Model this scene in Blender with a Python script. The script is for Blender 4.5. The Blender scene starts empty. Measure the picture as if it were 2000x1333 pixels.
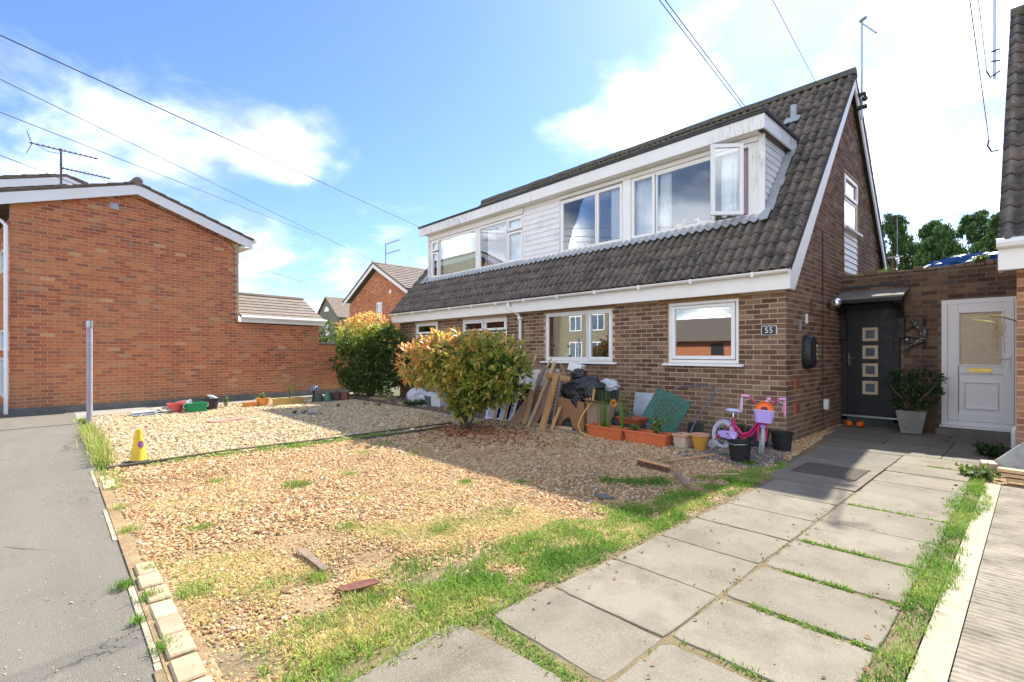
import bpy, bmesh, math, random
import numpy as np
from mathutils import Vector, Matrix, noise
R = math.radians
rnd = random.Random(7)
sc = bpy.context.scene
col = sc.collection

# ------------------------------------------------------------------ camera
cam_d = bpy.data.cameras.new('camera'); cam = bpy.data.objects.new('camera', cam_d); col.objects.link(cam)
cam.location = (0, 0, 1.3); cam.rotation_euler = (R(90), 0, R(46.9))
cam_d.sensor_width = 36; cam_d.lens = 17.28; cam_d.shift_y = 0.01175; cam_d.clip_start = 0.05; cam_d.clip_end = 2000
sc.camera = cam
# ------------------------------------------------------------------ light
SUN_DIR = Vector((-0.163, 0.92, 1.0)).normalized()      # towards the sun
sun_el = math.asin(SUN_DIR.z); sun_az = math.atan2(SUN_DIR.x, SUN_DIR.y)
sl = bpy.data.lights.new('sun', 'SUN'); sl.energy = 2.0; sl.angle = R(0.55); sl.color = (1.0, 0.95, 0.84)
so = bpy.data.objects.new('sun', sl); col.objects.link(so)
so.rotation_euler = (-SUN_DIR).to_track_quat('-Z', 'Y').to_euler()
sc.view_settings.view_transform = 'Standard'; sc.view_settings.look = 'None'
sc.view_settings.exposure = 2.36; sc.view_settings.gamma = 1.0; sc.view_settings.use_curve_mapping = False
sc.cycles.max_bounces = 8; sc.cycles.transparent_max_bounces = 12

world = bpy.data.worlds.new('World'); sc.world = world; world.use_nodes = True
nt = world.node_tree; nt.nodes.clear()
def N(t, kind, **kw):
    n = t.nodes.new(kind)
    for k, v in kw.items():
        if k.startswith('i_'):
            key = k[2:]; key = int(key) if key.isdigit() else key.replace('_', ' ')
            n.inputs[key].default_value = v
        else: setattr(n, k, v)
    return n
def LK(t, a, b): t.links.new(a, b)
def math_(t, op, a, b=None, c=None, clamp=False):
    n = t.nodes.new('ShaderNodeMath'); n.operation = op; n.use_clamp = clamp
    for i, v in enumerate((a, b, c)):
        if v is None: continue
        if isinstance(v, (int, float)): n.inputs[i].default_value = v
        else: t.links.new(v, n.inputs[i])
    return n.outputs[0]
def sky_world():
    t = nt
    out = N(t, 'ShaderNodeOutputWorld'); bg = N(t, 'ShaderNodeBackground'); bg.inputs['Strength'].default_value = 0.15
    sky = N(t, 'ShaderNodeTexSky', sky_type='NISHITA', sun_disc=False, sun_elevation=sun_el, sun_rotation=sun_az,
            air_density=1.0, dust_density=0.6, ozone_density=1.2, altitude=50)
    tc = N(t, 'ShaderNodeTexCoord'); nv = N(t, 'ShaderNodeVectorMath', operation='NORMALIZE'); LK(t, tc.outputs['Generated'], nv.inputs[0])
    D = nv.outputs[0]
    sep = N(t, 'ShaderNodeSeparateXYZ'); LK(t, D, sep.inputs[0])
    zc = math_(t, 'MAXIMUM', sep.outputs[2], 0.0)
    den = math_(t, 'ADD', zc, 0.30)
    px = math_(t, 'DIVIDE', sep.outputs[0], den); py = math_(t, 'DIVIDE', sep.outputs[1], den)
    cmb = N(t, 'ShaderNodeCombineXYZ', i_2=3.7); LK(t, px, cmb.inputs[0]); LK(t, py, cmb.inputs[1])
    n1 = N(t, 'ShaderNodeTexNoise', noise_dimensions='3D'); n1.inputs['Scale'].default_value = 2.1; n1.inputs['Detail'].default_value = 9; n1.inputs['Roughness'].default_value = 0.55
    n1.inputs['Distortion'].default_value = 0.35
    LK(t, cmb.outputs[0], n1.inputs['Vector'])
    v = n1.outputs['Fac']
    def blob(dirv, sharp, amp, v):
        d = N(t, 'ShaderNodeVectorMath', operation='DOT_PRODUCT'); LK(t, D, d.inputs[0]); d.inputs[1].default_value = Vector(dirv).normalized()
        e = math_(t, 'POWER', math_(t, 'MAXIMUM', d.outputs['Value'], 0.0), sharp)
        return math_(t, 'MULTIPLY_ADD', e, amp, v)
    # cloud banks: heavy in the north-east, small puffs in the west
    for b in [((0.20, 1.0, 0.30), 5, 0.12), ((-0.29, 1.0, 0.62), 16, 0.10), ((-1.0, 0.45, 0.42), 26, -0.16), ((-0.72, 0.5, 0.55), 14, -0.18),
              ((-1.257, 0.12, 0.625), 420, 0.13), ((-1.19, 0.19, 0.45), 120, 0.08), ((-1.03, 0.364, 0.45), 160, 0.19), ((-1.3, 0.08, 0.36), 80, 0.10), ((-1.12, 0.28, 0.33), 90, 0.13), ((-.517, .911, .56), 130, .12), ((-.25, 1.2, .50), 90, .10), ((-1.0, -.2, .75), 20, -.10),
              ((-0.90, 0.50, 0.16), 40, 0.16), ((0.3, -1.0, 0.5), 4, 0.16), ((-0.7, -0.8, 0.5), 4, 0.10)]:  # closing pair: unseen cloud behind the camera, added for neutral fill light
        v = blob(*b, v)
    hz = math_(t, 'POWER', math_(t, 'SUBTRACT', 1.0, zc), 7.0)
    v = math_(t, 'MULTIPLY_ADD', hz, 0.25, v)
    mr = N(t, 'ShaderNodeMapRange', interpolation_type='SMOOTHSTEP'); LK(t, v, mr.inputs['Value'])
    mr.inputs['From Min'].default_value = 0.46; mr.inputs['From Max'].default_value = 0.92
    n2 = N(t, 'ShaderNodeTexNoise'); n2.inputs['Scale'].default_value = 3.3; n2.inputs['Detail'].default_value = 6; LK(t, cmb.outputs[0], n2.inputs['Vector'])
    shade = N(t, 'ShaderNodeMapRange'); LK(t, n2.outputs['Fac'], shade.inputs['Value'])
    shade.inputs['From Min'].default_value = 0.38; shade.inputs['From Max'].default_value = 0.60; shade.inputs['To Min'].default_value = 1.35; shade.inputs['To Max'].default_value = 6.2
    cc = N(t, 'ShaderNodeVectorMath', operation='SCALE'); cc.inputs[0].default_value = (1.0, 1.0, 0.985); LK(t, shade.outputs[0], cc.inputs['Scale'])
    tint = N(t, 'ShaderNodeMix', data_type='RGBA', blend_type='MULTIPLY'); tint.inputs['Factor'].default_value = 1.0
    LK(t, sky.outputs[0], tint.inputs['A']); tint.inputs['B'].default_value = (0.21, 0.255, 0.345, 1)
    mx = N(t, 'ShaderNodeMix', data_type='RGBA'); LK(t, mr.outputs[0], mx.inputs['Factor']); LK(t, tint.outputs['Result'], mx.inputs['A']); LK(t, cc.outputs[0], mx.inputs['B'])
    LK(t, mx.outputs['Result'], bg.inputs['Color']); LK(t, bg.outputs[0], out.inputs['Surface'])
sky_world()

# ------------------------------------------------------------------ materials
def lin(c): return tuple(c) + (1,) if len(c) == 3 else c
def base_mat(name, rough=0.8, spec=0.3, metal=0.0):
    m = bpy.data.materials.new(name); m.use_nodes = True; t = m.node_tree
    b = t.nodes['Principled BSDF']; b.inputs['Roughness'].default_value = rough; b.inputs['Metallic'].default_value = metal
    b.inputs['Specular IOR Level'].default_value = spec
    return m, t, b
def coords(t, kind='pos'):
    if kind == 'pos': return N(t, 'ShaderNodeNewGeometry').outputs['Position']
    return N(t, 'ShaderNodeTexCoord').outputs['Object']
def nz(t, vec, scale, detail=4, rough=0.55, stretch=None):
    if stretch:
        mp = N(t, 'ShaderNodeMapping'); mp.inputs['Scale'].default_value = stretch; LK(t, vec, mp.inputs['Vector']); vec = mp.outputs[0]
    n = N(t, 'ShaderNodeTexNoise'); n.inputs['Scale'].default_value = scale; n.inputs['Detail'].default_value = detail; n.inputs['Roughness'].default_value = rough
    LK(t, vec, n.inputs['Vector']); return n.outputs['Fac']
def ramp(t, fac, stops, mode='LINEAR'):
    r = N(t, 'ShaderNodeValToRGB'); r.color_ramp.interpolation = mode
    els = r.color_ramp.elements
    while len(els) < len(stops): els.new(0.5)
    for e, (p, c) in zip(els, stops): e.position = p; e.color = lin(c)
    LK(t, fac, r.inputs[0]); return r.outputs[0]
def mixc(t, fac, a, b, mode='MIX'):
    n = N(t, 'ShaderNodeMix', data_type='RGBA', blend_type=mode)
    for key, v in (('Factor', fac), ('A', a), ('B', b)):
        if isinstance(v, (int, float)): n.inputs[key].default_value = v
        elif isinstance(v, tuple): n.inputs[key].default_value = lin(v)
        else: LK(t, v, n.inputs[key])
    return n.outputs['Result']
def mr_(t, v, a, b, c=0.0, d=1.0):
    n = N(t, 'ShaderNodeMapRange'); LK(t, v, n.inputs['Value'])
    for k, x in (('From Min', a), ('From Max', b), ('To Min', c), ('To Max', d)): n.inputs[k].default_value = x
    return n.outputs[0]
def bump(t, b, h, strength=0.3, dist=0.01):
    n = N(t, 'ShaderNodeBump'); n.inputs['Strength'].default_value = strength; n.inputs['Distance'].default_value = dist
    LK(t, h, n.inputs['Height']); LK(t, n.outputs[0], b.inputs['Normal'])
def rnd_id(t, extra=0.0):
    oi = N(t, 'ShaderNodeObjectInfo'); g = N(t, 'ShaderNodeNewGeometry')
    s = math_(t, 'ADD', oi.outputs['Random'], g.outputs['Random Per Island'])
    if extra: s = math_(t, 'ADD', math_(t, 'MULTIPLY', s, 7.31), extra)
    return math_(t, 'FRACT', s)

MATS = {}
def simple(name, c1, c2=None, scale=6.0, rough=0.7, bstr=0.15, bscale=60.0, spec=0.3, metal=0.0, c3=None, varied=0.0, kind='pos', stretch=None, bdist=0.004):
    """a two or three tone noisy surface with fine relief"""
    if name in MATS: return MATS[name]
    m, t, b = base_mat(name, rough, spec, metal)
    v = coords(t, kind); c2 = c2 or tuple(x * 0.75 for x in c1)
    f = mr_(t, nz(t, v, scale, 6, 0.6, stretch), 0.32, 0.68)
    cc = mixc(t, f, c1, c2)
    if c3: cc = mixc(t, mr_(t, nz(t, v, scale * 2.7, 5, 0.65), 0.58, 0.72), cc, c3)
    if varied:
        vv = mr_(t, rnd_id(t), 0, 1, 1 - varied, 1 + varied * 0.6)
        s = N(t, 'ShaderNodeVectorMath', operation='SCALE'); LK(t, cc, s.inputs[0]); LK(t, vv, s.inputs['Scale']); cc = s.outputs[0]
    LK(t, cc, b.inputs['Base Color'])
    if bstr: bump(t, b, nz(t, v, bscale, 4, 0.6, stretch), bstr, bdist)
    MATS[name] = m; return m

def brick_mat(name, stops, speck=(0.45, 0.36, 0.28), speck_amt=0.35, grime=None, blotch=None):
    m, t, b = base_mat(name, 0.88, 0.2)
    v = coords(t)
    c = ramp(t, rnd_id(t), stops)
    fine = nz(t, v, 38, 5, 0.7)
    c = mixc(t, mr_(t, fine, 0.56, 0.74, 0, speck_amt), c, speck)
    c = mixc(t, mr_(t, nz(t, v, 14, 4, 0.6), 0.35, 0.7, 0.0, 0.35), c, mixc(t, 1.0, c, (0.55, 0.52, 0.55), 'MULTIPLY'))
    big = nz(t, v, 0.9, 4, 0.6)
    c = mixc(t, mr_(t, big, 0.52, 0.74, 0, 0.22), c, speck)
    z_ = N(t, 'ShaderNodeSeparateXYZ'); LK(t, v, z_.inputs[0])
    damp = math_(t, 'MULTIPLY', mr_(t, math_(t, 'ADD', z_.outputs[2], nz(t, v, 1.1, 4)), 1.25, .65, 0, .75), mr_(t, nz(t, v, 5, 5, .7), .35, .6, .3, 1))
    c = mixc(t, damp, c, tuple(x * .55 for x in speck))
    if blotch: c = mixc(t, mr_(t, nz(t, v, 0.55, 5, 0.6, (1, 1, 2)), 0.42, 0.62, 0, 0.24), c, blotch)
    if grime: c = mixc(t, mr_(t, nz(t, v, 1.6, 5, 0.7, (1, 1, 0.4)), 0.52, 0.66, 0, 0.6), c, grime)
    LK(t, c, b.inputs['Base Color']); bump(t, b, nz(t, v, 110, 4, 0.7), 0.5, 0.004)
    MATS[name] = m; return m
M_dbrick = brick_mat('brown_brick', [(0, (0.095, 0.050, 0.038)), (0.3, (0.155, 0.082, 0.060)), (0.6, (0.200, 0.112, 0.080)), (0.82, (0.25, 0.155, 0.105)), (0.92, (0.31, 0.21, 0.135)), (1, (0.13, 0.092, 0.082))],
                     speck=(0.42, 0.31, 0.20), speck_amt=0.16, blotch=(0.30, 0.205, 0.115))
M_obrick = brick_mat('orange_brick', [(0, (0.30, 0.10, 0.06)), (0.15, (0.46, 0.14, 0.065)), (0.42, (0.56, 0.175, 0.075)), (0.6, (0.63, 0.24, 0.095)), (0.8, (0.52, 0.14, 0.068)), (0.93, (0.30, 0.125, 0.075)), (1, (0.68, 0.38, 0.19))],
                     speck=(0.58, 0.33, 0.16), speck_amt=0.22, blotch=(0.60, 0.31, 0.13))
M_ibrick = brick_mat('sooty_brick', [(0, (0.085, 0.052, 0.042)), (0.3, (0.13, 0.078, 0.056)), (0.6, (0.18, 0.11, 0.078)), (0.85, (0.25, 0.165, 0.11)), (1, (0.12, 0.09, 0.085))], speck=(0.30, 0.215, 0.14), speck_amt=0.25, grime=(0.05, 0.045, 0.04))
M_nbrick = brick_mat('red_brown_brick', [(0, (0.18, 0.07, 0.045)), (0.4, (0.34, 0.15, 0.08)), (0.8, (0.46, 0.22, 0.12)), (1, (0.20, 0.10, 0.08))])
M_mortar = simple('sandy_mortar', (0.55, 0.43, 0.28), (0.46, 0.36, 0.24), 5, 0.95, 0.5, 150)
M_mortar_o = simple('grey_mortar', (0.58, 0.39, 0.26), (0.50, 0.33, 0.22), 5, 0.95, 0.4, 150)
M_mortar_i = simple('dirty_mortar', (0.24, 0.18, 0.125), (0.16, 0.125, 0.09), 5, 0.95, 0.4, 150)
M_render = simple('grey_render', (0.20, 0.19, 0.17), (0.13, 0.125, 0.11), 4, 0.95, 0.4, 60)

def painted(name, c=(0.80, 0.80, 0.79), stain=(0.20, 0.18, 0.15), amt=0.6, lo=0.58, hi=0.72, vert=True, moss=None, rough=0.45):
    m, t, b = base_mat(name, rough, 0.4)
    v = coords(t)
    st = nz(t, v, 3.0, 7, 0.72, (9, 9, 1.2) if vert else (1, 1, 1))
    gate = mr_(t, nz(t, v, 0.55, 3), 0.42, 0.60)
    f = math_(t, 'MULTIPLY', mr_(t, st, lo, hi, 0, amt), gate)
    cc = mixc(t, f, c, stain)
    cc = mixc(t, mr_(t, nz(t, v, 1.4, 6, 0.7), 0.45, 0.8, 0, 0.35), cc, tuple(x * y for x, y in zip(c, (0.88, 0.80, 0.70))))
    if moss: cc = mixc(t, mr_(t, nz(t, v, 5, 5, 0.7), 0.55, 0.66, 0, 0.75), cc, moss)
    LK(t, cc, b.inputs['Base Color']); bump(t, b, nz(t, v, 40, 4, 0.6), 0.08, 0.003)
    MATS[name] = m; return m
M_white = painted('weathered_white_paint', stain=(0.15, 0.13, 0.10), amt=0.75, lo=0.47, hi=0.66)
M_wclean = painted('white_paint', (0.82, 0.81, 0.78), amt=0.25)
M_upvc = painted('white_plastic', (0.84, 0.84, 0.83), amt=0.18, rough=0.28)
M_sill = painted('mossy_sill', (0.72, 0.71, 0.66), amt=0.5, moss=(0.30, 0.30, 0.16))
M_board = painted('white_cladding', (0.80, 0.80, 0.81), stain=(0.22, 0.20, 0.18), amt=0.75, lo=0.50, hi=0.66, vert=False)
M_dark_board = simple('dark_upstand', (0.075, 0.065, 0.055), (0.12, 0.105, 0.085), 4, 0.9)
M_felt = simple('dark_roof_felt', (0.045, 0.050, 0.055), (0.07, 0.075, 0.075), 6, 0.9)
M_feltmoss = simple('mossy_felt_edge', (0.085, 0.08, 0.065), (0.16, 0.15, 0.11), 9, 0.95, 0.9, 60, bdist=0.02)
M_lead = simple('lead_flashing', (0.34, 0.36, 0.37), (0.46, 0.48, 0.49), 5, 0.55, 0.3, 25, 0.4, 0.2, c3=(0.17, 0.17, 0.16))
M_inner = simple('inner_wall_paint', (0.45, 0.42, 0.38), (0.40, 0.37, 0.34), 2, 0.9, 0)
M_innerlight = simple('pale_inner_wall', (0.62, 0.55, 0.54), (0.58, 0.52, 0.51), 2, 0.9, 0)

def tile_mat(name, dark=(0.066, 0.062, 0.057), warm=(0.18, 0.145, 0.115), lichen=0.42, liccol=(0.42, 0.40, 0.36), wear_shading=None):
    m, t, b = base_mat(name, 0.9, 0.2)
    v = coords(t)
    c = ramp(t, rnd_id(t), [(0, dark), (0.7, tuple(x * 1.25 for x in dark)), (1, tuple(x * .7 + y * .3 for x, y in zip(dark, warm)))])
    c = mixc(t, mr_(t, nz(t, v, 7, 6, 0.7), 0.48, 0.66, 0, 0.75), c, tuple(x * 0.8 for x in warm))
    c = mixc(t, mr_(t, nz(t, v, 19, 5, 0.75), 0.58, 0.70, 0, 0.7), c, (0.13, 0.125, 0.07))
    lf = math_(t, 'MULTIPLY', mr_(t, nz(t, v, 26, 3, 0.6), 0.62, 0.68), mr_(t, nz(t, v, 1.2, 3, 0.6), 0.42, 0.60, 0.15, 1.0))
    lf = math_(t, 'MULTIPLY', lf, lichen * 2.2, clamp=True)
    c = mixc(t, mr_(t, nz(t, v, 3.1, 5, 0.7), 0.46, 0.62, 0, 0.55), c, (0.27, 0.20, 0.165))
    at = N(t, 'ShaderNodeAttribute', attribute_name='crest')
    if wear_shading: c = mixc(t, math_(t, 'MULTIPLY', mr_(t, at.outputs['Fac'], .3, 1.0, 0, .8), mr_(t, nz(t, v, 4.1, 4, .7), .35, .6)), c, wear_shading); c = mixc(t, mr_(t, at.outputs['Fac'], .25, -.6, 0, .8), c, (0.03, 0.028, 0.025))  # relief shading painted in: paler worn crests, dark pans and lower edges
    c = mixc(t, lf, c, liccol)
    LK(t, c, b.inputs['Base Color']); bump(t, b, nz(t, v, 70, 5, 0.7), 0.8, 0.008)
    MATS[name] = m; return m
M_tile = tile_mat('lichened_concrete_tile', wear_shading=(0.225, 0.20, 0.17))
M_tile_pale = tile_mat('sunbleached_tile', (0.20, 0.17, 0.145), (0.40, 0.34, 0.27), 0.2, (0.5, 0.48, 0.42))
M_tile_far = tile_mat('brown_plain_tile', (0.15, 0.12, 0.095), (0.30, 0.24, 0.17), 0.15)

def wood(name, c1, c2, stretch=(1, 1, 14), scale=3.0, rough=0.75):
    if name in MATS: return MATS[name]
    m, t, b = base_mat(name, rough, 0.25); v = coords(t, 'obj')
    f = nz(t, v, scale, 6, 0.65, tuple(14.0 / s for s in stretch))
    c = mixc(t, mr_(t, f, 0.35, 0.65), c1, c2)
    c = mixc(t, mr_(t, nz(t, v, 7, 4), 0.58, 0.72, 0, 0.5), c, tuple(x * 0.5 for x in c1))
    LK(t, c, b.inputs['Base Color']); bump(t, b, f, 0.3, 0.003); MATS[name] = m; return m
M_plank = wood('orange_softwood', (0.62, 0.36, 0.15), (0.48, 0.26, 0.10))
M_plank_old = wood('weathered_wood', (0.33, 0.24, 0.17), (0.22, 0.155, 0.11))
M_plank_pale = wood('pale_softwood', (0.66, 0.47, 0.27), (0.52, 0.34, 0.18))
M_ply = wood('stained_board', (0.42, 0.24, 0.12), (0.25, 0.15, 0.09))
M_pinkboard = wood('pinkish_board', (0.45, 0.30, 0.22), (0.36, 0.22, 0.16))
M_timber = wood('dark_edging_timber', (0.14, 0.105, 0.08), (0.09, 0.07, 0.055), (14, 1, 1))
M_broomwood = wood('broom_wood', (0.62, 0.37, 0.20), (0.50, 0.28, 0.14))

def glass_mat(name, base=0.14, k=1.6, tint=(0.93, 0.95, 0.95)):
    m = bpy.data.materials.new(name); m.use_nodes = True; t = m.node_tree; t.nodes.clear()
    out = N(t, 'ShaderNodeOutputMaterial'); mx = N(t, 'ShaderNodeMixShader'); tr = N(t, 'ShaderNodeBsdfTransparent'); gl = N(t, 'ShaderNodeBsdfGlossy')
    gl.inputs['Roughness'].default_value = 0.0; tr.inputs['Color'].default_value = lin(tint); gl.inputs['Color'].default_value = (0.92, 0.96, 1, 1)
    fr = N(t, 'ShaderNodeFresnel'); fr.inputs['IOR'].default_value = 1.5
    v = coords(t); n = N(t, 'ShaderNodeBump'); n.inputs['Strength'].default_value = 0.02; n.inputs['Distance'].default_value = 0.02; LK(t, nz(t, v, 1.4, 2), n.inputs['Height'])
    LK(t, n.outputs[0], gl.inputs['Normal'])
    f = math_(t, 'MULTIPLY_ADD', fr.outputs[0], k, base, clamp=True)
    LK(t, f, mx.inputs[0]); LK(t, tr.outputs[0], mx.inputs[1]); LK(t, gl.outputs[0], mx.inputs[2]); LK(t, mx.outputs[0], out.inputs[0])
    MATS[name] = m; return m
M_glass = glass_mat('window_glass', 0.07, 1.0)
M_glass_far = glass_mat('curtained_window_glass', 0.03, 0.45)
M_glass_lo = glass_mat('lower_window_glass', 0.20, 1.5)
M_darkglass = simple('dark_door_glass', (0.10, 0.13, 0.17), (0.08, 0.11, 0.15), 3, 0.08, 0, spec=0.8)
M_frosted = simple('patterned_glass', (0.62, 0.50, 0.33), (0.50, 0.42, 0.30), 22, 0.25, 0.6, 70, 0.5, c3=(0.62, 0.36, 0.26))

def plastic(name, c, rough=0.35, dirt=0.15):
    if name in MATS: return MATS[name]
    m, t, b = base_mat(name, rough, 0.4); v = coords(t)
    cc = mixc(t, mr_(t, nz(t, v, 9, 6, 0.7), 0.45, 0.75, 0, dirt * 2), c, tuple(x * 0.55 + 0.06 for x in c))
    LK(t, cc, b.inputs['Base Color']); r = mr_(t, nz(t, v, 14, 4), 0.3, 0.7, rough * 0.8, min(1, rough * 1.5)); LK(t, r, b.inputs['Roughness'])
    MATS[name] = m; return m
def metal(name, c, rough=0.4):
    return simple(name, c, tuple(x * 0.8 for x in c), 12, rough, 0.1, 80, 0.5, 0.85)
M_steel = metal('galvanised_steel', (0.50, 0.52, 0.55), 0.4)
M_chrome = metal('chrome', (0.75, 0.75, 0.76), 0.15)
M_terra = simple('terracotta_plastic', (0.62, 0.17, 0.065), (0.56, 0.14, 0.05), 7, 0.5, 0.05, 60, c3=(0.50, 0.20, 0.11))
M_soil = simple('dark_soil', (0.07, 0.05, 0.035), (0.12, 0.085, 0.055), 20, 0.95, 0.8, 60, bdist=0.02)
M_cloth_w = simple('white_curtain', (0.88, 0.88, 0.88), (0.80, 0.81, 0.82), 3, 0.9, 0)

def leaf_mat(name, ramp_stops, trans=0.35, rough=0.35, spec=0.45):
    """colour follows the 'tone' attribute, the age of each leaf"""
    m, t, b = base_mat(name, rough, spec)
    a = N(t, 'ShaderNodeAttribute', attribute_name='tone')
    c = ramp(t, a.outputs['Fac'], ramp_stops)
    g = N(t, 'ShaderNodeNewGeometry')
    s = N(t, 'ShaderNodeVectorMath', operation='SCALE'); LK(t, c, s.inputs[0]); LK(t, mr_(t, g.outputs['Random Per Island'], 0, 1, 0.7, 1.3), s.inputs['Scale'])
    LK(t, s.outputs[0], b.inputs['Base Color'])
    tl = N(t, 'ShaderNodeBsdfTranslucent'); LK(t, s.outputs[0], tl.inputs['Color'])
    mx = N(t, 'ShaderNodeMixShader'); mx.inputs[0].default_value = trans
    out = [n for n in t.nodes if n.type == 'OUTPUT_MATERIAL'][0]
    LK(t, b.outputs[0], mx.inputs[1]); LK(t, tl.outputs[0], mx.inputs[2]); LK(t, mx.outputs[0], out.inputs[0])
    MATS[name] = m; return m
M_photinia = leaf_mat('photinia_leaf', [(0, (0.035, 0.07, 0.025)), (0.28, (0.18, 0.28, 0.055)), (0.52, (0.50, 0.55, 0.11)), (0.70, (0.76, 0.50, 0.17)), (1, (0.84, 0.33, 0.11))], 0.55)
M_grass = leaf_mat('grass_blade', [(0, (0.06, 0.15, 0.02)), (0.4, (0.17, 0.33, 0.04)), (0.7, (0.34, 0.45, 0.09)), (1, (0.70, 0.53, 0.24))], 0.35, 0.6, 0.2)
M_conifer = leaf_mat('conifer_foliage', [(0, (0.04, 0.09, 0.035)), (0.6, (0.09, 0.16, 0.05)), (1, (0.17, 0.24, 0.07))], 0.3, 0.6, 0.2)
M_plantleaf = leaf_mat('plant_leaf', [(0, (0.025, 0.06, 0.02)), (0.5, (0.06, 0.13, 0.03)), (1, (0.24, 0.30, 0.07))], 0.3, 0.45, 0.3)
M_redleaf = leaf_mat('fallen_leaf', [(0, (0.10, 0.035, 0.025)), (0.5, (0.28, 0.055, 0.03)), (1, (0.48, 0.13, 0.06))], 0.1, 0.7, 0.2)
M_bark = simple('bark', (0.15, 0.11, 0.08), (0.09, 0.07, 0.05), 14, 0.95, 0.9, 50, bdist=0.01)

# ------------------------------------------------------------------ building blocks
def root_of(o):
    while o.parent: o = o.parent
    return o
def tag(o, label=None, cat=None, group=None, kind=None):
    if label: o['label'] = label
    if cat: o['category'] = cat
    if group: o['group'] = group
    if kind: o['kind'] = kind
    return o
def thing(name, label, cat, loc=(0, 0, 0), rz=0.0, group=None, world=False):
    o = bpy.data.objects.new(name, None); col.objects.link(o); o.location = loc; o.rotation_euler = (0, 0, rz); o.empty_display_size = 0.1
    tag(o, label, cat, group); o['_w'] = 1 if world else 0
    return o
ICO = {}
def ico(sub):
    if sub not in ICO:
        bm = bmesh.new(); bmesh.ops.create_icosphere(bm, subdivisions=sub, radius=1)
        ICO[sub] = ([v.co.copy() for v in bm.verts], [[v.index for v in f.verts] for f in bm.faces]); bm.free()
    return ICO[sub]
class MB:
    def __init__(s): s.v = []; s.f = []; s.tone = []
    def add(s, vs, fs, tone=None):
        k = len(s.v); s.v += [tuple(v) for v in vs]; s.f += [tuple(i + k for i in f) for f in fs]
        if tone is not None: s.tone += [tone] * len(fs)
        return s
    def hexa(s, p, tone=None):    # eight corners, lower ring then upper ring
        return s.add(p, [(3, 2, 1, 0), (4, 5, 6, 7), (0, 1, 5, 4), (1, 2, 6, 5), (2, 3, 7, 6), (3, 0, 4, 7)], tone)
    def box(s, x0, x1, y0, y1, z0, z1):
        return s.hexa([(x0, y0, z0), (x1, y0, z0), (x1, y1, z0), (x0, y1, z0), (x0, y0, z1), (x1, y0, z1), (x1, y1, z1), (x0, y1, z1)])
    def obox(s, c, ax, ay, az):   # centre and three half vectors
        c = Vector(c); ax = Vector(ax); ay = Vector(ay); az = Vector(az)
        return s.hexa([c - ax - ay - az, c + ax - ay - az, c + ax + ay - az, c - ax + ay - az, c - ax - ay + az, c + ax - ay + az, c + ax + ay + az, c - ax + ay + az])
    def beam(s, a, b, w, h, up=(0, 0, 1)):
        a = Vector(a); b = Vector(b); d = (b - a); L = d.length; d.normalize(); u = Vector(up)
        side = d.cross(u)
        if side.length < 1e-4: side = d.cross(Vector((1, 0, 0)))
        side.normalize(); u = side.cross(d).normalized()
        return s.obox((a + b) / 2, d * L / 2, side * w / 2, u * h / 2)
    def tube(s, pts, r, n=8, cap=True, closed=False):
        pts = [Vector(p) for p in pts]; m = len(pts); rs = r if isinstance(r, (list, tuple)) else [r] * m
        k = len(s.v); prev = None; nf = 0
        for i, p in enumerate(pts):
            if closed: d = pts[(i + 1) % m] - pts[i - 1]
            else: d = pts[min(i + 1, m - 1)] - pts[max(i - 1, 0)]
            if d.length < 1e-9: d = Vector((0, 0, 1))
            d.normalize()
            if prev is None:
                a = Vector((0, 0, 1)) if abs(d.z) < 0.9 else Vector((1, 0, 0)); u = d.cross(a).normalized()
            else:
                u = prev - d * prev.dot(d)
                u = u.normalized() if u.length > 1e-6 else d.orthogonal().normalized()
            prev = u; w = d.cross(u)
            for j in range(n):
                a = 2 * math.pi * j / n; s.v.append(tuple(p + (u * math.cos(a) + w * math.sin(a)) * rs[i]))
        for i in range(m if closed else m - 1):
            for j in range(n):
                a0 = k + i * n + j; a1 = k + i * n + (j + 1) % n; i2 = (i + 1) % m
                s.f.append((a0, a1, k + i2 * n + (j + 1) % n, k + i2 * n + j))
        if cap and not closed:
            s.f.append(tuple(k + j for j in range(n))[::-1]); s.f.append(tuple(k + (m - 1) * n + j for j in range(n)))
        return s
    def lathe(s, prof, c=(0, 0, 0), n=20, sq=None):    # profile of (radius, z); sq gives a rounded square section
        k = len(s.v); m = len(prof)
        for r_, z in prof:
            for j in range(n):
                a = 2 * math.pi * j / n + (math.pi / n if sq else 0); ca, sa = math.cos(a), math.sin(a)
                q = 1.0
                if sq: q = 1.0 / (abs(ca) ** sq + abs(sa) ** sq) ** (1.0 / sq)
                s.v.append((c[0] + r_ * q * ca, c[1] + r_ * q * sa, c[2] + z))
        for i in range(m - 1):
            for j in range(n):
                s.f.append((k + i * n + j, k + i * n + (j + 1) % n, k + (i + 1) * n + (j + 1) % n, k + (i + 1) * n + j))
        return s
    def blob(s, c, rad, sub=2, amp=0.0, freq=2.0, seed=0.0, ridged=False):
        vs, fs = ico(sub); c = Vector(c); out = []
        for v in vs:
            d = 1.0
            if amp:
                q = v * freq + Vector((seed, seed * 1.7, seed * 0.3)); nn = noise.noise(q) + 0.5 * noise.noise(q * 2.3)
                d += amp * ((1 - 2 * abs(nn)) if ridged else nn)
            out.append((c.x + v.x * rad[0] * d, c.y + v.y * rad[1] * d, c.z + v.z * rad[2] * d))
        return s.add(out, fs)
    def prism(s, poly, a, n):      # polygon in 3d extruded by vector a
        a = Vector(a); k = len(poly)
        return s.add([Vector(p) for p in poly] + [Vector(p) + a for p in poly], [tuple(range(k))[::-1], tuple(range(k, 2 * k))] + [(i, (i + 1) % k, k + (i + 1) % k, k + i) for i in range(k)])
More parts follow.
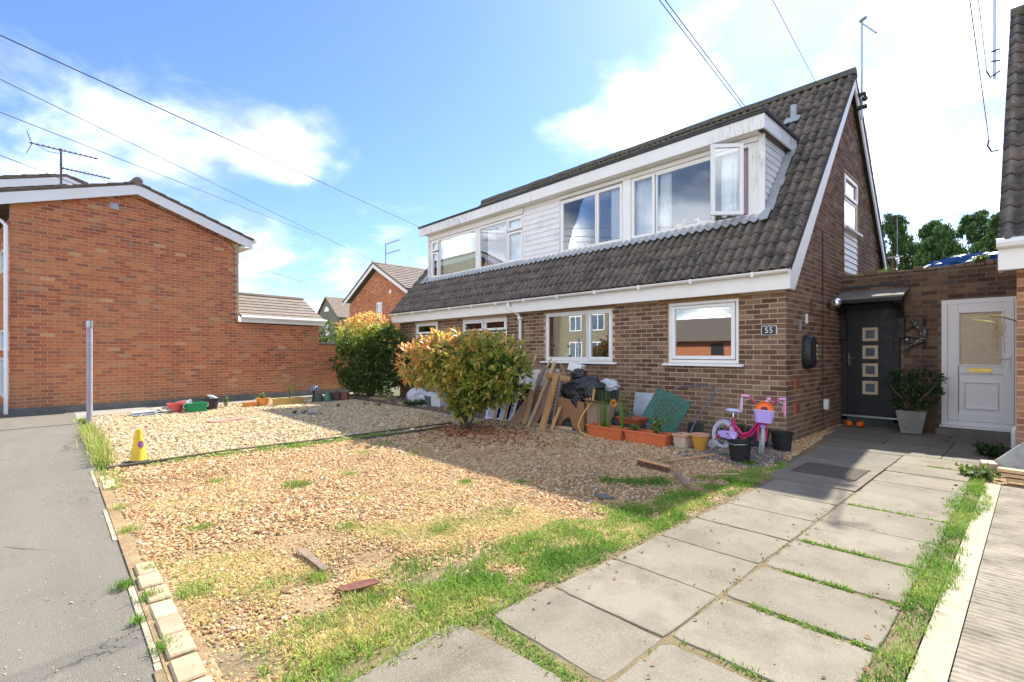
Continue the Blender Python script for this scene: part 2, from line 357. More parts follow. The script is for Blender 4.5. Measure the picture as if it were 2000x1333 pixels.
    def mesh(s, name, off=None):
        me = bpy.data.meshes.new(name)
        vs = s.v if off is None else [(v[0] - off[0], v[1] - off[1], v[2] - off[2]) for v in s.v]
        me.from_pydata(vs, [], s.f)
        if s.tone and len(s.tone) == len(s.f):
            at = me.attributes.new('tone', 'FLOAT', 'FACE'); at.data.foreach_set('value', s.tone)
        me.update(); return me
    def build(s, name, mat, parent=None, smooth=False, bevel=0.0, label=None, cat=None, group=None, kind=None, seg=1, origin=None):
        off = None
        if parent is not None:
            r = root_of(parent)
            if r.get('_w'): off = tuple(r.location)
        elif origin is not None: off = origin
        me = s.mesh(name, off); me.materials.append(mat)
        o = bpy.data.objects.new(name, me); col.objects.link(o)
        if parent is not None: o.parent = parent
        elif origin is not None: o.location = origin
        bm = bmesh.new(); bm.from_mesh(me)
        if not s.tone: bmesh.ops.recalc_face_normals(bm, faces=bm.faces)
        if bevel:
            bmesh.ops.bevel(bm, geom=[e for e in bm.edges if len(e.link_faces) == 2 and e.calc_face_angle(0) > 0.6], offset=bevel, segments=seg, affect='EDGES', profile=0.6, clamp_overlap=True)
        if smooth:
            for f in bm.faces: f.smooth = True
            for e in bm.edges:
                if len(e.link_faces) == 2 and e.calc_face_angle(0) > 0.7: e.smooth = False
        bm.to_mesh(me); bm.free()
        tag(o, label, cat, group, kind); return o
def inst(name, me, parent, loc, rot=(0, 0, 0), scl=(1, 1, 1), mat=None):
    o = bpy.data.objects.new(name, me); col.objects.link(o); o.parent = parent; o.location = loc; o.rotation_euler = rot; o.scale = scl
    return o
def copy_tree(o, parent=None):
    c = o.copy(); col.objects.link(c); c.parent = parent
    for ch in o.children: copy_tree(ch, c)
    return c

# ------------------------------------------------------------------ brick walls
BRICK_ME = {}
def brick_me(mat, depth):
    if mat.name not in BRICK_ME:
        L = []
        for k in range(5):
            b = MB(); r = rnd
            p = [(sx * .1052, yy, sz * .0312) for sz in (-1, 1) for sx, yy in ((-1, -depth), (1, -depth), (1, .0045), (-1, .0045))]
            p = [(x + r.uniform(-.0015, .0015), y + r.uniform(-.001, .001), z + r.uniform(-.0012, .0012)) for x, y, z in p]
            b.hexa(p); me = b.mesh('brick'); me.materials.append(mat); L.append(me)
        BRICK_ME[mat.name] = L
    return BRICK_ME[mat.name]
class Wall:
    """one brick skin: origin P (x,y), unit direction U, outward normal Nn, in the coordinates of the root"""
    def __init__(s, root, name, P, U, Nn, length, z0, top, mat, mortar, openings=(), thick=0.22, breaks=(), phase=0.0, start=0.0):
        s.root = root; s.P = Vector((P[0], P[1], 0)); s.U = Vector((U[0], U[1], 0)); s.N = Vector((Nn[0], Nn[1], 0)); s.mat = mat; s.bricks = []
        mb = MB(); xs = sorted({start, length, *breaks, *[o[0] for o in openings], *[o[1] for o in openings]})
        def P3(u, d, z): return s.P + s.U * u + s.N * d + Vector((0, 0, z))
        for a, b_ in zip(xs[:-1], xs[1:]):
            if b_ - a < 1e-5: continue
            m = (a + b_) / 2; iv = [(z0, None)]
            hs = sorted([(o[2], o[3]) for o in openings if o[0] < m < o[1]]); cur = z0; segs = []
            for lo, hi in hs:
                if lo > cur: segs.append((cur, lo))
                cur = max(cur, hi)
            segs.append((cur, None))
            for lo, hi in segs:
                ha = top(a + 1e-6) if hi is None else hi; hb = top(b_ - 1e-6) if hi is None else hi
                if max(ha, hb) <= lo + 1e-4: continue
                mb.hexa([P3(a, -thick, lo), P3(b_, -thick, lo), P3(b_, 0, lo), P3(a, 0, lo), P3(a, -thick, max(ha, lo)), P3(b_, -thick, max(hb, lo)), P3(b_, 0, max(hb, lo)), P3(a, 0, max(ha, lo))])
        s.o = mb.build(name, mortar, root)
        rr = random.Random(len(name) + int(length * 100)); row = 0; z = z0 + 0.0375
        while z < 12:
            x = -0.1125 * (row % 2) + phase; any_ = False
            while x < length:
                w = 0.215; a = max(x, 0.0); b_ = min(x + w, length)
                iv = [(a, b_)]
                for o in openings:
                    if z + .03 > o[2] and z - .03 < o[3]:
                        nv = []
                        for p, q in iv:
                            if q <= o[0] or p >= o[1]: nv.append((p, q)); continue
                            if p < o[0]: nv.append((p, o[0] - .006))
                            if q > o[1]: nv.append((o[1] + .006, q))
                        iv = nv
                for p, q in iv:
                    if q - p < 0.04: continue
                    if z + 0.034 > min(top(p), top(q)) + 0.012: continue
                    s.bricks.append(((p + q) / 2, z, (q - p) / 0.215, rr.gauss(0, .0010))); any_ = True
                x += 0.225
            if z > top(length / 2) and z > top(0.01) and z > top(length - .01): 
                if not any_: break
            z += 0.075; row += 1
def lay_bricks(walls, budget, inner=0.006, keep=None):
    root = walls[0].root; off = Vector(root.location) if root.get('_w') else Vector((0, 0, 0)); camv = Vector((0, 0, 1.3))
    mw = Matrix.Identity(4) if root.get('_w') else Matrix.Translation(root.location) @ Matrix.Rotation(root.rotation_euler.z, 4, 'Z')
    allb = []
    for w in walls:
        for b in w.bricks:
            c = w.P + w.U * b[0] + w.N * (0.0 + b[3]) + Vector((0, 0, b[1])); wc = mw @ c; d = (wc - camv)
            n = (mw.to_3x3() @ w.N); score = abs(d.normalized().dot(n)) / d.length_squared
            if keep and not keep(w, b): score = 0
            allb.append((score, w, b, c))
    allb.sort(key=lambda q: -q[0])
    rr = random.Random(3); joined = {}
    for i, (scr, w, b, c) in enumerate(allb):
        if i < budget and scr > 0:
            me = rr.choice(brick_me(w.mat, 0.02)); ang = math.atan2(w.U.y, w.U.x)
            # local y of the brick mesh points out of the wall
            flip = 1 if (Matrix.Rotation(ang, 3, 'Z') @ Vector((0, 1, 0))).dot(w.N) > 0 else -1
            rot = ang if flip > 0 else ang + math.pi
            inst('brick', me, w.o, c - off, (0, 0, rot), (b[2], 1, 1))
        else: joined.setdefault(w.o.name, (w, []))[1].append((b, c))
    for w, L in joined.values():
        mb = MB()
        for b, c in L:
            h = w.U * (.1052 * b[2]); n = w.N; z = Vector((0, 0, .0312)); f0 = c - n * .004; f1 = c + n * .0042
            mb.add([f0 - h - z, f0 + h - z, f0 + h + z, f0 - h + z, f1 - h - z, f1 + h - z, f1 + h + z, f1 - h + z], [(4, 5, 6, 7), (0, 1, 5, 4), (1, 2, 6, 5), (2, 3, 7, 6), (3, 0, 4, 7)])
        mb.build('brickwork', w.mat, w.o, kind='stuff')

# ------------------------------------------------------------------ windows
def frame_bars(mb, y0, y1, x0, x1, z0, z1, w, axis='Y'):
    def bx(a, b, c, d):
        if axis == 'Y': mb.box(a, b, y0, y1, c, d)
        else: mb.box(y0, y1, a, b, c, d)
    bx(x0, x0 + w, z0, z1); bx(x1 - w, x1, z0, z1); bx(x0 + w, x1 - w, z0, z0 + w); bx(x0 + w, x1 - w, z1 - w, z1)
def window(parent, Y, x0, x1, z0, z1, lights, w=0.05, axis='Y', face=-1, mat=None, gmat=None, name='window'):
    """outer frame plus lights (x0,x1,z0,z1,opening); face is the outward direction along the axis"""
    mat = mat or M_upvc; gmat = gmat or M_glass
    mb = MB(); ya, yb = sorted((Y + face * 0.0, Y - face * 0.06)); frame_bars(mb, ya, yb, x0, x1, z0, z1, w, axis)
    win = mb.build(name, mat, parent, bevel=0.004)
    for (a, b, c, d, op) in lights:
        if op:
            m2 = MB(); ya, yb = sorted((Y + face * 0.022, Y - face * 0.045)); frame_bars(m2, ya, yb, a, b, c, d, 0.055, axis)
            m2.build('sash', mat, win, bevel=0.005); i = 0.055
        else:
            m2 = MB(); ya, yb = sorted((Y + face * 0.004, Y - face * 0.05)); frame_bars(m2, ya, yb, a, b, c, d, 0.028, axis)
            m2.build('glazing_bead', mat, win, bevel=0.003); i = 0.028
        p = MB()
        if axis == 'Y': p.box(a + i - .004, b - i + .004, Y - face * .012 - .003, Y - face * .012 + .003, c + i - .004, d - i + .004)
        else: p.box(Y - face * .012 - .003, Y - face * .012 + .003, a + i - .004, b - i + .004, c + i - .004, d - i + .004)
        p.build('pane', gmat, win)
    return win

# ------------------------------------------------------------------ tiles
def roll_tile(mat, W=0.296, L=0.345, rolls=2, amp=0.029, th=0.026, n=12):
    b = MB(); top = []; bot = []
    for row, y in enumerate((0.0, L)):
        for i in range(n + 1):
            x = -W / 2 + W * i / n
            ph = (x + W / 2) / (W / rolls); fr = ph - math.floor(ph)
            z = amp * (0.5 + 0.5 * math.cos(2 * math.pi * (fr - 0.5))) ** 1.3 * 1.6
            b.v.append((x, y, z + th))
    for i in range(n + 1):
        v = b.v[i]; b.v.append((v[0], 0.0, v[2] - th - 0.004))
    for i in range(n):
        b.f.append((i, i + 1, n + 2 + i, n + 1 + i)); b.f.append((2 * n + 2 + i, 2 * n + 3 + i, i + 1, i))
    # side edges
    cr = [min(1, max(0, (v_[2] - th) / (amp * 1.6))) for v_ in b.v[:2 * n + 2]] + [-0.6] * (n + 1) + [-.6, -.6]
    b.v += [(-W / 2, L, -0.004), (W / 2, L, -0.004)]
    q = 2 * n + 2
    b.f.append((0, n + 1, len(b.v) - 2, q)); b.f.append((n, q + n, len(b.v) - 1, 2 * n + 1))
    me = b.mesh('roof_tile'); me.materials.append(mat)
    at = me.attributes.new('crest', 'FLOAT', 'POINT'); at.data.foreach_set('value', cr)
    for p in me.polygons: p.use_smooth = True
    return me
def flat_tile(mat, W=0.32, L=0.28, th=0.02):
    b = MB(); b.box(-W / 2, W / 2, 0, L, 0, th); me = b.mesh('roof_tile'); me.materials.append(mat); return me
print('base ok')
# ================================================================== the ground
def sheet(name, mat, x0, x1, y0, y1, z, t=0.02):
    mb = MB(); mb.box(x0, x1, y0, y1, z - t, z); return mb.build(name, mat, kind='structure')
def poly_sheet(name, mat, pts, z, t=0.03, kind='structure'):
    mb = MB(); mb.prism([(p[0], p[1], z - t) for p in pts], (0, 0, t), len(pts)); return mb.build(name, mat, kind=kind)
def tarmac_mat():
    m, t, b = base_mat('grey_tarmac', 0.92, 0.15); v = coords(t)
    c = mixc(t, mr_(t, nz(t, v, 0.9, 6, 0.6, (0.35, 2.2, 1)), 0.36, 0.66), (0.155, 0.138, 0.105), (0.11, 0.098, 0.073))
    c = mixc(t, mr_(t, nz(t, v, 2.6, 6, 0.65), 0.54, 0.72, 0, 0.7), c, (0.105, 0.085, 0.06))
    c = mixc(t, mr_(t, nz(t, v, 34, 4, 0.7), 0.52, 0.70, 0, 0.45), c, (0.22, 0.205, 0.17))
    c = mixc(t, mr_(t, nz(t, v, 240, 3, 0.6), 0.42, 0.66, 0, 0.65), c, (0.36, 0.34, 0.31))
    c = mixc(t, mr_(t, nz(t, v, 170, 3, 0.6), 0.60, 0.68, 0, 0.8), c, (0.085, 0.08, 0.07))
    n = N(t, 'ShaderNodeTexVoronoi', feature='DISTANCE_TO_EDGE'); n.inputs['Scale'].default_value = 0.55
    dn = nz(t, v, 3, 5); ad = N(t, 'ShaderNodeVectorMath', operation='SCALE'); LK(t, v, ad.inputs[0]); ad.inputs['Scale'].default_value = 1.0
    cb = N(t, 'ShaderNodeCombineXYZ'); LK(t, dn, cb.inputs[0]); LK(t, dn, cb.inputs[1]); a2 = N(t, 'ShaderNodeVectorMath', operation='ADD'); LK(t, v, a2.inputs[0]); LK(t, cb.outputs[0], a2.inputs[1])
    LK(t, a2.outputs[0], n.inputs['Vector'])
    crack = math_(t, 'MULTIPLY', mr_(t, n.outputs['Distance'], 0.0, 0.006, 1, 0), mr_(t, nz(t, v, 0.8, 3), 0.5, 0.6))
    c = mixc(t, crack, c, (0.05, 0.045, 0.04))
    LK(t, c, b.inputs['Base Color']); bump(t, b, nz(t, v, 200, 4, 0.7), 0.7, 0.004); return m
def slab_mat(name, c1, c2, stain):
    m, t, b = base_mat(name, 0.9, 0.2); v = coords(t)
    c = mixc(t, rnd_id(t), c1, c2)
    c = mixc(t, mr_(t, nz(t, v, 2.6, 6, 0.65), 0.44, 0.66, 0, 0.85), c, stain)
    c = mixc(t, mr_(t, nz(t, v, 0.8, 4, 0.6), 0.46, 0.66, 0, 0.45), c, stain)
    c = mixc(t, mr_(t, nz(t, v, 11, 6, 0.75), 0.60, 0.68, 0, 0.5), c, (0.15, 0.14, 0.09))
    c = mixc(t, mr_(t, nz(t, v, 170, 3, 0.65), 0.53, 0.70, 0, 0.6), c, (0.42, 0.38, 0.31))
    c = mixc(t, mr_(t, nz(t, v, 60, 4, 0.7), 0.62, 0.72, 0, 0.5), c, (0.20, 0.17, 0.13))
    LK(t, c, b.inputs['Base Color']); bump(t, b, nz(t, v, 160, 5, 0.7), 0.45, 0.003); MATS[name] = m; return m
M_tarmac = tarmac_mat()
M_slab = slab_mat('concrete_slab', (0.205, 0.180, 0.138), (0.25, 0.22, 0.168), (0.145, 0.125, 0.09))
M_conc = slab_mat('old_concrete', (0.30, 0.28, 0.25), (0.34, 0.31, 0.28), (0.24, 0.22, 0.19))
M_edge = simple('pale_concrete_edge', (0.45, 0.385, 0.285), (0.36, 0.305, 0.22), 4, 0.9, 0.3, 90, c3=(0.23, 0.19, 0.13))
M_earth = simple('dry_earth', (0.38, 0.27, 0.14), (0.26, 0.175, 0.095), 5, 0.95, 0.8, 50, c3=(0.46, 0.35, 0.19), bdist=0.02)
M_darkearth = simple('dark_garden_soil', (0.13, 0.10, 0.085), (0.18, 0.145, 0.12), 9, 0.95, 0.9, 60, c3=(0.22, 0.19, 0.16), bdist=0.02)  # dark brown soil of the border along the house
M_field = simple('distant_ground', (0.10, 0.12, 0.05), (0.16, 0.14, 0.09), 0.4, 0.95, 0)
sheet('ground', M_field, -500, 500, -500, 500, -0.06, 0.3)
sheet('pavement', M_tarmac, -16.2, -2.0, -9.0, 0.36, 0.0, 0.05)
sheet('road', M_tarmac, -60, 60, -24, -9.004, -0.004, 0.05)
poly_sheet('pavement', simple('pale_concrete_path', (0.34, 0.31, 0.27), (0.28, 0.26, 0.22), 2.5, 0.92, 0.3, 90), [(-16.8, 0.36), (-12.9, 0.36), (-14.1, 4.2), (-14.7, 7.5), (-17, 7.5)], 0.0)
poly_sheet('gravel_bed', M_earth, [(-12.9, 0.47), (-7.02, 0.47), (-7.1, 6.2), (-14.5, 6.2), (-14.1, 4.2)], 0.004)
poly_sheet('gravel_bed', M_earth, [(-6.98, 0.47), (-2.0, 0.47), (-1.84, 2.0), (-1.84, 5.4), (-1.95, 6.6), (-2.4, 10.5), (-2.44, 10.5), (-2.44, 6.2), (-7.06, 6.2)], 0.004)
poly_sheet('soil_border', M_darkearth, [(-16.5, 6.2), (-2.45, 6.2), (-2.45, 7.66), (-16.5, 7.66)], -0.002)
poly_sheet("joint_soil", simple("joint_soil_dirt", (0.24, 0.18, 0.10), (0.16, 0.125, 0.07), 9, 0.95, 0.8, 60, c3=(0.32, 0.25, 0.14), bdist=.01), [(-2.45, 0.3), (-0.36, 0.3), (-0.36, 10.6), (-2.45, 10.6)], 0.008)
poly_sheet('pavement', M_earth, [(-.36, 6.722), (-.16, 6.722), (-.16, 10.5), (-.36, 10.5)], 0.006)
poly_sheet('pavement', M_earth, [(-.16, 6.722), (6, 6.722), (6, 7.62), (-.16, 7.62)], 0.006)
# concrete driveway: smooth margin and brushed, ribbed field
def ribbed_mat():
    m, t, b = base_mat('brushed_concrete', 0.92, 0.15); v = coords(t)
    c = mixc(t, mr_(t, nz(t, v, 2.2, 6, 0.65), 0.38, 0.66), (0.33, 0.285, 0.22), (0.25, 0.215, 0.16))
    c = mixc(t, mr_(t, nz(t, v, 16, 6, 0.75, (1, 2.4, 1)), 0.48, 0.64, 0, 0.6), c, (0.13, 0.11, 0.085))
    LK(t, c, b.inputs['Base Color']); bump(t, b, nz(t, v, 120, 4, 0.7), 0.4, 0.003); return m
M_rib = ribbed_mat()
sheet('driveway', M_edge, -0.35, -0.240, -3, 6.72, 0.018, 0.08)
def ribbed():
    nx, x0, x1 = 16, -0.235, 4.2; ys = np.arange(-0.6, 6.7, 0.0075); v = []; f = []
    rr = random.Random(5); amp = [0.0]
    xs = [x0 + (x1 - x0) * (i / nx) ** 2 for i in range(nx + 1)]
    for j, y in enumerate(ys):
        for i, x in enumerate(xs):
            k = noise.noise(Vector((x * 1.3, y * 30, 0))) * .5 + math.sin(y * 2 * math.pi / 0.045 + 1.5 * noise.noise(Vector((x * 2.0, y * 1.2, 3)))) * (0.55 + 0.9 * noise.noise(Vector((x * 6, y * 5, 9))))
            v.append((x, float(y), 0.018 + 0.0060 * k))
    w = nx + 1
    for j in range(len(ys) - 1):
        for i in range(nx): f.append((j * w + i, j * w + i + 1, (j + 1) * w + i + 1, (j + 1) * w + i))
    mb = MB(); mb.v = v; mb.f = f; mb.build('driveway', M_rib, kind='structure', smooth=True)
ribbed()
sheet('driveway', M_rib, -0.235, 8, -9, -0.6, 0.016, 0.08)
# paving slabs of the path, each one its own piece
M_joint = simple('joint_dirt', (0.21, 0.16, 0.085), (0.14, 0.115, 0.06), 9, 0.95, 0.8, 60, c3=(0.30, 0.23, 0.13), bdist=.01)
path = poly_sheet('path', M_joint, [(-1.95, 0.3), (-0.5, 0.3), (-0.5, 5.4), (-1.95, 5.4)], 0.016)
SLAB = []
def slab(x0, x1, y0, y1, z=0.022, mat=None, dz=0.0, rot=0.0, name='paving_slab', skew=0.0):
    cx, cy = (x0 + x1) / 2, (y0 + y1) / 2; hx, hy = (x1 - x0) / 2 - .001, (y1 - y0) / 2 - .003
    mb = MB(); rx = rnd.uniform(-.003, .003); ry = rnd.uniform(-.003, .003); c, s = math.cos(rot), math.sin(rot); p = []
    ring = []; cn = [(-1, -1), (1, -1), (1, 1), (-1, 1)]
    for k in range(4):
        (a0, b0), (a1, b1) = cn[k], cn[(k + 1) % 4]; m = 11
        for i in range(m):
            u = i / m; chip = rnd.uniform(.006, .020) if (i == 0 and rnd.random() < .7) else (rnd.uniform(0, .004) if rnd.random() < .8 else rnd.uniform(.004, .010))
            ring.append((a0 + (a1 - a0) * u, b0 + (b1 - b0) * u, chip))
    for zz in (-0.035, 0.0):
        for a, b, ch in ring:
            ch2 = ch if zz == 0 else 0
            x = a * (hx - ch2); y = b * (hy - ch2) + a * skew; p.append((cx + x * c - y * s, cy + x * s + y * c, z + zz + dz + a * rx + b * ry))
    n = len(ring); mb.add(p, [tuple(range(n))[::-1], tuple(range(n, 2 * n))] + [(i, (i + 1) % n, n + (i + 1) % n, n + i) for i in range(n)]); return mb.build(name, mat or M_slab, path, bevel=0.004)
yl = [1.56, 2.0, 2.56, 3.12, 3.66, 4.22, 4.80, 5.39]
for a, b in zip(yl[:-1], yl[1:]): slab(-1.82 + rnd.uniform(-.01, .01), -1.145, a, b)
slab(-1.86, -1.22, 0.86, 1.44, rot=0.12, z=0.026); slab(-1.2, -.62, 0.95, 1.44, z=0.022); slab(-1.135, -.62, 1.47, 1.995, z=0.022); slab(-1.86, -1.2, 0.25, 0.84, rot=0.1)
yr = [0.9, 1.46, 2.02, 2.57, 3.12, 3.72, 4.30, 4.90, 5.46, 6.03, 6.62, 7.22, 7.8]
for a, b in zip(yr[:-1], yr[1:]):
    g = 0.022 if round(a, 2) in (2.02, 2.57, 3.12, 3.72, 4.9) else 0.0
    x1 = -0.445 - rnd.uniform(0, .03)
    slab(-1.139 if a > 2.0 else -0.6, x1, a + g, b)
M_dslab = slab_mat('dark_slab', (0.17, 0.155, 0.125), (0.20, 0.185, 0.15), (0.12, 0.11, 0.09))  # darker slab tone used towards the doors
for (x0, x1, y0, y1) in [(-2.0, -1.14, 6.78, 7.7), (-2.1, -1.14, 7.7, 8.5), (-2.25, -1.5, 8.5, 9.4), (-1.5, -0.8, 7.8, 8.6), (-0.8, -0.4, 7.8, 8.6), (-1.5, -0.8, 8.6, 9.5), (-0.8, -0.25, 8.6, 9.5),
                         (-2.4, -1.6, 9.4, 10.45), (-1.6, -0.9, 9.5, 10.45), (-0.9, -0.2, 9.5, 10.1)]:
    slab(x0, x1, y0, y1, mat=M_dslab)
# exposed-aggregate pad with a ribbed iron cover
M_agg = simple('pebbly_concrete', (0.24, 0.20, 0.155), (0.19, 0.16, 0.125), 5, 0.95, 1.0, 90, c3=(0.30, 0.25, 0.19), bdist=0.01)
for (x0, x1, y0, y1) in [(-1.95, -1.145, 5.40, 5.82), (-1.95, -1.83, 5.82, 6.46), (-1.22, -1.145, 5.82, 6.46), (-1.98, -1.145, 6.46, 6.77)]:
    mb = MB(); mb.box(x0, x1, y0, y1 - .002, -0.02, 0.03); mb.build('concrete_pad', M_agg, path)
mhc = thing('manhole_cover', 'dark ribbed iron inspection cover set in the pebbly concrete of the path', 'manhole cover', (-1.525, 6.14, 0.0), 0)
M_iron = simple('rusty_iron', (0.10, 0.085, 0.07), (0.14, 0.115, 0.09), 12, 0.8, 0.3, 80, 0.4, 0.3)
mb = MB(); mb.box(-.30, .30, -.315, .315, 0.0, 0.022); mb.build('plate', M_iron, mhc)
mb = MB()
for i in range(26):
    y = -.295 + i * .0236; mb.box(-.285, .285, y, y + .012, 0.022, 0.031)
mb.build('rib', M_iron, mhc, kind='stuff')
# pale brick edging of the pavement
M_edgebrick = simple('pale_edging_brick', (0.54, 0.42, 0.27), (0.43, 0.33, 0.21), 9, 0.9, 0.7, 50, c3=(0.30, 0.23, 0.15), varied=0.2)
edg = thing('edging', 'row of pale sunken bricks edging the gravel beside the tarmac footpath', 'edging', (-2.3, 0.40, 0), 0)
poly_sheet('verge', M_earth, [(-7.0, .335), (-1.4, .335), (-1.4, .50), (-7.0, .50)], 0.010)
x = -1.62
for k in range(30):
    w = 0.20 if k > 4 else 0.205
    buried = 10 <= k <= 20 or k in (24, 25) 
    if x < -6.8: break
    if not buried:
        mb = MB(); z = 0.024 + rnd.uniform(-.006, .006); mb.box(x - w - (-2.3), x - .012 + 2.3, -.045 + rnd.uniform(-.006, .006), .058 + rnd.uniform(-.005, .005), -.03, z); mb.build('brick', M_edgebrick, edg, bevel=0.007)
    x -= w + .008
mb = MB()
for k in range(12):
    xa = -1.6 - k * .46; 
    if k in (4, 5, 8, 9): continue
    mb.box(xa - .455, xa, .308 + rnd.uniform(-.004, .004), .334, -.03, .005 + rnd.uniform(-.002, .003))
mb.build('kerb_strip', M_edge, kind='structure')
for (xa, w_) in ():
    mb = MB(); mb.hexa([(xa, -6, -.01), (xa + w_, -6, -.01), (xa + .16 + w_, .30, -.01), (xa + .16, .30, -.01), (xa, -6, .003), (xa + w_, -6, .003), (xa + .16 + w_, .30, .003), (xa + .16, .30, .003)]); mb.build('pavement_joint', M_felt, kind='structure')

# ================================================================== the brown brick pair of houses
EZ, EY, SL = 2.47, 7.40, 1.135; RY, RZ = 11.04, 6.60
th = math.atan(SL); GAUGE = 0.300
def roofz(y): return EZ + SL * (y - EY) if y < RY else RZ - SL * (y - RY)
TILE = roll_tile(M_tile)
def build_half(root, xr, xl, dx0, dx1, wins, right):
    """xr > xl: extent of the roof; dormer from dx0 to dx1"""
    base = Vector(root.location)
    # roof deck, in strips round the dormer
    roof = MB()
    def strip(xa, xb, ya, yb, t=0.06):
        n = Vector((0, -math.sin(th), math.cos(th))) * t
        p = [(xa, ya, roofz(ya) - .03), (xb, ya, roofz(ya) - .03), (xb, yb, roofz(yb) - .03), (xa, yb, roofz(yb) - .03)]
        roof.hexa([Vector(q) - n for q in p] + [Vector(q) for q in p])
    strip(xl, xr, EY + .05, 8.27)
    if right: strip(dx1, xr, 8.27, 9.67)
    else: strip(xl, dx0, 8.27, 9.67)
    strip(xl, xr, 9.67, RY)
    p = [(xl, RY, RZ - .03), (xr, RY, RZ - .03), (xr, 14.7, roofz(14.7) - .03), (xl, 14.7, roofz(14.7) - .03)]
    nn = Vector((0, math.sin(th), math.cos(th))) * .06
    roof.hexa([Vector(q) - nn for q in p] + [Vector(q) for q in p])
    ro = roof.build('roof', M_felt, root)
    # tiles, each its own
    W = 0.296; ncol = int(round((xr - xl) / W)); W2 = (xr - xl) / ncol
    for c in range(ncol):
        x = xr - W2 * (c + .5)
        for k in range(18):
            sdist = k * GAUGE; y = EY + sdist * math.cos(th); z = EZ + sdist * math.sin(th)
            if dx0 - .12 < x < dx1 + .10 and 8.20 < y < 9.62: continue
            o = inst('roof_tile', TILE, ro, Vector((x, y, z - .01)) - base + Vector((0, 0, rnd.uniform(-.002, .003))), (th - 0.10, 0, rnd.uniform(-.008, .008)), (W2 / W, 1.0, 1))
    # ridge
    nr = int((xr - xl) / .45)
    for k in range(nr):
        a = xr - (xr - xl) * k / nr; b = xr - (xr - xl) * (k + 1) / nr - .012
        mb = MB(); prof = [(-.13, -.10), (-.11, -.02), (-.06, .035), (0, .05), (.06, .035), (.11, -.02), (.13, -.10)]; dz = rnd.uniform(-.006, .006)
        mb.prism([(a, RY + q[0], RZ + .02 + q[1] + dz) for q in prof], (b - a, 0, 0), 7); mb.build('ridge_tile', M_feltmoss, ro)
    # rear tile edges seen at the verge
    mb = MB()
    for k in range(17):
        sd = k * .3; y = 14.65 - sd * math.cos(th); z = roofz(14.65) + sd * math.sin(th)
        d = Vector((0, -math.cos(th - .06), math.sin(th - .06))); n = Vector((0, math.sin(th - .06), math.cos(th - .06)))
        for (xa, xb) in (((xr - .6, xr)),) if right else (((xl, xl + .6)),):
            c = Vector(((xa + xb) / 2, y, z)) + d * .16 + n * .025; mb.obox(c, (.3, 0, 0), d * .165, n * .012)
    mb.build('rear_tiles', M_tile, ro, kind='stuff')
    # eaves
    mb = MB(); mb.box(xl, xr, 7.44, 7.475, 2.19, 2.43); mb.build('fascia', M_wclean, root, bevel=.004)
    mb = MB(); mb.box(xl, xr, 7.475, 7.66, 2.205, 2.22); mb.build('soffit', M_wclean, root)
    g = MB(); m = 9; prof = [(.052 * math.cos(math.pi + math.pi * i / m), .045 * math.sin(math.pi + math.pi * i / m)) for i in range(m + 1)]; prof += [(.058, .0), (.058, .004), (-.058, .004), (-.058, 0)]
    ring = [(p_[0], p_[1]) for p_ in prof[:m + 1]] + [(.045 * math.cos(-math.pi * i / m), .036 * math.sin(-math.pi * i / m)) for i in range(m + 1)]
    g.prism([(xl, 7.385 + a, 2.455 + b) for a, b in ring], (xr - xl, 0, 0), len(ring))
    gut = g.build('gutter', M_upvc, root)
    nb = 6
    for k in range(nb):
        x = xl + (xr - xl) * (k + .5) / nb; q = MB(); q.box(x - .015, x + .015, 7.325, 7.442, 2.39, 2.462); q.build('gutter_bracket', M_upvc, gut)
    # dormer
    zb, zt = 3.42, 5.0
    d = MB(); fy = 8.27
    xs0, xs1 = dx0, dx1
    # front wall around the openings of this dormer (z 3.50 .. 4.70)
    ops = sorted([(w[0], w[1]) for w in wins])
    cur = xs0
    for a, b in ops:
        if a - cur > .004: d.box(cur, a, fy - .0, fy + .09, 3.50, 4.70)
        cur = b
    if xs1 - cur > .004: d.box(cur, xs1, fy, fy + .09, 3.50, 4.70)
    d.box(xs0, xs1, fy, fy + .09, 4.70, 4.82)
    do = d.build('dormer', M_white, root)
    q = MB(); q.box(xs0, xs1, fy - .012, fy + .09, 3.36, 3.455); q.build('upstand', M_dark_board, do)
    q = MB(); q.box(xs0 - .01, xs1 + .01, fy - .055, fy + .05, 3.457, 3.495); q.build('sill', M_sill, do, bevel=.006)
    q = MB(); q.box(xs0 - (.2 if not right else 0), xs1 + (.12 if right else 0), 8.04, 8.075, 4.79, 5.02); q.build('dormer_fascia', M_white, do, bevel=.004)
    q = MB(); q.box(xs0 + .01, xs1, 8.078, fy + .09, 4.785, 4.80); q.build('dormer_soffit', M_wclean, do)
    xa, xb = xs0 - (.22 if not right else 0), xs1 + (.15 if right else 0)
    q = MB(); q.box(xa, xb, 8.02, 9.75, 5.022, 5.075); q.build('dormer_roof', M_felt, do)
    if right:
        q = MB()
        k = 0; x = xa
        while x < xb - .02:
            w = min(rnd.uniform(.12, .3), xb - x); q.box(x, x + w - .004, 8.005 + rnd.uniform(0, .012), 8.12, 5.076, 5.098 + rnd.uniform(0, .02)); x += w
        q.build('moss_edge', M_feltmoss, do, kind='stuff')
        q = MB(); q.prism([(xs1 + .085, 8.077, 4.80), (xs1 + .085, 9.44, 4.80), (xs1 + .085, 9.64, 5.02), (xs1 + .085, 8.077, 5.02)], (.03, 0, 0), 4); q.build('side_fascia', M_white, do)
    # cheek with overlapping boards
    cx = xs1 if right else xs0; sgn = 1 if right else -1
    q = MB(); q.prism([(cx - sgn * .02, fy + .09, 3.47), (cx - sgn * .02, fy + .09, 4.82), (cx - sgn * .02, 9.5, 4.82)], (-sgn * .08, 0, 0), 3); q.build('cheek', M_dark_board, do)
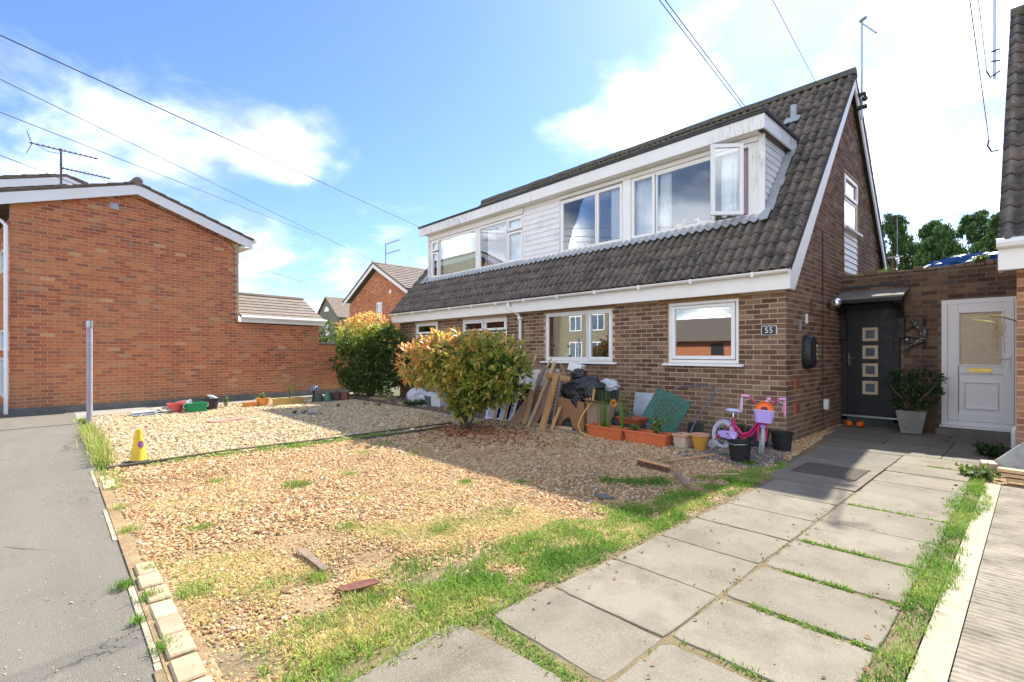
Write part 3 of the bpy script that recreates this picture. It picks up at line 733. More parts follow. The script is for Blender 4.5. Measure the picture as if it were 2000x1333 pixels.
    for k in range(12):
        z0 = 3.44 + k * .112; z1 = z0 + .120; y1a = EY + (z0 - EZ) / SL - .02; y1b = EY + (z1 - EZ) / SL - .02
        q = MB(); e = .012
        q.hexa([(cx - sgn * .02, fy + .001, z0), (cx + sgn * .014, fy + .001, z0), (cx + sgn * .014, max(y1a, fy + .03), z0), (cx - sgn * .02, max(y1a, fy + .03), z0),
                (cx - sgn * .02, fy + .001, z1), (cx - sgn * .004, fy + .001, z1), (cx - sgn * .004, max(y1b, fy + .03), z1), (cx - sgn * .02, max(y1b, fy + .03), z1)])
        q.build('cladding_board', M_board, do)
    q = MB(); q.box(cx - .05, cx + .05, fy - .018, fy - .001, 3.497, 4.79); q.build('corner_post', M_white, do, bevel=.003)
    # lead apron dressed over the tile rolls
    v = []; f = []; n = int((xs1 - xs0 + .1) / .012)
    for i in range(n + 1):
        x = xs0 - .05 + (xs1 - xs0 + .1) * i / n
        c = (xr - x) / (W2 / 2); fr = c - math.floor(c); wv = .040 * (0.5 + 0.5 * math.cos(2 * math.pi * (fr - .5))) ** 1.3
        jag = .02 * noise.noise(Vector((x * 9, 0, 0)))
        for s_, up in ((-.20 + jag, .080), (-.10, .082), (0, .075)):
            y = 8.262 + s_ * math.cos(th); v.append((x, y, roofz(y) + up + wv * (1 if s_ < -.01 else .5)))
        v.append((x, 8.256, 3.44))
    for i in range(n):
        for j in range(3): f.append((i * 4 + j, (i + 1) * 4 + j, (i + 1) * 4 + j + 1, i * 4 + j + 1))
    q = MB(); q.v = v; q.f = f; q.build('lead_apron', M_lead, do, smooth=True)
    # lead gutter up the side
    q = MB(); xg = cx + sgn * .02
    for k in range(9):
        s0, s1 = k * .21, k * .21 + .23; ya, yb = 8.15 + s0 * math.cos(th), 8.15 + s1 * math.cos(th); w = .15 + rnd.uniform(-.02, .02)
        n_ = Vector((0, -math.sin(th), math.cos(th)))
        pts = [(xg, ya, roofz(ya)), (xg + sgn * w, ya, roofz(ya)), (xg + sgn * w, yb, roofz(yb)), (xg, yb, roofz(yb))]
        q.hexa([Vector(p_) + n_ * (.075 + (.02 if i in (1, 2) else 0)) for i, p_ in enumerate(pts)] + [Vector(p_) + n_ * (.088 + (.022 if i in (1, 2) else 0)) for i, p_ in enumerate(pts)])
    q.build('lead_gutter', M_lead, do)
    # rooms behind the dormer
    q = MB(); q.box(xs0, xs1, 8.36, 10.9, 3.28, 3.34); q.box(xs0, xs1, 10.4, 10.46, 3.34, 4.99); q.box(xs0, xs0 + .05, 8.37, 10.4, 3.34, 4.99) ; q.box(xs1 - .08, xs1 - .03, 8.37, 10.4, 3.34, 4.99)
    q.build('inner_wall', M_innerlight, do)
    for w in wins: window(root, fy + .012 - .02, w[0], w[1], w[2], w[3], w[4], gmat=None if right else M_glass_far)
    return ro

# ---- number 55: the nearer half
h1 = thing('brick_house', 'nearer half of the dark brick pair with an open dormer window and the brick gable', 'house', (-2.45, 7.64, 0), 0, world=True)
rdw = [(-7.25, -5.60, 3.50, 4.68, [(-7.20, -6.27, 3.55, 4.63, 0), (-6.25, -5.62, 3.52, 4.66, 1)]),
       (-5.42, -3.16, 3.50, 4.70, [(-5.40, -4.90, 3.52, 4.68, 1), (-4.88, -3.77, 3.55, 4.65, 0)])]
roof1 = build_half(h1, -2.33, -7.955, -7.955, -3.0, rdw, True)
# the shared panel of white boards next to the party line
for k in range(11):
    z0 = 3.47 + k * .123; q = MB()
    q.hexa([(-8.40, 8.24, z0), (-7.262, 8.24, z0), (-7.262, 8.27, z0), (-8.40, 8.27, z0), (-8.40, 8.257, z0 + .131), (-7.262, 8.257, z0 + .131), (-7.262, 8.27, z0 + .131), (-8.40, 8.27, z0 + .131)]); q.build('cladding_board', M_board, h1)
q = MB(); q.box(-5.60, -5.42, 8.235, 8.269, 3.50, 4.70); q.build('mullion', M_upvc, h1, bevel=.004)
q = MB(); q.box(-7.26, -3.05, 8.222, 8.268, 4.702, 4.775); q.build('window_head', M_white, h1, bevel=.003)
# open casement
def open_sash():
    a = Vector((-3.62, 7.80, 0)); b = Vector((-3.24, 8.14, 0)); u = (b - a).normalized(); n = Vector((u.y, -u.x, 0)); L = (b - a).length
    z0, z1 = 3.53, 4.68; w = .062; mb = MB()
    def bar(s0, s1, c0, c1, t=.025): 
        c = a + u * (s0 + s1) / 2 + Vector((0, 0, (c0 + c1) / 2)); mb.obox(c, u * (s1 - s0) / 2, n * t, Vector((0, 0, (c1 - c0) / 2)))
    bar(0, w, z0, z1); bar(L - w, L, z0, z1); bar(w, L - w, z0, z0 + w); bar(w, L - w, z1 - w, z1)
    s = mb.build('open_sash', M_upvc, h1, bevel=.005, label='casement sash swung outward')
    p = MB(); p.obox(a + u * L / 2 + Vector((0, 0, (z0 + z1) / 2)), u * (L / 2 - w + .004), n * .004, Vector((0, 0, (z1 - z0) / 2 - w + .004))); p.build('pane', M_glass, s)
    h = MB(); h.box(-3.60, -3.58, 7.84, 7.87, 3.95, 4.10); h.tube([(-3.33, 8.10, 3.52), (-3.25, 8.26, 3.52)], .008, 6); h.build('window_stay', M_chrome, s)
open_sash()
# walls of the near half
W1 = Wall(h1, 'wall', (-2.45, 7.64), (-1, 0), (0, -1), 5.50, 0.0, lambda u: 2.215, M_dbrick, M_mortar, openings=[(1.0 - .34, 1.83, 1.14, 2.215), (2.97, 4.68, 1.14, 2.215)])
def gable_top(u):
    y = 7.64 + u; return roofz(y) - 0.14
W2 = Wall(h1, 'gable_wall', (-2.45, 7.64), (0, 1), (1, 0), 7.16, 0.0, gable_top, M_dbrick, M_mortar, openings=[(3.11, 4.16, 2.82, 4.70)], breaks=(3.40,), phase=-0.04, start=0.22)
lay_bricks([W1, W2], 300)
# timber lintel strips above the two openings
q = MB(); q.box(-4.46, -3.10, 7.63, 7.70, 2.142, 2.204); q.build('lintel', M_ply, h1)
q = MB(); q.box(-7.20, -5.35, 7.63, 7.70, 2.142, 2.204); q.build('lintel', M_ply, h1)
wa = window(h1, 7.66, -4.28, -3.11, 1.14, 2.14, [(-4.22, -3.17, 1.20, 2.08, 1)], gmat=M_glass_lo)
wb = window(h1, 7.66, -7.13, -5.42, 1.14, 2.14, [(-7.08, -6.02, 1.19, 2.09, 0), (-5.99, -5.45, 1.17, 2.11, 1)], gmat=M_glass_lo)
for (a, b, w) in ((-4.36, -3.03, wa), (-7.22, -5.32, wb)):
    q = MB(); q.hexa([(a, 7.56, 1.09), (b, 7.56, 1.09), (b, 7.66, 1.09), (a, 7.66, 1.09), (a, 7.56, 1.115), (b, 7.56, 1.115), (b, 7.66, 1.14), (a, 7.66, 1.14)]); q.build('window_sill', M_upvc, w, bevel=.004)
# gable window with white boards below
wg = window(h1, -2.47, 10.76, 11.79, 3.66, 4.69, [(10.81, 11.74, 4.25, 4.64, 1), (10.81, 11.74, 3.71, 4.22, 0)], axis='X', face=1)
q = MB(); q.box(-2.50, -2.38, 10.72, 11.85, 3.615, 3.655); q.build('window_sill', M_sill, wg)
for k in range(7):
    z0 = 2.83 + k * .112; q = MB(); q.hexa([(-2.52, 10.765, z0), (-2.455, 10.765, z0), (-2.455, 11.785, z0), (-2.52, 11.785, z0), (-2.52, 10.765, z0 + .118), (-2.475, 10.765, z0 + .118), (-2.475, 11.785, z0 + .118), (-2.52, 11.785, z0 + .118)]); q.build('cladding_board', M_board, h1)
# barge boards
def barge(name, parent, x0, x1, ya, yb, drop, depth, mat):
    mb = MB(); p = [(x0, ya, roofz(ya) - drop), (x0, yb, roofz(yb) - drop), (x0, yb, roofz(yb) - drop - depth), (x0, ya, roofz(ya) - drop - depth)]
    mb.prism(p, (x1 - x0, 0, 0), 4); return mb.build(name, mat, parent)
mb = MB(); x0, x1 = -2.365, -2.338
mb.prism([(x0, 7.43, 2.19), (x0, 7.43, roofz(7.43) - .02), (x0, RY, RZ - .02), (x0, RY, RZ - .30), (x0, 7.66, 2.19)], (x1 - x0, 0, 0), 5); mb.build('bargeboard', M_wclean, h1)
mb = MB(); mb.prism([(x0, RY + .001, RZ - .02), (x0, 14.7, roofz(14.7) - .02), (x0, 14.6, roofz(14.6) - .30), (x0, RY + .001, RZ - .30)], (x1 - x0, 0, 0), 4); mb.build('bargeboard', M_wclean, h1)
mb = MB(); mb.prism([(-2.45, 7.70, roofz(7.70) - .15), (-2.45, RY, RZ - .15), (-2.45, RY, RZ - .17), (-2.45, 7.70, roofz(7.70) - .17)], (.088, 0, 0), 4); mb.build('undercloak', M_wclean, h1)
# inside, ground floor
q = MB(); q.box(-7.9, -2.70, 10.2, 10.26, 0, 2.2); q.box(-7.9, -2.70, 7.9, 10.2, 2.14, 2.19); q.box(-5.0, -4.94, 7.87, 10.2, 0, 2.14); q.build('inner_wall', M_inner, h1)
# soil vent on the roof
y = 10.25; q = MB(); q.tube([(-3.15, y, roofz(y) - .02), (-3.15, y, roofz(y) + .28)], .058, 12); v_ = q.build('roof_vent', M_lead, h1, smooth=True)
q = MB(); q.tube([(-3.15, y, roofz(y) + .281), (-3.15, y, roofz(y) + .33)], .045, 12); q.build('vent_cap', M_felt, v_)
q = MB(); n_ = Vector((0, -math.sin(th), math.cos(th))); q.obox(Vector((-3.15, y - .05, roofz(y - .05))) + n_ * .06, (.13, 0, 0), Vector((0, math.cos(th), math.sin(th))) * .09, n_ * .008); q.build('vent_flashing', M_lead, v_)
# downpipe at the party line
q = MB(); q.tube([(-8.02, 7.385, 2.43), (-8.02, 7.385, 2.33), (-7.98, 7.42, 2.27), (-7.86, 7.54, 2.16), (-7.84, 7.585, 2.08), (-7.84, 7.585, 0.3)], .036, 10); dp = q.build('downpipe', M_upvc, h1, smooth=True)
for z in (2.05, 1.5, .9):
    q = MB(); q.box(-7.885, -7.795, 7.54, 7.638, z, z + .05); q.build('pipe_clip', M_upvc, dp)
# air bricks low on the gable wall
for (y, z) in ((8.1, .84), (8.1, .48)):
    q = MB(); q.box(-2.46, -2.434, y - .11, y + .11, z - .08, z + .08); ab = q.build('air_brick', M_terra, h1)
    for k in range(6): q = MB(); q.box(-2.4335, -2.430, y - .09, y + .09, z - .066 + k * .025, z - .053 + k * .025); q.build('slot', M_felt, ab)

# ---- farther half
h2 = thing('brick_house', 'farther half of the dark brick pair with four small top lights and coloured curtains upstairs', 'house', (-13.1, 7.64, 0), 0, world=True)
ldw = [(-12.34, -10.19, 3.50, 4.64, [(-12.31, -11.97, 3.53, 4.27, 1), (-12.31, -11.97, 4.31, 4.60, 1), (-11.93, -10.22, 3.54, 4.60, 0)]),
       (-10.11, -8.42, 3.50, 4.64, [(-10.08, -9.02, 3.54, 4.60, 0), (-8.98, -8.45, 3.53, 4.27, 1), (-8.98, -8.45, 4.31, 4.60, 1)])]
roof2 = build_half(h2, -7.965, -13.26, -12.48, -7.965, ldw, False)
q = MB(); q.box(-12.46, -8.42, 8.225, 8.268, 4.645, 4.78); q.build('window_head', M_wclean, h2)
W3 = Wall(h2, 'wall', (-7.965, 7.64), (-1, 0), (0, -1), 5.13, 0.0, lambda u: 2.215, M_dbrick, M_mortar, openings=[(.375, 2.055, .95, 2.13), (3.145, 4.255, 1.14, 2.15)], phase=.03)
lay_bricks([W3], 120)
w_ = window(h2, 7.66, -10.02, -8.34, .95, 2.13, [(-9.98, -9.20, 1.84, 2.09, 1), (-9.16, -8.38, 1.84, 2.09, 1), (-9.98, -9.20, .99, 1.80, 0), (-9.16, -8.38, .99, 1.80, 0)])
w_ = window(h2, 7.66, -12.22, -11.11, 1.14, 2.15, [(-12.18, -11.15, 1.84, 2.11, 1), (-12.18, -11.15, 1.18, 1.80, 0)])
q = MB(); q.box(-12.9, -8.0, 10.2, 10.26, 0, 2.2); q.box(-12.9, -8.0, 7.9, 10.2, 2.14, 2.19); q.build('inner_wall', M_inner, h2)
mb = MB(); mb.prism([(-13.24, 7.43, 2.19), (-13.24, 7.43, roofz(7.43) - .02), (-13.24, RY, RZ - .02), (-13.24, RY, RZ - .3), (-13.24, 7.66, 2.19)], (.025, 0, 0), 5); mb.build('bargeboard', M_wclean, h2)
mb = MB(); mb.prism([(-13.1, 7.66, 0), (-13.1, 14.5, 0), (-13.1, 14.5, 2.3), (-13.1, RY, RZ - .2), (-13.1, 7.66, 2.4)], (.2, 0, 0), 5); mb.build('gable_wall', M_dbrick, h2)
# the rear wall of both
for hh, a, b in ((h1, -7.95, -2.45), (h2, -13.1, -7.96)):
    mb = MB(); mb.box(a, b, 14.4, 14.6, 0, 2.4); mb.build('rear_wall', M_dbrick, hh)

# ================================================================== brick screen wall with two doors
iw = thing('brick_wall', 'sooty brown brick wall joining the two houses, with a dark door and a white door', 'wall', (-1.3, 10.54, 0), 0, world=True)
W4 = Wall(iw, 'brick_face', (-2.447, 10.54), (1, 0), (0, -1), 2.297, 0.0, lambda u: 2.66, M_ibrick, M_mortar_i, openings=[(0.0, .86, 0.0, 2.19), (1.39, 2.297, 0.0, 2.15)], thick=.2)
lay_bricks([W4], 300)
M_cop = simple('broken_coping', (0.20, 0.15, 0.11), (0.28, 0.19, 0.13), 12, 0.95, 0.9, 50, c3=(0.34, 0.30, 0.16), bdist=.02, varied=.3)
x = -2.44
while x < -.2:
    w = rnd.uniform(.09, .2); q = MB(); q.box(x, min(x + w - .008, -.155), 10.50 + rnd.uniform(0, .03), 10.76, 2.662, 2.70 + rnd.uniform(0, .055)); q.build('coping_brick', M_cop, iw, bevel=.008); x += w
q = MB(); q.box(-2.44, -1.55, 10.525, 10.545, 2.36, 2.40); q.box(-2.44, -1.55, 10.525, 10.545, 2.46, 2.50); q.build('tar_line', M_felt, iw)
q = MB(); q.box(-2.44, -.16, 10.75, 14.5, 2.50, 2.56); q.build('flat_roof', M_felt, iw)
# black door
M_anth = plastic('anthracite_door', (0.012, 0.013, 0.016), 0.4, .05)
M_anthf = plastic('anthracite_frame', (0.018, 0.019, 0.022), 0.5, .05)
q = MB(); x0, x1, z0, z1 = -2.44, -1.595, .10, 2.17; q.box(x0, x0 + .09, 10.50, 10.6, z0, z1); q.box(x1 - .09, x1, 10.50, 10.6, z0, z1); q.box(x0 + .09, x1 - .09, 10.50, 10.6, z1 - .10, z1)
df = q.build('black_door', M_anthf, iw, bevel=.004, label='anthracite front door with four square lights')
q = MB(); q.box(x0 + .09, x1 - .09, 10.525, 10.58, .17, z1 - .10); q.build('door_leaf', M_anth, df)
q = MB(); q.box(x0, x1, 10.50, 10.6, .0, .165); q.build('step_riser', M_felt, df)
q = MB(); q.box(x0 + .02, x1 - .02, 10.47, 10.53, .165, .19); q.build('threshold', M_steel, df)
M_gold = simple('brushed_gold_trim', (0.52, 0.42, 0.28), (0.46, 0.36, 0.23), 8, 0.4, 0, spec=0.5)
for k, zc in enumerate((1.63, 1.315, 1.0, .69)):
    xc = -2.01; q = MB(); frame_bars(q, 10.512, 10.526, xc - .112, xc + .112, zc - .118, zc + .118, .045); q.build('light_trim', M_gold, df)
    q = MB(); q.box(xc - .067, xc + .067, 10.516, 10.5245, zc - .073, zc + .073); q.build('pane', M_darkglass, df)
q = MB(); q.box(-2.335, -2.31, 10.505, 10.525, 1.08, 1.30); q.tube([(-2.322, 10.50, 1.21), (-2.322, 10.46, 1.21), (-2.22, 10.455, 1.21)], .010, 8); q.tube([(-2.322, 10.508, 1.28), (-2.322, 10.47, 1.24), (-2.322, 10.47, 1.12), (-2.322, 10.508, 1.08)], .008, 6); q.build('door_handle', M_chrome, df)
# canopy over it
M_canopy = simple('grey_felt_canopy', (0.22, 0.21, 0.19), (0.15, 0.145, 0.13), 7, 0.9, .5, 60)
cn = thing('door_canopy', 'shallow grey felt canopy on dark brackets above the anthracite door', 'canopy', (-1.95, 10.5, 2.2), 0, world=True)
q = MB(); q.hexa([(-2.44, 9.98, 2.21), (-1.47, 9.98, 2.21), (-1.47, 10.53, 2.36), (-2.44, 10.53, 2.36), (-2.44, 9.98, 2.245), (-1.47, 9.98, 2.245), (-1.47, 10.53, 2.41), (-2.44, 10.53, 2.41)]); q.build('canopy_top', M_canopy, cn, bevel=.004)
q = MB(); q.box(-2.43, -1.48, 9.985, 10.01, 2.16, 2.209); q.build('front_rail', M_anthf, cn)
for x in (-2.43, -1.60):
    q = MB(); q.prism([(x, 10.49, 1.60), (x, 10.42, 1.60), (x, 10.42, 1.85), (x, 10.34, 2.0), (x, 10.06, 2.13), (x, 10.06, 2.20), (x, 10.49, 2.34)], (.07, 0, 0), 7); q.build('bracket', M_anthf, cn)
    q = MB(); q.box(x - .012, x + .082, 10.40, 10.492, 1.55, 1.90); q.build('bracket_block', M_anthf, cn)
q = MB(); q.box(-2.44, -1.60, 10.60, 10.70, 0, 2.19); q.box(-1.06, -.155, 10.60, 10.70, 0, 2.15); q.build('door_backing', M_felt, iw)  # unseen boards added behind both doors to stop light leaking through
# white door
M_wdoor = painted('white_door', (0.84, 0.84, 0.83), amt=.12, rough=.35)
x0, x1, z0, z1 = -1.06, -.155, .15, 2.15
q = MB(); frame_bars(q, 10.50, 10.6, x0, x1, z0, z1, .075); wd = q.build('white_door', M_wdoor, iw, bevel=.005, label='white plastic door with patterned glass and a gold letter plate')
q = MB(); frame_bars(q, 10.495, 10.57, -.982, -.233, .228, 2.073, .125); q.box(-.85, -.355, 10.495, 10.57, .97, 1.10); q.box(-.85, -.355, 10.512, 10.57, .33, .971); q.build('door_leaf', M_wdoor, wd, bevel=.006)
q = MB(); frame_bars(q, 10.488, 10.513, -.80, -.40, .42, .86, .03); q.build('panel_moulding', M_wdoor, wd, bevel=.006)
q = MB(); frame_bars(q, 10.484, 10.496, -.87, -.335, 1.09, 1.96, .03); q.build('glazing_bead', M_wdoor, wd, bevel=.004)
q = MB(); q.box(-.845, -.36, 10.52, 10.53, 1.11, 1.94); q.build('pane', M_frosted, wd)
q = MB(); q.box(-.74, -.47, 10.483, 10.496, 1.00, 1.065); q.build('letter_plate', simple('brass', (0.60, 0.43, 0.13), (0.52, 0.37, 0.10), 9, 0.3, 0, metal=.8), wd, bevel=.004)
q = MB(); q.box(-.305, -.275, 10.47, 10.496, 1.05, 1.27); q.tube([(-.29, 10.48, 1.22), (-.29, 10.44, 1.22), (-.41, 10.435, 1.22)], .011, 8); q.build('door_handle', M_wdoor, wd)
q = MB(); q.box(-1.08, -.155, 10.44, 10.61, .118, .148); q.build('door_sill', M_wdoor, wd)
q = MB(); q.box(-1.1, -.155, 10.20, 10.53, 0, .115); q.build('door_step', M_dslab, iw)

# ================================================================== neighbour on the right
h3 = thing('brick_house', 'red brown brick house beside the driveway, only its tiled verge and wall edge in view', 'house', (-.15, 7.64, 0), 0, world=True)
W5 = Wall(h3, 'wall', (-.15, 7.64), (1, 0), (0, -1), 5.0, 0.0, lambda u: 2.2, M_nbrick, M_mortar_o, openings=[(2, 3.5, 1.1, 2.2)])
W6 = Wall(h3, 'side_wall', (-.15, 7.64), (0, 1), (-1, 0), 7.2, 0.0, lambda u: roofz(7.64 + u) - .14, M_nbrick, M_mortar_o, breaks=(3.4,), start=0.22)
lay_bricks([W5, W6], 90)
window(h3, 7.66, 1.86, 3.34, 1.1, 2.15, [(1.92, 3.28, 1.16, 2.09, 0)])
mb = MB(); nn = Vector((0, -math.sin(th), math.cos(th))) * .06; nr_ = Vector((0, math.sin(th), math.cos(th))) * .06
p = [(-.29, EY + .05, roofz(EY + .05) - .03), (5, EY + .05, roofz(EY + .05) - .03), (5, RY, RZ - .03), (-.29, RY, RZ - .03)]; mb.hexa([Vector(q_) - nn for q_ in p] + [Vector(q_) for q_ in p])
p = [(-.29, RY, RZ - .03), (5, RY, RZ - .03), (5, 14.7, roofz(14.7) - .03), (-.29, 14.7, roofz(14.7) - .03)]; mb.hexa([Vector(q_) - nr_ for q_ in p] + [Vector(q_) for q_ in p])
ro3 = mb.build('roof', M_felt, h3)
for c in range(4):
    for k in range(18):
        y = EY + k * GAUGE * math.cos(th); z = EZ + k * GAUGE * math.sin(th)
        inst('roof_tile', TILE, ro3, Vector((-.29 + .296 * (c + .5), y, z - .01)) - Vector(h3.location), (th - .10, 0, rnd.uniform(-.008, .008)))
mb = MB(); mb.box(-.29, 5, 7.44, 7.475, 2.19, 2.43); mb.build('fascia', M_wclean, h3, bevel=.004)
mb = MB(); mb.box(-.29, 5, 7.475, 7.66, 2.205, 2.22); mb.build('soffit', M_wclean, h3)
mb = MB(); mb.prism([(-.29, 7.445, 2.19), (-.29, 7.445, roofz(7.445) - .02), (-.29, RY, RZ - .02), (-.29, RY, RZ - .25), (-.29, 7.66, 2.19)], (.025, 0, 0), 5); mb.build('bargeboard', M_wclean, h3)
mb = MB(); mb.tube([(-.30, 7.40, 2.47), (5, 7.40, 2.47)], .055, 8); mb.build('gutter', M_wclean, h3)
mb = MB(); mb.tube([(-.29, RY, RZ + .03), (5, RY, RZ + .03)], .09, 8); mb.build('ridge_tile', M_feltmoss, h3)
q = MB(); q.tube([(-.215, 8.9, .32), (-.20, 8.9, .30), (-.20, 8.9, .0)], .03, 10); q.tube([(-.15, 8.9, .34), (-.19, 8.9, .34), (-.20, 8.9, .30)], .034, 10); q.build('waste_pipe', M_upvc, h3, smooth=True)

# ================================================================== orange brick house and its annex
RZO = math.atan2(.99, -.14)
oh = thing('orange_brick_house', 'orange brick house with a blank gable wall, white bargeboards and a tile roofed side annex', 'house', (-14.5, 0, 0), RZO)
def o_top(u):      # u from the left corner at s=-.63
    return 5.14 - .335 * abs((u - .63) - 1.47)
AP = 1.47
W7 = Wall(oh, 'wall', (-.63, 0), (1, 0), (0, -1), 6.79, 0.15, lambda u: o_top(u) if u < 4.42 else 2.16, M_obrick, M_mortar_o, breaks=(2.10, 4.42), thick=.2)
W9 = Wall(oh, 'front_wall', (-.63, 0), (0, 1), (-1, 0), 7.0, 0.15, lambda u: 4.1, M_obrick, M_mortar_o, openings=[(.10, 1.5, 1.35, 1.80), (.10, 1.5, 3.05, 3.54), (.10, 1.5, .35, 1.2)], thick=.2, start=.2) if 0 else Wall(oh, 'front_wall', (-.63, 0), (0, 1), (-1, 0), 7.0, 0.15, lambda u: 4.1, M_obrick, M_mortar_o, openings=[(.25, 1.5, 1.35, 1.80), (.25, 1.5, 3.05, 3.54), (.25, 1.5, .35, 1.2)], thick=.2, start=.2)
lay_bricks([W7, W9], 300, keep=lambda w, b: w is not W9)
q = MB(); q.box(-.61, 6.15, -.018, .2, -.05, .148); q.build('plinth', M_render, oh)
q = MB(); q.box(-.66, -.60, -.02, 6.9, -.05, .148); q.build('plinth', M_render, oh)
def fr(z0, z1):
    q = MB(); frame_bars(q, -.66, -.60, .25, 1.5, z0, z1, .05, 'X'); w = q.build('window', M_upvc, oh); p_ = MB(); p_.box(-.63, -.62, .30, 1.45, z0 + .05, z1 - .05); p_.build('pane', M_glass, w)
fr(1.35, 1.80); fr(3.05, 3.54); fr(.35, 1.2)
# roof: two slopes with stepped flat tiles along the verge
zr = 5.36; sl_ = .335; ang = math.atan(sl_)
def ozz(s): return zr - sl_ * abs(s - AP)
mb = MB(); mb.prism([(4.11, -.16, ozz(4.11) - .07), (AP, -.16, zr - .07), (AP, -.16, zr - .03), (4.11, -.16, ozz(4.11) - .03)], (0, 8, 0), 4); mb.prism([(-1.17, -.16, ozz(-1.17) - .07), (AP, -.16, zr - .07), (AP, -.16, zr - .03), (-1.17, -.16, ozz(-1.17) - .03)], (0, 8, 0), 4)
oro = mb.build('roof', M_tile_far, oh)
ft = flat_tile(M_tile_far, .33, .33, .028)
for k in range(9):
    for sgn in (1, -1):
        s0 = AP + sgn * (2.66 - k * .30)
        for r_ in range(2):
            # local y of the tile runs up the slope
            o = inst('roof_tile', ft, oro, (s0, -.02 + r_ * .335, ozz(s0) - .02), (0, 0, math.pi / 2 if sgn > 0 else -math.pi / 2)); o.rotation_mode = 'XYZ'
            o.rotation_euler = (ang - .06, 0, math.pi / 2 if sgn > 0 else -math.pi / 2)
q = MB(); q.tube([(AP, -.2, zr + .0), (AP, 7.8, zr + .0)], .10, 10); q.build('ridge_tile', M_tile_far, oro)
for sgn, e in ((1, 4.09), (-1, -1.15)):
    q = MB(); hh = [(AP, -.16, zr - .075), (e, -.16, ozz(e) - .075), (e, -.16, ozz(e) - .28), (e - sgn * .32, -.16, ozz(e - sgn * .32) - .31), (AP, -.16, zr - .30)]; q.prism(hh, (0, .03, 0), 5); q.build('bargeboard', M_wclean, oh)
    q = MB(); a, b = sorted((e - sgn * .30, e)); q.box(a, b, -.13, 7.8, ozz(e) - .29, ozz(e) - .27); q.build('soffit', M_wclean, oh)
    q = MB(); q.tube([(e + sgn * .06, -.17, ozz(e) - .08), (e + sgn * .06, 7.8, ozz(e) - .08)], .055, 8); q.build('gutter', M_wclean, oh)
q = MB(); q.tube([(-1.2, .25, 4.30), (-1.15, .22, 4.2), (-.75, .06, 4.0), (-.70, -.04, 3.9), (-.70, -.04, .05)], .035, 8); q.build('downpipe', M_upvc, oh, smooth=True)
q = MB(); q.box(.98, 1.14, -.025, -.001, 4.64, 4.78); q.build('wall_vent', M_lead, oh)
q = MB(); q.tube([(1.5, -.02, 4.98), (2.6, -.02, 4.64), (3.55, -.02, 4.30), (3.66, -.02, 4.15), (3.67, -.02, 2.25), (3.72, -.02, 2.13), (6.0, -.02, 2.12)], .008, 5); q.build('cable', M_felt, oh)
# annex roof
q = MB(); q.hexa([(3.80, -.10, 2.27), (6.27, -.10, 2.27), (6.27, 1.2, 3.00), (3.80, 1.2, 3.00), (3.80, -.10, 2.30), (6.27, -.10, 2.30), (6.27, 1.2, 3.03), (3.80, 1.2, 3.03)]); ar = q.build('annex_roof', M_tile_far, oh)
at = flat_tile(M_tile_pale, .305, .26, .03); aa = math.atan(.73 / 1.3)
for k in range(7):
    for c in range(8):
        dd = k * .205; inst('roof_tile', at, ar, (3.96 + c * .309 + (.15 if k % 2 else 0) * .0, -.12 + dd * math.cos(aa), 2.31 + dd * math.sin(aa)), (aa - .09, 0, rnd.uniform(-.01, .01)))
q = MB(); q.tube([(3.80, 1.2, 3.06), (6.27, 1.2, 3.06)], .07, 8); q.build('ridge_tile', M_tile_pale, ar)
q = MB(); q.box(3.79, 6.28, -.15, -.12, 2.15, 2.30); q.build('annex_fascia', M_wclean, oh); q = MB(); q.tube([(3.79, -.19, 2.29), (6.30, -.19, 2.29)], .045, 8); q.build('gutter', M_wclean, oh)
q = MB(); q.prism([(6.16, .0, 2.15), (6.16, 1.2, 2.15), (6.16, 1.2, 2.98), (6.16, .0, 2.28)], (.1, 0, 0), 4); q.box(6.1, 6.2, 0.2, 2.4, 0, 2.15); q.build('annex_side', M_wclean, oh)
# garden wall
gw = thing('garden_wall', 'low orange brick garden wall with a dark coping next to the tall red tipped shrub', 'wall', (-14.5, 0, 0), RZO)
W10 = Wall(gw, 'brick_face', (6.165, .02), (1, 0), (0, -1), 1.25, 0.15, lambda u: 1.56, M_obrick, M_mortar_o, thick=.2)
lay_bricks([W10], 80)
q = MB(); q.box(6.15, 7.45, -.02, .24, 1.562, 1.62); q.build('coping', M_render, gw, bevel=.006); q = MB(); q.box(6.165, 7.41, .005, .2, -.05, .148); q.build('plinth', M_render, gw)
fp = thing('timber_fence', 'orange timber fence panel between the garden wall and the tall red tipped shrub', 'fence', (-14.5, 0, 0), RZO)
for k in range(9):
    q = MB(); q.box(7.46 + k * .105, 7.46 + k * .105 + .098, .03, .05, 0, 1.62 + rnd.uniform(-.01, .01)); q.build('fence_board', M_plank, fp)
q = MB(); q.box(7.40, 7.46, 0, .08, 0, 1.7); q.build('fence_post', M_plank_old, fp)

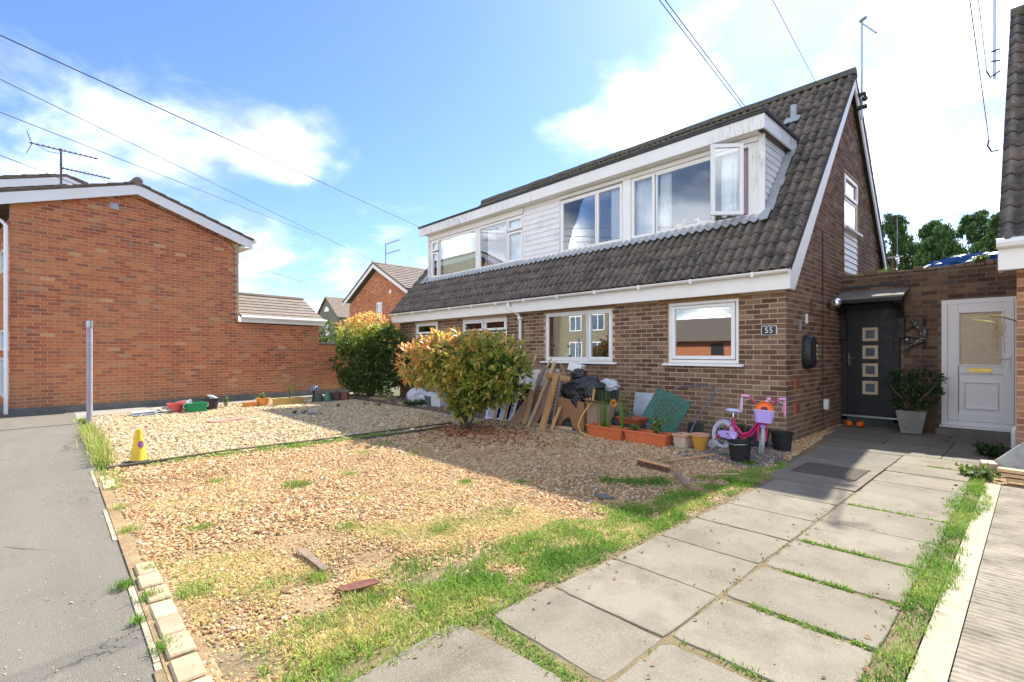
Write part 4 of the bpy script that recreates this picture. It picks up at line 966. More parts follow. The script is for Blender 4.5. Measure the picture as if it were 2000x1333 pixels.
# second orange house behind to the left
ohb = thing('orange_brick_house', 'orange brick house rising behind the blank gable, only its white trimmed roof end in view', 'house', (-14.5, 0, 0), RZO)
q = MB(); sA = 1.04; g = [(-3.2, 5.4, 0), (5.2, 5.4, 0), (5.2, 5.4, 4.95), (sA, 5.4, 6.34), (-3.2, 5.4, 4.95)]; q.prism(g, (0, 6, 0), 5); q.build('wall', M_obrick, ohb)
Wb = Wall(ohb, 'gable_face', (-2.4, 5.395), (1, 0), (0, -1), 5.2, 4.8, lambda u: 6.34 - .335 * abs(u - 2.4 - sA), M_obrick, M_mortar_o, breaks=(2.4 + sA,), thick=.1); lay_bricks([Wb], 60)
def bz(s): return 6.63 - .335 * abs(s - sA)
for sg, e in ((1, 5.5), (-1, -3.5)):
    q = MB(); q.prism([(sA, 5.15, 6.55), (e, 5.15, bz(e) - .08), (e, 5.15, bz(e) - .30), (sA, 5.15, 6.33)], (0, .03, 0), 4); q.build('bargeboard', M_wclean, ohb)
    q = MB(); q.prism([(sA, 5.13, 6.63), (e, 5.13, bz(e)), (e, 5.13, bz(e) - .06), (sA, 5.13, 6.57)], (0, 6, 0), 4); rb = q.build('roof', M_tile_far, ohb)
    for k in range(12):
        s0 = e - sg * k * .36; inst('roof_tile', ft, rb, (s0, 5.28, bz(s0) + .0), (ang - .05, 0, math.pi / 2 * sg), (1, 1.15, 1.2))

# far houses
fh = thing('far_brick_house', 'small distant orange brick gable with a brown tiled roof and one narrow window', 'house', (-25.7, 13.5, 0), 0, world=True)
Wf = Wall(fh, 'wall', (-29.2, 13.5), (1, 0), (0, -1), 7.0, 0.0, lambda u: 6.05 - .50 * abs(u - 3.6), M_obrick, M_mortar_o, openings=[(3.55, 4.15, 2.9, 4.15)], breaks=(3.6,), thick=.2); lay_bricks([Wf], 60)
window(fh, 13.47, -25.65, -25.05, 2.9, 4.15, [(-25.62, -25.08, 3.6, 4.11, 1), (-25.62, -25.08, 2.94, 3.56, 0)])
for sg, e in ((1, -21.9), (-1, -29.5)):
    ax = -25.6; ez = 6.4 - .5 * abs(e - ax)
    q = MB(); q.prism([(ax, 13.2, 6.38), (e, 13.2, ez - .02), (e, 13.2, ez - .26), (ax, 13.2, 6.12)], (0, .03, 0), 4); q.build('bargeboard', M_wclean, fh)
    q = MB(); q.prism([(ax, 13.15, 6.42), (e, 13.15, ez + .02), (e, 13.15, ez - .04), (ax, 13.15, 6.36)], (0, 11, 0), 4); fr_ = q.build('roof', M_tile_far, fh)
    if sg > 0:
        q = MB(); a5 = math.atan(.5); n3 = Vector((math.sin(a5), 0, math.cos(a5))); d3 = Vector((-math.cos(a5), 0, math.sin(a5)))
        for k in range(13):
            c0 = Vector((e, 0, ez + .02)) + d3 * (k * .32 + .17)
            for j in range(30):
                q.obox(c0 + Vector((0, 13.3 + j * .36, 0)) + n3 * .035, d3 * .18 - n3 * .018, (0, .175, 0), n3 * .014)
        q.build('roof_tiles', M_tile_pale, fr_, kind='stuff')
q = MB(); q.box(-24.2, -24.0, 13.45, 13.49, 4.55, 4.75); q.build('alarm_box', M_upvc, fh)
M_green = simple('grey_green_render', (0.21, 0.195, 0.145), (0.17, 0.16, 0.12), 3, 0.95, .4, 20)
gh = thing('grey_gabled_house', 'far small grey green gabled building with a white arched window between the orange houses', 'house', (-52, 21.5, 0), 0)
q = MB(); q.prism([(-3, 0, 0), (3, 0, 0), (3, 0, 5.0), (0, 0, 7.2), (-3, 0, 5.0)], (0, 8, 0), 5); q.build('wall', M_green, gh)
for sg in (1, -1):
    q = MB(); q.prism([(0, -.2, 7.35), (sg * 3.2, -.2, 5.0), (sg * 3.2, -.2, 4.85), (0, -.2, 7.2)], (0, 8.4, 0), 4); q.build('roof', M_tile_far, gh)
q = MB(); q.box(-.45, .45, -.04, -.005, 3.2, 4.8); w_ = q.build('window', M_upvc, gh); 
for a in (-.37, .04):
    q = MB(); q.box(a, a + .33, -.055, -.042, 3.35, 4.65); q.build('pane', M_darkglass, w_)
q = MB(); q.prism([(.6 * math.cos(math.pi * i / 12), -.04, 5.75 + .5 * math.sin(math.pi * i / 12)) for i in range(13)], (0, .03, 0), 13); q.build('arched_window', M_upvc, gh)

# opposite side of the street (seen only in the window reflections)
op = thing('bungalow', 'long orange brick bungalow with a brown roof mirrored in the ground floor window', 'house', (-22, -31, 0), 0)
M_opp = simple('plain_orange_brick', (0.50, 0.19, 0.09), (0.42, 0.15, 0.08), 6, 0.9, .2, 40)
q = MB(); q.box(-14, 12, -8, 0, 0, 2.55); q.build('wall', M_opp, op)
q = MB(); q.prism([(-14.5, .5, 2.45), (-14.5, -4, 4.95), (-14.5, -8.5, 2.45)], (27, 0, 0), 3); q.build('roof', simple('brown_roof', (0.12, 0.09, 0.075), (0.15, 0.115, 0.09), 3, 0.9, .3, 20), op)
for x in (-10, -5.5, .5, 5, 9):
    q = MB(); q.box(x, x + 1.3, .0, .04, 1.1, 2.2); w_ = q.build('window', M_anthf, op)
tn = thing('flats', 'two storey tan brick flats with white windows mirrored in the left ground floor window', 'building', (-27.5, -16.5, 0), 0)
q = MB(); q.box(-7, 4.5, -7, 0, 0, 5.1); q.build('wall', simple('tan_brick', (0.25, 0.215, 0.14), (0.21, 0.18, 0.115), 6, 0.9, .2, 40), tn)
q = MB(); q.box(-7.2, 4.7, -7.2, .2, 5.11, 5.35); q.build('roof', M_felt, tn)
for x in (-6, -2.6, .6, 2.9):
    for z in (.9, 3.1):
        q = MB(); frame_bars(q, .0, .05, x, x + 1.3, z, z + 1.3, .08); q.box(x + .6, x + .68, 0, .05, z + .08, z + 1.22); w_ = q.build('window', M_upvc, tn); q = MB(); q.box(x + .08, x + 1.22, .005, .02, z + .08, z + 1.22); q.build('pane', M_darkglass, w_)
print('structure ok')
# ================================================================== gravel, grass, leaves
def scatter_stones(name, pts, scl, rots, mat, sub=1, label=None):
    """real stones: one small faceted pebble set on every point"""
    me = bpy.data.meshes.new(name); n = len(pts); me.vertices.add(n)
    me.vertices.foreach_set('co', np.asarray(pts, dtype=np.float32).ravel())
    a = me.attributes.new('scl', 'FLOAT_VECTOR', 'POINT'); a.data.foreach_set('vector', np.asarray(scl, dtype=np.float32).ravel())
    a = me.attributes.new('rot', 'FLOAT_VECTOR', 'POINT'); a.data.foreach_set('vector', np.asarray(rots, dtype=np.float32).ravel())
    o = bpy.data.objects.new(name, me); col.objects.link(o)
    ng = bpy.data.node_groups.new(name, 'GeometryNodeTree')
    ng.interface.new_socket('Geometry', in_out='INPUT', socket_type='NodeSocketGeometry'); ng.interface.new_socket('Geometry', in_out='OUTPUT', socket_type='NodeSocketGeometry')
    gi = ng.nodes.new('NodeGroupInput'); go = ng.nodes.new('NodeGroupOutput')
    ip = ng.nodes.new('GeometryNodeInstanceOnPoints'); ic = ng.nodes.new('GeometryNodeMeshIcoSphere'); ic.inputs['Subdivisions'].default_value = sub
    sm = ng.nodes.new('GeometryNodeSetMaterial'); sm.inputs['Material'].default_value = mat
    r1 = ng.nodes.new('GeometryNodeInputNamedAttribute'); r1.data_type = 'FLOAT_VECTOR'; r1.inputs['Name'].default_value = 'rot'
    s1 = ng.nodes.new('GeometryNodeInputNamedAttribute'); s1.data_type = 'FLOAT_VECTOR'; s1.inputs['Name'].default_value = 'scl'
    er = ng.nodes.new('FunctionNodeEulerToRotation')
    ng.links.new(gi.outputs[0], ip.inputs['Points']); ng.links.new(ic.outputs['Mesh'], sm.inputs[0]); ng.links.new(sm.outputs[0], ip.inputs['Instance'])
    ng.links.new(r1.outputs[0], er.inputs[0]); ng.links.new(er.outputs[0], ip.inputs['Rotation']); ng.links.new(s1.outputs[0], ip.inputs['Scale'])
    ng.links.new(ip.outputs[0], go.inputs[0])
    md = o.modifiers.new('stones', 'NODES'); md.node_group = ng
    return tag(o, label, None, None, 'stuff')
def stone_mat(name, stops):
    m, t, b = base_mat(name, 0.75, 0.25); oi = N(t, 'ShaderNodeObjectInfo'); v = coords(t)
    c = ramp(t, oi.outputs['Random'], stops, 'CONSTANT')
    c = mixc(t, mr_(t, nz(t, v, 90, 3, 0.6), 0.4, 0.7, 0, 0.3), c, (0.30, 0.20, 0.12))
    LK(t, c, b.inputs['Base Color']); return m
M_gravel = stone_mat('flint_gravel', [(0, (0.52, 0.32, 0.14)), (.16, (0.57, 0.39, 0.20)), (.32, (0.40, 0.21, 0.085)), (.46, (0.60, 0.45, 0.27)), (.60, (0.45, 0.265, 0.11)), (.74, (0.26, 0.15, 0.075)), (.82, (0.53, 0.36, 0.18)), (.93, (0.66, 0.56, 0.41)), (.97, (0.20, 0.16, 0.13))])
M_gravel2 = stone_mat('pale_gravel', [(0, (0.50, 0.38, 0.20)), (.2, (0.57, 0.45, 0.27)), (.4, (0.42, 0.29, 0.14)), (.55, (0.61, 0.51, 0.34)), (.68, (0.45, 0.33, 0.18)), (.78, (0.30, 0.22, 0.13)), (.88, (0.65, 0.57, 0.42)), (.95, (0.27, 0.23, 0.17))])
M_slate = stone_mat('slate_chips', [(0, (0.12, 0.11, 0.12)), (.3, (0.20, 0.18, 0.17)), (.5, (0.30, 0.22, 0.15)), (.7, (0.15, 0.13, 0.14)), (.85, (0.42, 0.33, 0.24))])
M_soilstone = stone_mat('soil_lumps', [(0, (0.14, 0.11, 0.085)), (.4, (0.24, 0.18, 0.13)), (.7, (0.10, 0.08, 0.065)), (.88, (0.42, 0.35, 0.27))])
rng = np.random.RandomState(4)
def sstep(a, b, v): t_ = np.clip((v - a) / (b - a), 0, 1); return t_ * t_ * (3 - 2 * t_)
def inpoly(x, y, poly):
    r = np.zeros(len(x), bool); n = len(poly)
    for i in range(n):
        x0, y0 = poly[i]; x1, y1 = poly[(i + 1) % n]
        if y0 == y1: continue
        c = ((y0 > y) != (y1 > y)) & (x < (x1 - x0) * (y - y0) / (y1 - y0) + x0); r ^= c
    return r
def fbm(x, y, f, seed=0):
    out = np.zeros(len(x))
    for i in range(len(x)): out[i] = noise.fractal(Vector((x[i] * f + seed, y[i] * f - seed, seed * .37)), 1.0, 2.0, 3)
    return out
def gridnoise(f, seed):      # cheap lookup noise over the garden
    xs = np.linspace(-17, 1, 361); ys = np.linspace(-1, 11, 241); g = np.zeros((241, 361))
    for j, y in enumerate(ys):
        for i, x in enumerate(xs): g[j, i] = noise.noise(Vector((x * f + seed, y * f, seed))) + .5 * noise.noise(Vector((x * f * 2.3, y * f * 2.3 + seed, seed)))
    return lambda x, y: g[np.clip(((y + 1) * 20).astype(int), 0, 240), np.clip(((x + 17) * 20).astype(int), 0, 360)]
GN1 = gridnoise(0.9, 3.1); GN2 = gridnoise(2.6, 8.7); GN3 = gridnoise(6.0, 1.3)
def stones(name, poly, dens, size, mat, z=0.006, mask=None, label=None, flat=.6):
    p = np.array(poly); x0, y0 = p.min(0); x1, y1 = p.max(0); A = (x1 - x0) * (y1 - y0); n = int(A * dens)
    x = rng.uniform(x0, x1, n); y = rng.uniform(y0, y1, n); k = inpoly(x, y, poly); x, y = x[k], y[k]
    if mask is not None:
        k = mask(x, y); x, y = x[k], y[k]
    n = len(x); s = size * rng.lognormal(0, .32, n); 
    zz = z + GN2(x, y) * .008 + rng.uniform(0, size * .7, n)
    sc_ = np.stack([s * rng.uniform(.7, 1.3, n), s * rng.uniform(.6, 1.0, n), s * rng.uniform(flat * .7, flat * 1.2, n)], 1)
    rt = np.stack([rng.uniform(-.6, .6, n), rng.uniform(-.6, .6, n), rng.uniform(0, 6.28, n)], 1)
    return scatter_stones(name, np.stack([x, y, zz], 1), sc_, rt, mat, 1, label)
near = [(-6.98, .42), (-1.95, .42), (-1.85, 2.0), (-1.88, 5.4), (-2.0, 6.1), (-2.6, 6.1), (-7.0, 6.1)]
def cam_d2(x, y): return np.hypot(x, y)
stones('gravel', near, 12500, .0080, M_gravel, mask=lambda x, y: (cam_d2(x, y) < 3.9) & (rng.uniform(0, 1, len(x)) < np.clip(.72 + 1.1 * GN1(x, y) + .7 * GN2(x, y) - .35 * sstep(2.0, 1.0, np.hypot(x + 3.0, (y - 1.2) * 1.4)), .12, 1)), label='golden brown flint gravel nearest the camera')
stones('gravel', near, 6200, .0112, M_gravel, mask=lambda x, y: (rng.uniform(0, 1, len(x)) < np.clip(.85 + .9 * GN1(x, y) + .5 * GN2(x, y), .3, 1)) & (cam_d2(x, y) >= 3.85) & (cam_d2(x, y) < 6.6) & (y < 6.1 - .0 * x), label='golden brown flint gravel in front of the house')
stones('gravel', near, 2700, .017, M_gravel, mask=lambda x, y: (cam_d2(x, y) >= 6.5), label='golden gravel by the dividing timber edging')
far = [(-12.95, .5), (-7.02, .5), (-7.12, 6.1), (-14.2, 6.1), (-14.1, 4.2)]
stones('gravel', far, 1700, .021, M_gravel2, label='pale gravel of the bed beyond the dividing edging')
stones('gravel', [(-2.42, 6.8), (-2.05, 6.5), (-2.38, 10.4), (-2.43, 10.4)], 3500, .014, M_gravel, label='strip of gravel along the foot of the brick gable')
stones('slate_chippings', [(-3.1, 5.75), (-2.1, 5.75), (-2.15, 6.9), (-2.45, 7.5), (-3.3, 7.5)], 3500, .013, M_slate, z=.012, label='dark slate chippings round the bicycle')
stones('soil_lumps', [(-14.8, 6.2), (-2.6, 6.2), (-2.6, 7.6), (-14.8, 7.6)], 650, .025, M_soilstone, z=0, label='dark lumpy soil border at the foot of the house wall')
stones('drive_grit', [(-1.8, 1.4), (-.5, 1.4), (-.5, 5.3), (-1.8, 5.3)], 60, .0035, M_gravel, z=.022, label='grit scattered on the paving slabs')
stones('pavement_grit', [(-9, -2.0), (-1.6, -2.0), (-1.6, .42), (-9, .42)], 110, .0035, M_gravel2, z=.0, label='grit scattered along the tarmac footpath')

def blades(name, pts, h, w, tones, mat, lean=.5, label=None, segs=2):
    n = len(pts); pts = np.asarray(pts, float); az = rng.uniform(0, 6.283, n); ln = rng.uniform(.15, 1, n) * lean
    H = h * rng.lognormal(0, .3, n); dx, dy = np.cos(az), np.sin(az); sx, sy = -dy, dx; W = w * rng.uniform(.7, 1.3, n)
    V = np.zeros((n, 5, 3))
    for k, (t_, ww) in enumerate(((0, 1.0), (.55, .8))):
        cx = pts[:, 0] + dx * ln * H * t_ ** 1.6; cy = pts[:, 1] + dy * ln * H * t_ ** 1.6; cz = pts[:, 2] + H * t_ * (1 - .15 * ln)
        V[:, 2 * k] = np.stack([cx - sx * W * ww / 2, cy - sy * W * ww / 2, cz], 1); V[:, 2 * k + 1] = np.stack([cx + sx * W * ww / 2, cy + sy * W * ww / 2, cz], 1)
    V[:, 4] = np.stack([pts[:, 0] + dx * ln * H, pts[:, 1] + dy * ln * H, pts[:, 2] + H * (1 - .45 * ln)], 1)
    me = bpy.data.meshes.new(name); me.vertices.add(5 * n); me.vertices.foreach_set('co', V.reshape(-1).astype(np.float32))
    base = np.arange(n)[:, None] * 5; loops = np.concatenate([base + 0, base + 1, base + 3, base + 2, base + 2, base + 3, base + 4], 1).ravel()
    me.loops.add(7 * n); me.loops.foreach_set('vertex_index', loops.astype(np.int32))
    st = np.stack([np.arange(n) * 7, np.arange(n) * 7 + 4], 1).ravel(); me.polygons.add(2 * n); me.polygons.foreach_set('loop_start', st.astype(np.int32))
    me.update(calc_edges=True); me.validate()
    at = me.attributes.new('tone', 'FLOAT', 'FACE'); at.data.foreach_set('value', np.repeat(np.clip(tones, 0, 1), 2).astype(np.float32))
    me.materials.append(mat); o = bpy.data.objects.new(name, me); col.objects.link(o); tag(o, label, None, None, 'stuff'); return o
def area_pts(poly, dens, fn, z=.004):
    p = np.array(poly); x0, y0 = p.min(0); x1, y1 = p.max(0); n = int((x1 - x0) * (y1 - y0) * dens)
    x = rng.uniform(x0, x1, n); y = rng.uniform(y0, y1, n); k = inpoly(x, y, poly) & (rng.uniform(0, 1, n) < fn(x, y)); x, y = x[k], y[k]
    return np.stack([x, y, np.full(len(x), z)], 1)
# lush strip along the left side of the path
def strip_fn(x, y):
    edge = -1.80 - .02 * y
    w = np.interp(y, [.6, 1.3, 2.0, 2.8, 3.6, 4.6, 5.4, 6.0], [.60, .62, .72, .62, .40, .42, .32, .12]) + GN2(x, y) * .34
    d = (edge - x); return np.clip(sstep(-.05, .02, d) * (1 - sstep(.55 * w, 1.15 * w, d)) * (.62 + 1.1 * GN3(x, y) + .5 * GN2(x + 3, y)), 0, 1)
P_ = area_pts([(-3.2, .6), (-1.70, .6), (-1.70, 6.2), (-3.2, 6.2)], 24000, strip_fn)
t_ = .42 + .35 * GN2(P_[:, 0], P_[:, 1]) + rng.uniform(-.12, .22, len(P_)) + .22 * sstep(2.2, 1.0, P_[:, 1]); blades('grass', P_, .040, .0046, t_, M_grass, .9, 'lush green grass along the path side of the gravel')
# sparse, partly dry grass creeping into the gravel
def sparse_fn(x, y):
    g = GN1(x, y) + .5 * GN2(x, y)
    fall = np.clip(1.15 - .30 * np.hypot(x + 2.3, y - 1.4), 0, 1)
    return np.clip(sstep(-.10, .35, g) * fall * .9 + sstep(.42, .62, g) * .25, 0, 1) * .95
P_ = area_pts([(-6.6, .5), (-1.9, .5), (-1.9, 4.2), (-6.6, 4.2)], 12500, sparse_fn, .012)
t_ = .88 + .35 * GN2(P_[:, 0] + 1, P_[:, 1]) + rng.uniform(-.2, .25, len(P_)); blades('dry_grass', P_, .022, .0032, t_, M_grass, 2.2, 'sparse dry grass growing through the near gravel')
# tufts
tp = []; tt = []
for (x, y, r_, tn_, nn_) in [(-4.94, 1.75, .13, .35, 420), (-2.81, 1.11, .08, .6, 220), (-2.96, 2.06, .12, .45, 260), (-2.77, 4.2, .13, .22, 500), (-2.6, 4.39, .17, .2, 900), (-2.95, 4.1, .12, .22, 300), (-2.35, 4.9, .1, .3, 200),
                        (-5.0, 2.3, .10, .5, 160), (-4.2, .8, .08, .5, 160), (-3.1, .55, .09, .5, 200), (-2.55, 1.55, .16, .3, 420), (-2.35, 1.2, .12, .3, 380), (-3.5, 1.6, .1, .5, 160), (-2.3, 3.4, .1, .3, 200), (-5.6, 1.2, .1, .5, 200), (-3.9, 3.0, .08, .4, 150),
                        (-3.5, 3.4, .07, .4, 120), (-2.9, 2.7, .09, .4, 160), (-5.9, 2.9, .14, .5, 200), (-6.3, 3.4, .16, .45, 260), (-5.4, 3.3, .1, .4, 140), (-3.0, 5.3, .1, .3, 150), (-4.6, 5.6, .1, .3, 120), (-8.1, 3.0, .2, .55, 200), (-8.9, 2.6, .15, .6, 120),
                        (-3.6, .42, .06, .5, 120), (-3.2, .38, .05, .4, 140), (-2.6, .36, .05, .4, 120), (-4.5, .4, .07, .6, 120), (-5.2, .42, .08, .7, 140), (-6.0, .45, .08, .6, 120), (-2.95, .30, .03, .4, 80), (-3.45, .29, .04, .3, 120)]:
    a = rng.normal(0, r_ * .55, nn_); b = rng.normal(0, r_ * .55, nn_); tp.append(np.stack([x + a, y + b, np.full(nn_, .008)], 1)); tt.append(np.full(nn_, tn_) + rng.uniform(-.15, .2, nn_))
blades('grass_tufts', np.concatenate(tp), .040, .004, np.concatenate(tt), M_grass, .9, 'small grass tufts dotted over the gravel')
# green band along the dividing edging
def band_fn(x, y):
    c = -7.0 + 0 * y; return np.clip((1 - sstep(.08, .24, np.abs(x - c))) * (.55 + .9 * GN2(x, y * 1.3)) * sstep(.6, 1.4, y) * sstep(4.6, 3.8, y), 0, 1)
P_ = area_pts([(-7.35, .5), (-6.6, .5), (-6.6, 4.6), (-7.35, 4.6)], 7000, band_fn, .01)
blades('grass', P_, .045, .006, .42 + .3 * GN3(P_[:, 0], P_[:, 1]) + rng.uniform(-.1, .15, len(P_)), M_grass, .8, 'band of green grass along the dark dividing edging')
# right edge of the path
def right_fn(x, y):
    c = -.405; w = np.interp(y, [.9, 1.6, 2.3, 3.2, 3.6, 4.3, 4.9, 5.1, 5.6, 6.3, 6.9], [.07, .075, .07, .06, .11, .12, .06, .08, .15, .11, .05]) + GN3(x, y) * .03
    return np.clip((1 - sstep(.6 * w, w * 1.1, np.abs(x - c))) * (.75 + 1.2 * GN2(x * 1.5, y)), 0, 1)
P_ = area_pts([(-.75, .9), (-.2, .9), (-.2, 7.0), (-.75, 7.0)], 15000, right_fn, .01)
blades('grass', P_, .036, .0042, .42 + .4 * GN2(P_[:, 0], P_[:, 1]) + rng.uniform(-.15, .2, len(P_)), M_grass, 1.1, 'ragged grass between the paving slabs and the driveway')
# weeds in the joints of the right hand slabs
jp = []
for (y, x0, x1, d) in [(2.58, -1.0, -.5, 900), (3.13, -1.1, -.45, 1500), (3.73, -1.1, -.45, 1500), (4.91, -1.1, -.45, 1100), (7.22, -.85, -.5, 600), (2.03, -1.08, -.5, 500), (6.62, -.7, -.48, 100), (7.8, -1.0, -.6, 180)]:
    n = int(d); x = rng.uniform(x0, x1, n); k = rng.uniform(0, 1, n) < np.clip(.55 + 1.3 * GN3(x * 1.7, np.full(n, y * 3)), .05, 1); x = x[k]; jp.append(np.stack([x, y + .01 + rng.normal(0, .012, len(x)), np.full(len(x), .012)], 1))
x = rng.uniform(-1.80, -1.2, 1100); jp.append(np.stack([x, 1.50 + rng.normal(0, .03, 1100) + (x + 1.5) * -.08, np.full(1100, .01)], 1))
y = rng.uniform(1.2, 5.3, 900); k = rng.uniform(0, 1, 900) < np.clip(.15 + GN3(y - 6, y), 0, 1); y = y[k]; jp.append(np.stack([-1.137 + rng.normal(0, .005, len(y)), y, np.full(len(y), .008)], 1))
P_ = np.concatenate(jp); blades('joint_weeds', P_, .022, .005, .40 + rng.uniform(-.2, .35, len(P_)), M_grass, 1.1, 'low green weeds sprouting from the joints of the paving slabs')
# tall dry grass by the pavement corner
x = rng.uniform(-10.6, -7.3, 1500); y = .44 + rng.normal(0, .05, 1500); P_ = np.stack([x, y, np.zeros(1500)], 1)
blades('tall_grass', P_, .17, .007, .68 + rng.uniform(-.25, .35, 1500), M_grass, .7, 'tall yellowing grass at the pavement edge behind the cone')
x = np.concatenate([rng.normal(c, .25, 160) for c in (-11.3, -12.4, -7.0, -6.5)]); P_ = np.stack([x, .45 + rng.normal(0, .06, len(x)), np.zeros(len(x))], 1)
blades('tall_grass', P_, .06, .008, .55 + rng.uniform(-.25, .3, len(x)), M_grass, .9, 'short verge grass at the pavement edge')

def leafcloud(pts, dirs, size, tones, ratio=.38, droop=.25, fold=.25):
    """pointed folded leaves; returns an MB-like mesh through numpy"""
    n = len(pts); pts = np.asarray(pts, float); d = np.asarray(dirs, float); d /= np.linalg.norm(d, axis=1)[:, None] + 1e-9
    up = rng.normal(0, .5, (n, 3)) + np.array([0, 0, 1.0]); s = np.cross(d, up); s /= np.linalg.norm(s, axis=1)[:, None] + 1e-9; u = np.cross(s, d)
    L = (size * rng.lognormal(0, .25, n))[:, None]; W = L * ratio / 2
    V = np.zeros((n, 6, 3)); V[:, 0] = pts; V[:, 1] = pts + d * L * .5 - u * L * .03
    V[:, 2] = pts + d * L - u * L * droop; V[:, 3] = pts + d * L * .45 + s * W + u * W * fold; V[:, 4] = pts + d * L * .45 - s * W + u * W * fold; V[:, 5] = V[:, 2]
    V = V[:, :5]
    return V, np.clip(tones, 0, 1)
def leaf_mesh(name, parts, mat, parent=None, kind=None, label=None, off=None):
    V = np.concatenate([p[0] for p in parts]); T = np.concatenate([p[1] for p in parts]); n = len(V)
    if off is not None: V = V - np.asarray(off)
    me = bpy.data.meshes.new(name); me.vertices.add(5 * n); me.vertices.foreach_set('co', V.reshape(-1).astype(np.float32))
    b = np.arange(n)[:, None] * 5; loops = np.concatenate([b + 0, b + 3, b + 1, b + 3, b + 2, b + 1, b + 0, b + 1, b + 4, b + 1, b + 2, b + 4], 1).ravel()
    me.loops.add(12 * n); me.loops.foreach_set('vertex_index', loops.astype(np.int32)); me.polygons.add(4 * n); me.polygons.foreach_set('loop_start', (np.arange(4 * n) * 3).astype(np.int32))
    me.update(calc_edges=True)
    at = me.attributes.new('tone', 'FLOAT', 'FACE'); at.data.foreach_set('value', np.repeat(T, 4).astype(np.float32))
    me.materials.append(mat); o = bpy.data.objects.new(name, me); col.objects.link(o)
    if parent: o.parent = parent
    tag(o, label, None, None, kind); return o
# fallen red leaves under the near shrub
n = 1500; x = rng.normal(-6.3, .75, n); y = rng.normal(5.0, .42, n) ; k = (y < 5.9) & (x > -7.0); x, y = x[k], y[k]
Vv = leafcloud(np.stack([x, y, rng.uniform(.02, .05, len(x))], 1), np.stack([rng.normal(0, 1, len(x)), rng.normal(0, 1, len(x)), rng.normal(0, .15, len(x))], 1), .05, rng.uniform(0, 1, len(x)), .45)
leaf_mesh('leaf_litter', [Vv], M_redleaf, None, 'stuff', 'dark red fallen leaves under the orange tipped shrub')
lx = []; ly = []
for (cx_, sx_, y0_, y1_, n_) in ((-1.86, .07, .9, 5.2, 230), (-.46, .05, 1.2, 6.5, 150), (-1.14, .03, 1.4, 5.3, 60), (-1.2, .5, 1.0, 5.0, 70), (-3.0, .7, .5, 3.0, 160)):
    lx.append(rng.normal(cx_, sx_, n_)); ly.append(rng.uniform(y0_, y1_, n_))
lx = np.concatenate(lx); ly = np.concatenate(ly); nn0 = len(lx)
leaf_mesh('dead_leaf_bits', [leafcloud(np.stack([lx, ly, np.full(nn0, .030)], 1), np.stack([rng.normal(0, 1, nn0), rng.normal(0, 1, nn0), rng.normal(0, .1, nn0)], 1), .022, rng.uniform(0, 1, nn0), .5)], simple('dead_leaf', (0.34, 0.22, 0.12), (0.22, 0.13, 0.07), 30, .9, 0, varied=.3), None, 'stuff', 'brown leaf fragments blown along the edges of the path')

# ================================================================== shrubs
def shrub(name, label, base, lobes, trunk_top, nl, size, tone_fn, seed, cat='shrub', mat=None, whorl=6, trunk=True, group=None, stems=7, clear=.0):
    r_ = np.random.RandomState(seed); t = thing(name, label, cat, base, 0, group); parts = []
    tot = sum(a * b * c for _, (a, b, c) in lobes)
    nodes = []
    for (c, rad) in lobes:
        m = int(nl * rad[0] * rad[1] * rad[2] / tot)
        v = r_.normal(0, 1, (m, 3)); v /= np.linalg.norm(v, axis=1)[:, None]
        rr_ = np.where(r_.uniform(0, 1, m) < .75, r_.uniform(.80, 1.03, m), r_.uniform(.35, .85, m))
        bump_ = np.array([1 + .20 * noise.noise(Vector(q) * 2.2 + Vector((seed, c[0], c[2]))) + .10 * noise.noise(Vector(q) * 5.5) for q in v]); P = np.array(c) + v * np.array(rad) * (rr_ * bump_)[:, None]
        nodes.append((P, v, rr_))
    P = np.concatenate([q[0] for q in nodes]); Vn = np.concatenate([q[1] for q in nodes]); Rr = np.concatenate([q[2] for q in nodes])
    k = P[:, 2] > clear; P, Vn, Rr = P[k], Vn[k], Rr[k]
    for w in range(whorl):
        d = Vn * .55 + r_.normal(0, .62, P.shape) + np.array([0, 0, .42])
        parts.append(leafcloud(P + d * .006, d, size, tone_fn(P, Vn, Rr, r_) + r_.uniform(-.08, .08, len(P))))
    leaf_mesh('crown', parts, mat or M_photinia, t, 'stuff')
    if trunk:
        q = MB(); zt = trunk_top
        for i in range(stems):
            a = 2 * math.pi * i / stems + r_.uniform(-.3, .3); lb = lobes[i % len(lobes)][0]
            e = Vector((lb[0] + .25 * math.cos(a), lb[1] + .25 * math.sin(a), lb[2] * 1.05)); s0 = Vector((.05 * math.cos(a), .05 * math.sin(a), 0)); m1 = s0.lerp(e, .35) + Vector((0, 0, .08))
            q.tube([s0, m1, s0.lerp(e, .7), e], [.028, .020, .013, .006], 6)
        q.build('trunk', M_bark, t, smooth=True)
    return t
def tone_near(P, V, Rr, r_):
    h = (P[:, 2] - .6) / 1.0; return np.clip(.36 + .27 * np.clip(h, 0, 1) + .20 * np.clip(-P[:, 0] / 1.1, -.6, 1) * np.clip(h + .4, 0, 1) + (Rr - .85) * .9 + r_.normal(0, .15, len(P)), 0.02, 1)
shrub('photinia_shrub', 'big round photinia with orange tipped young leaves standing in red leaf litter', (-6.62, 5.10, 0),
      [((-.30, -.05, 1.20), (.80, .62, .50)), ((.40, .2, 1.10), (.66, .58, .50)), ((-.95, -.2, 1.12), (.52, .45, .40)), ((.1, .1, .78), (.62, .55, .48)), ((.72, .2, .92), (.50, .45, .42)), ((0.05, 0, .48), (.32, .3, .25))], .9, 1900, .105, tone_near, 5, clear=.26)
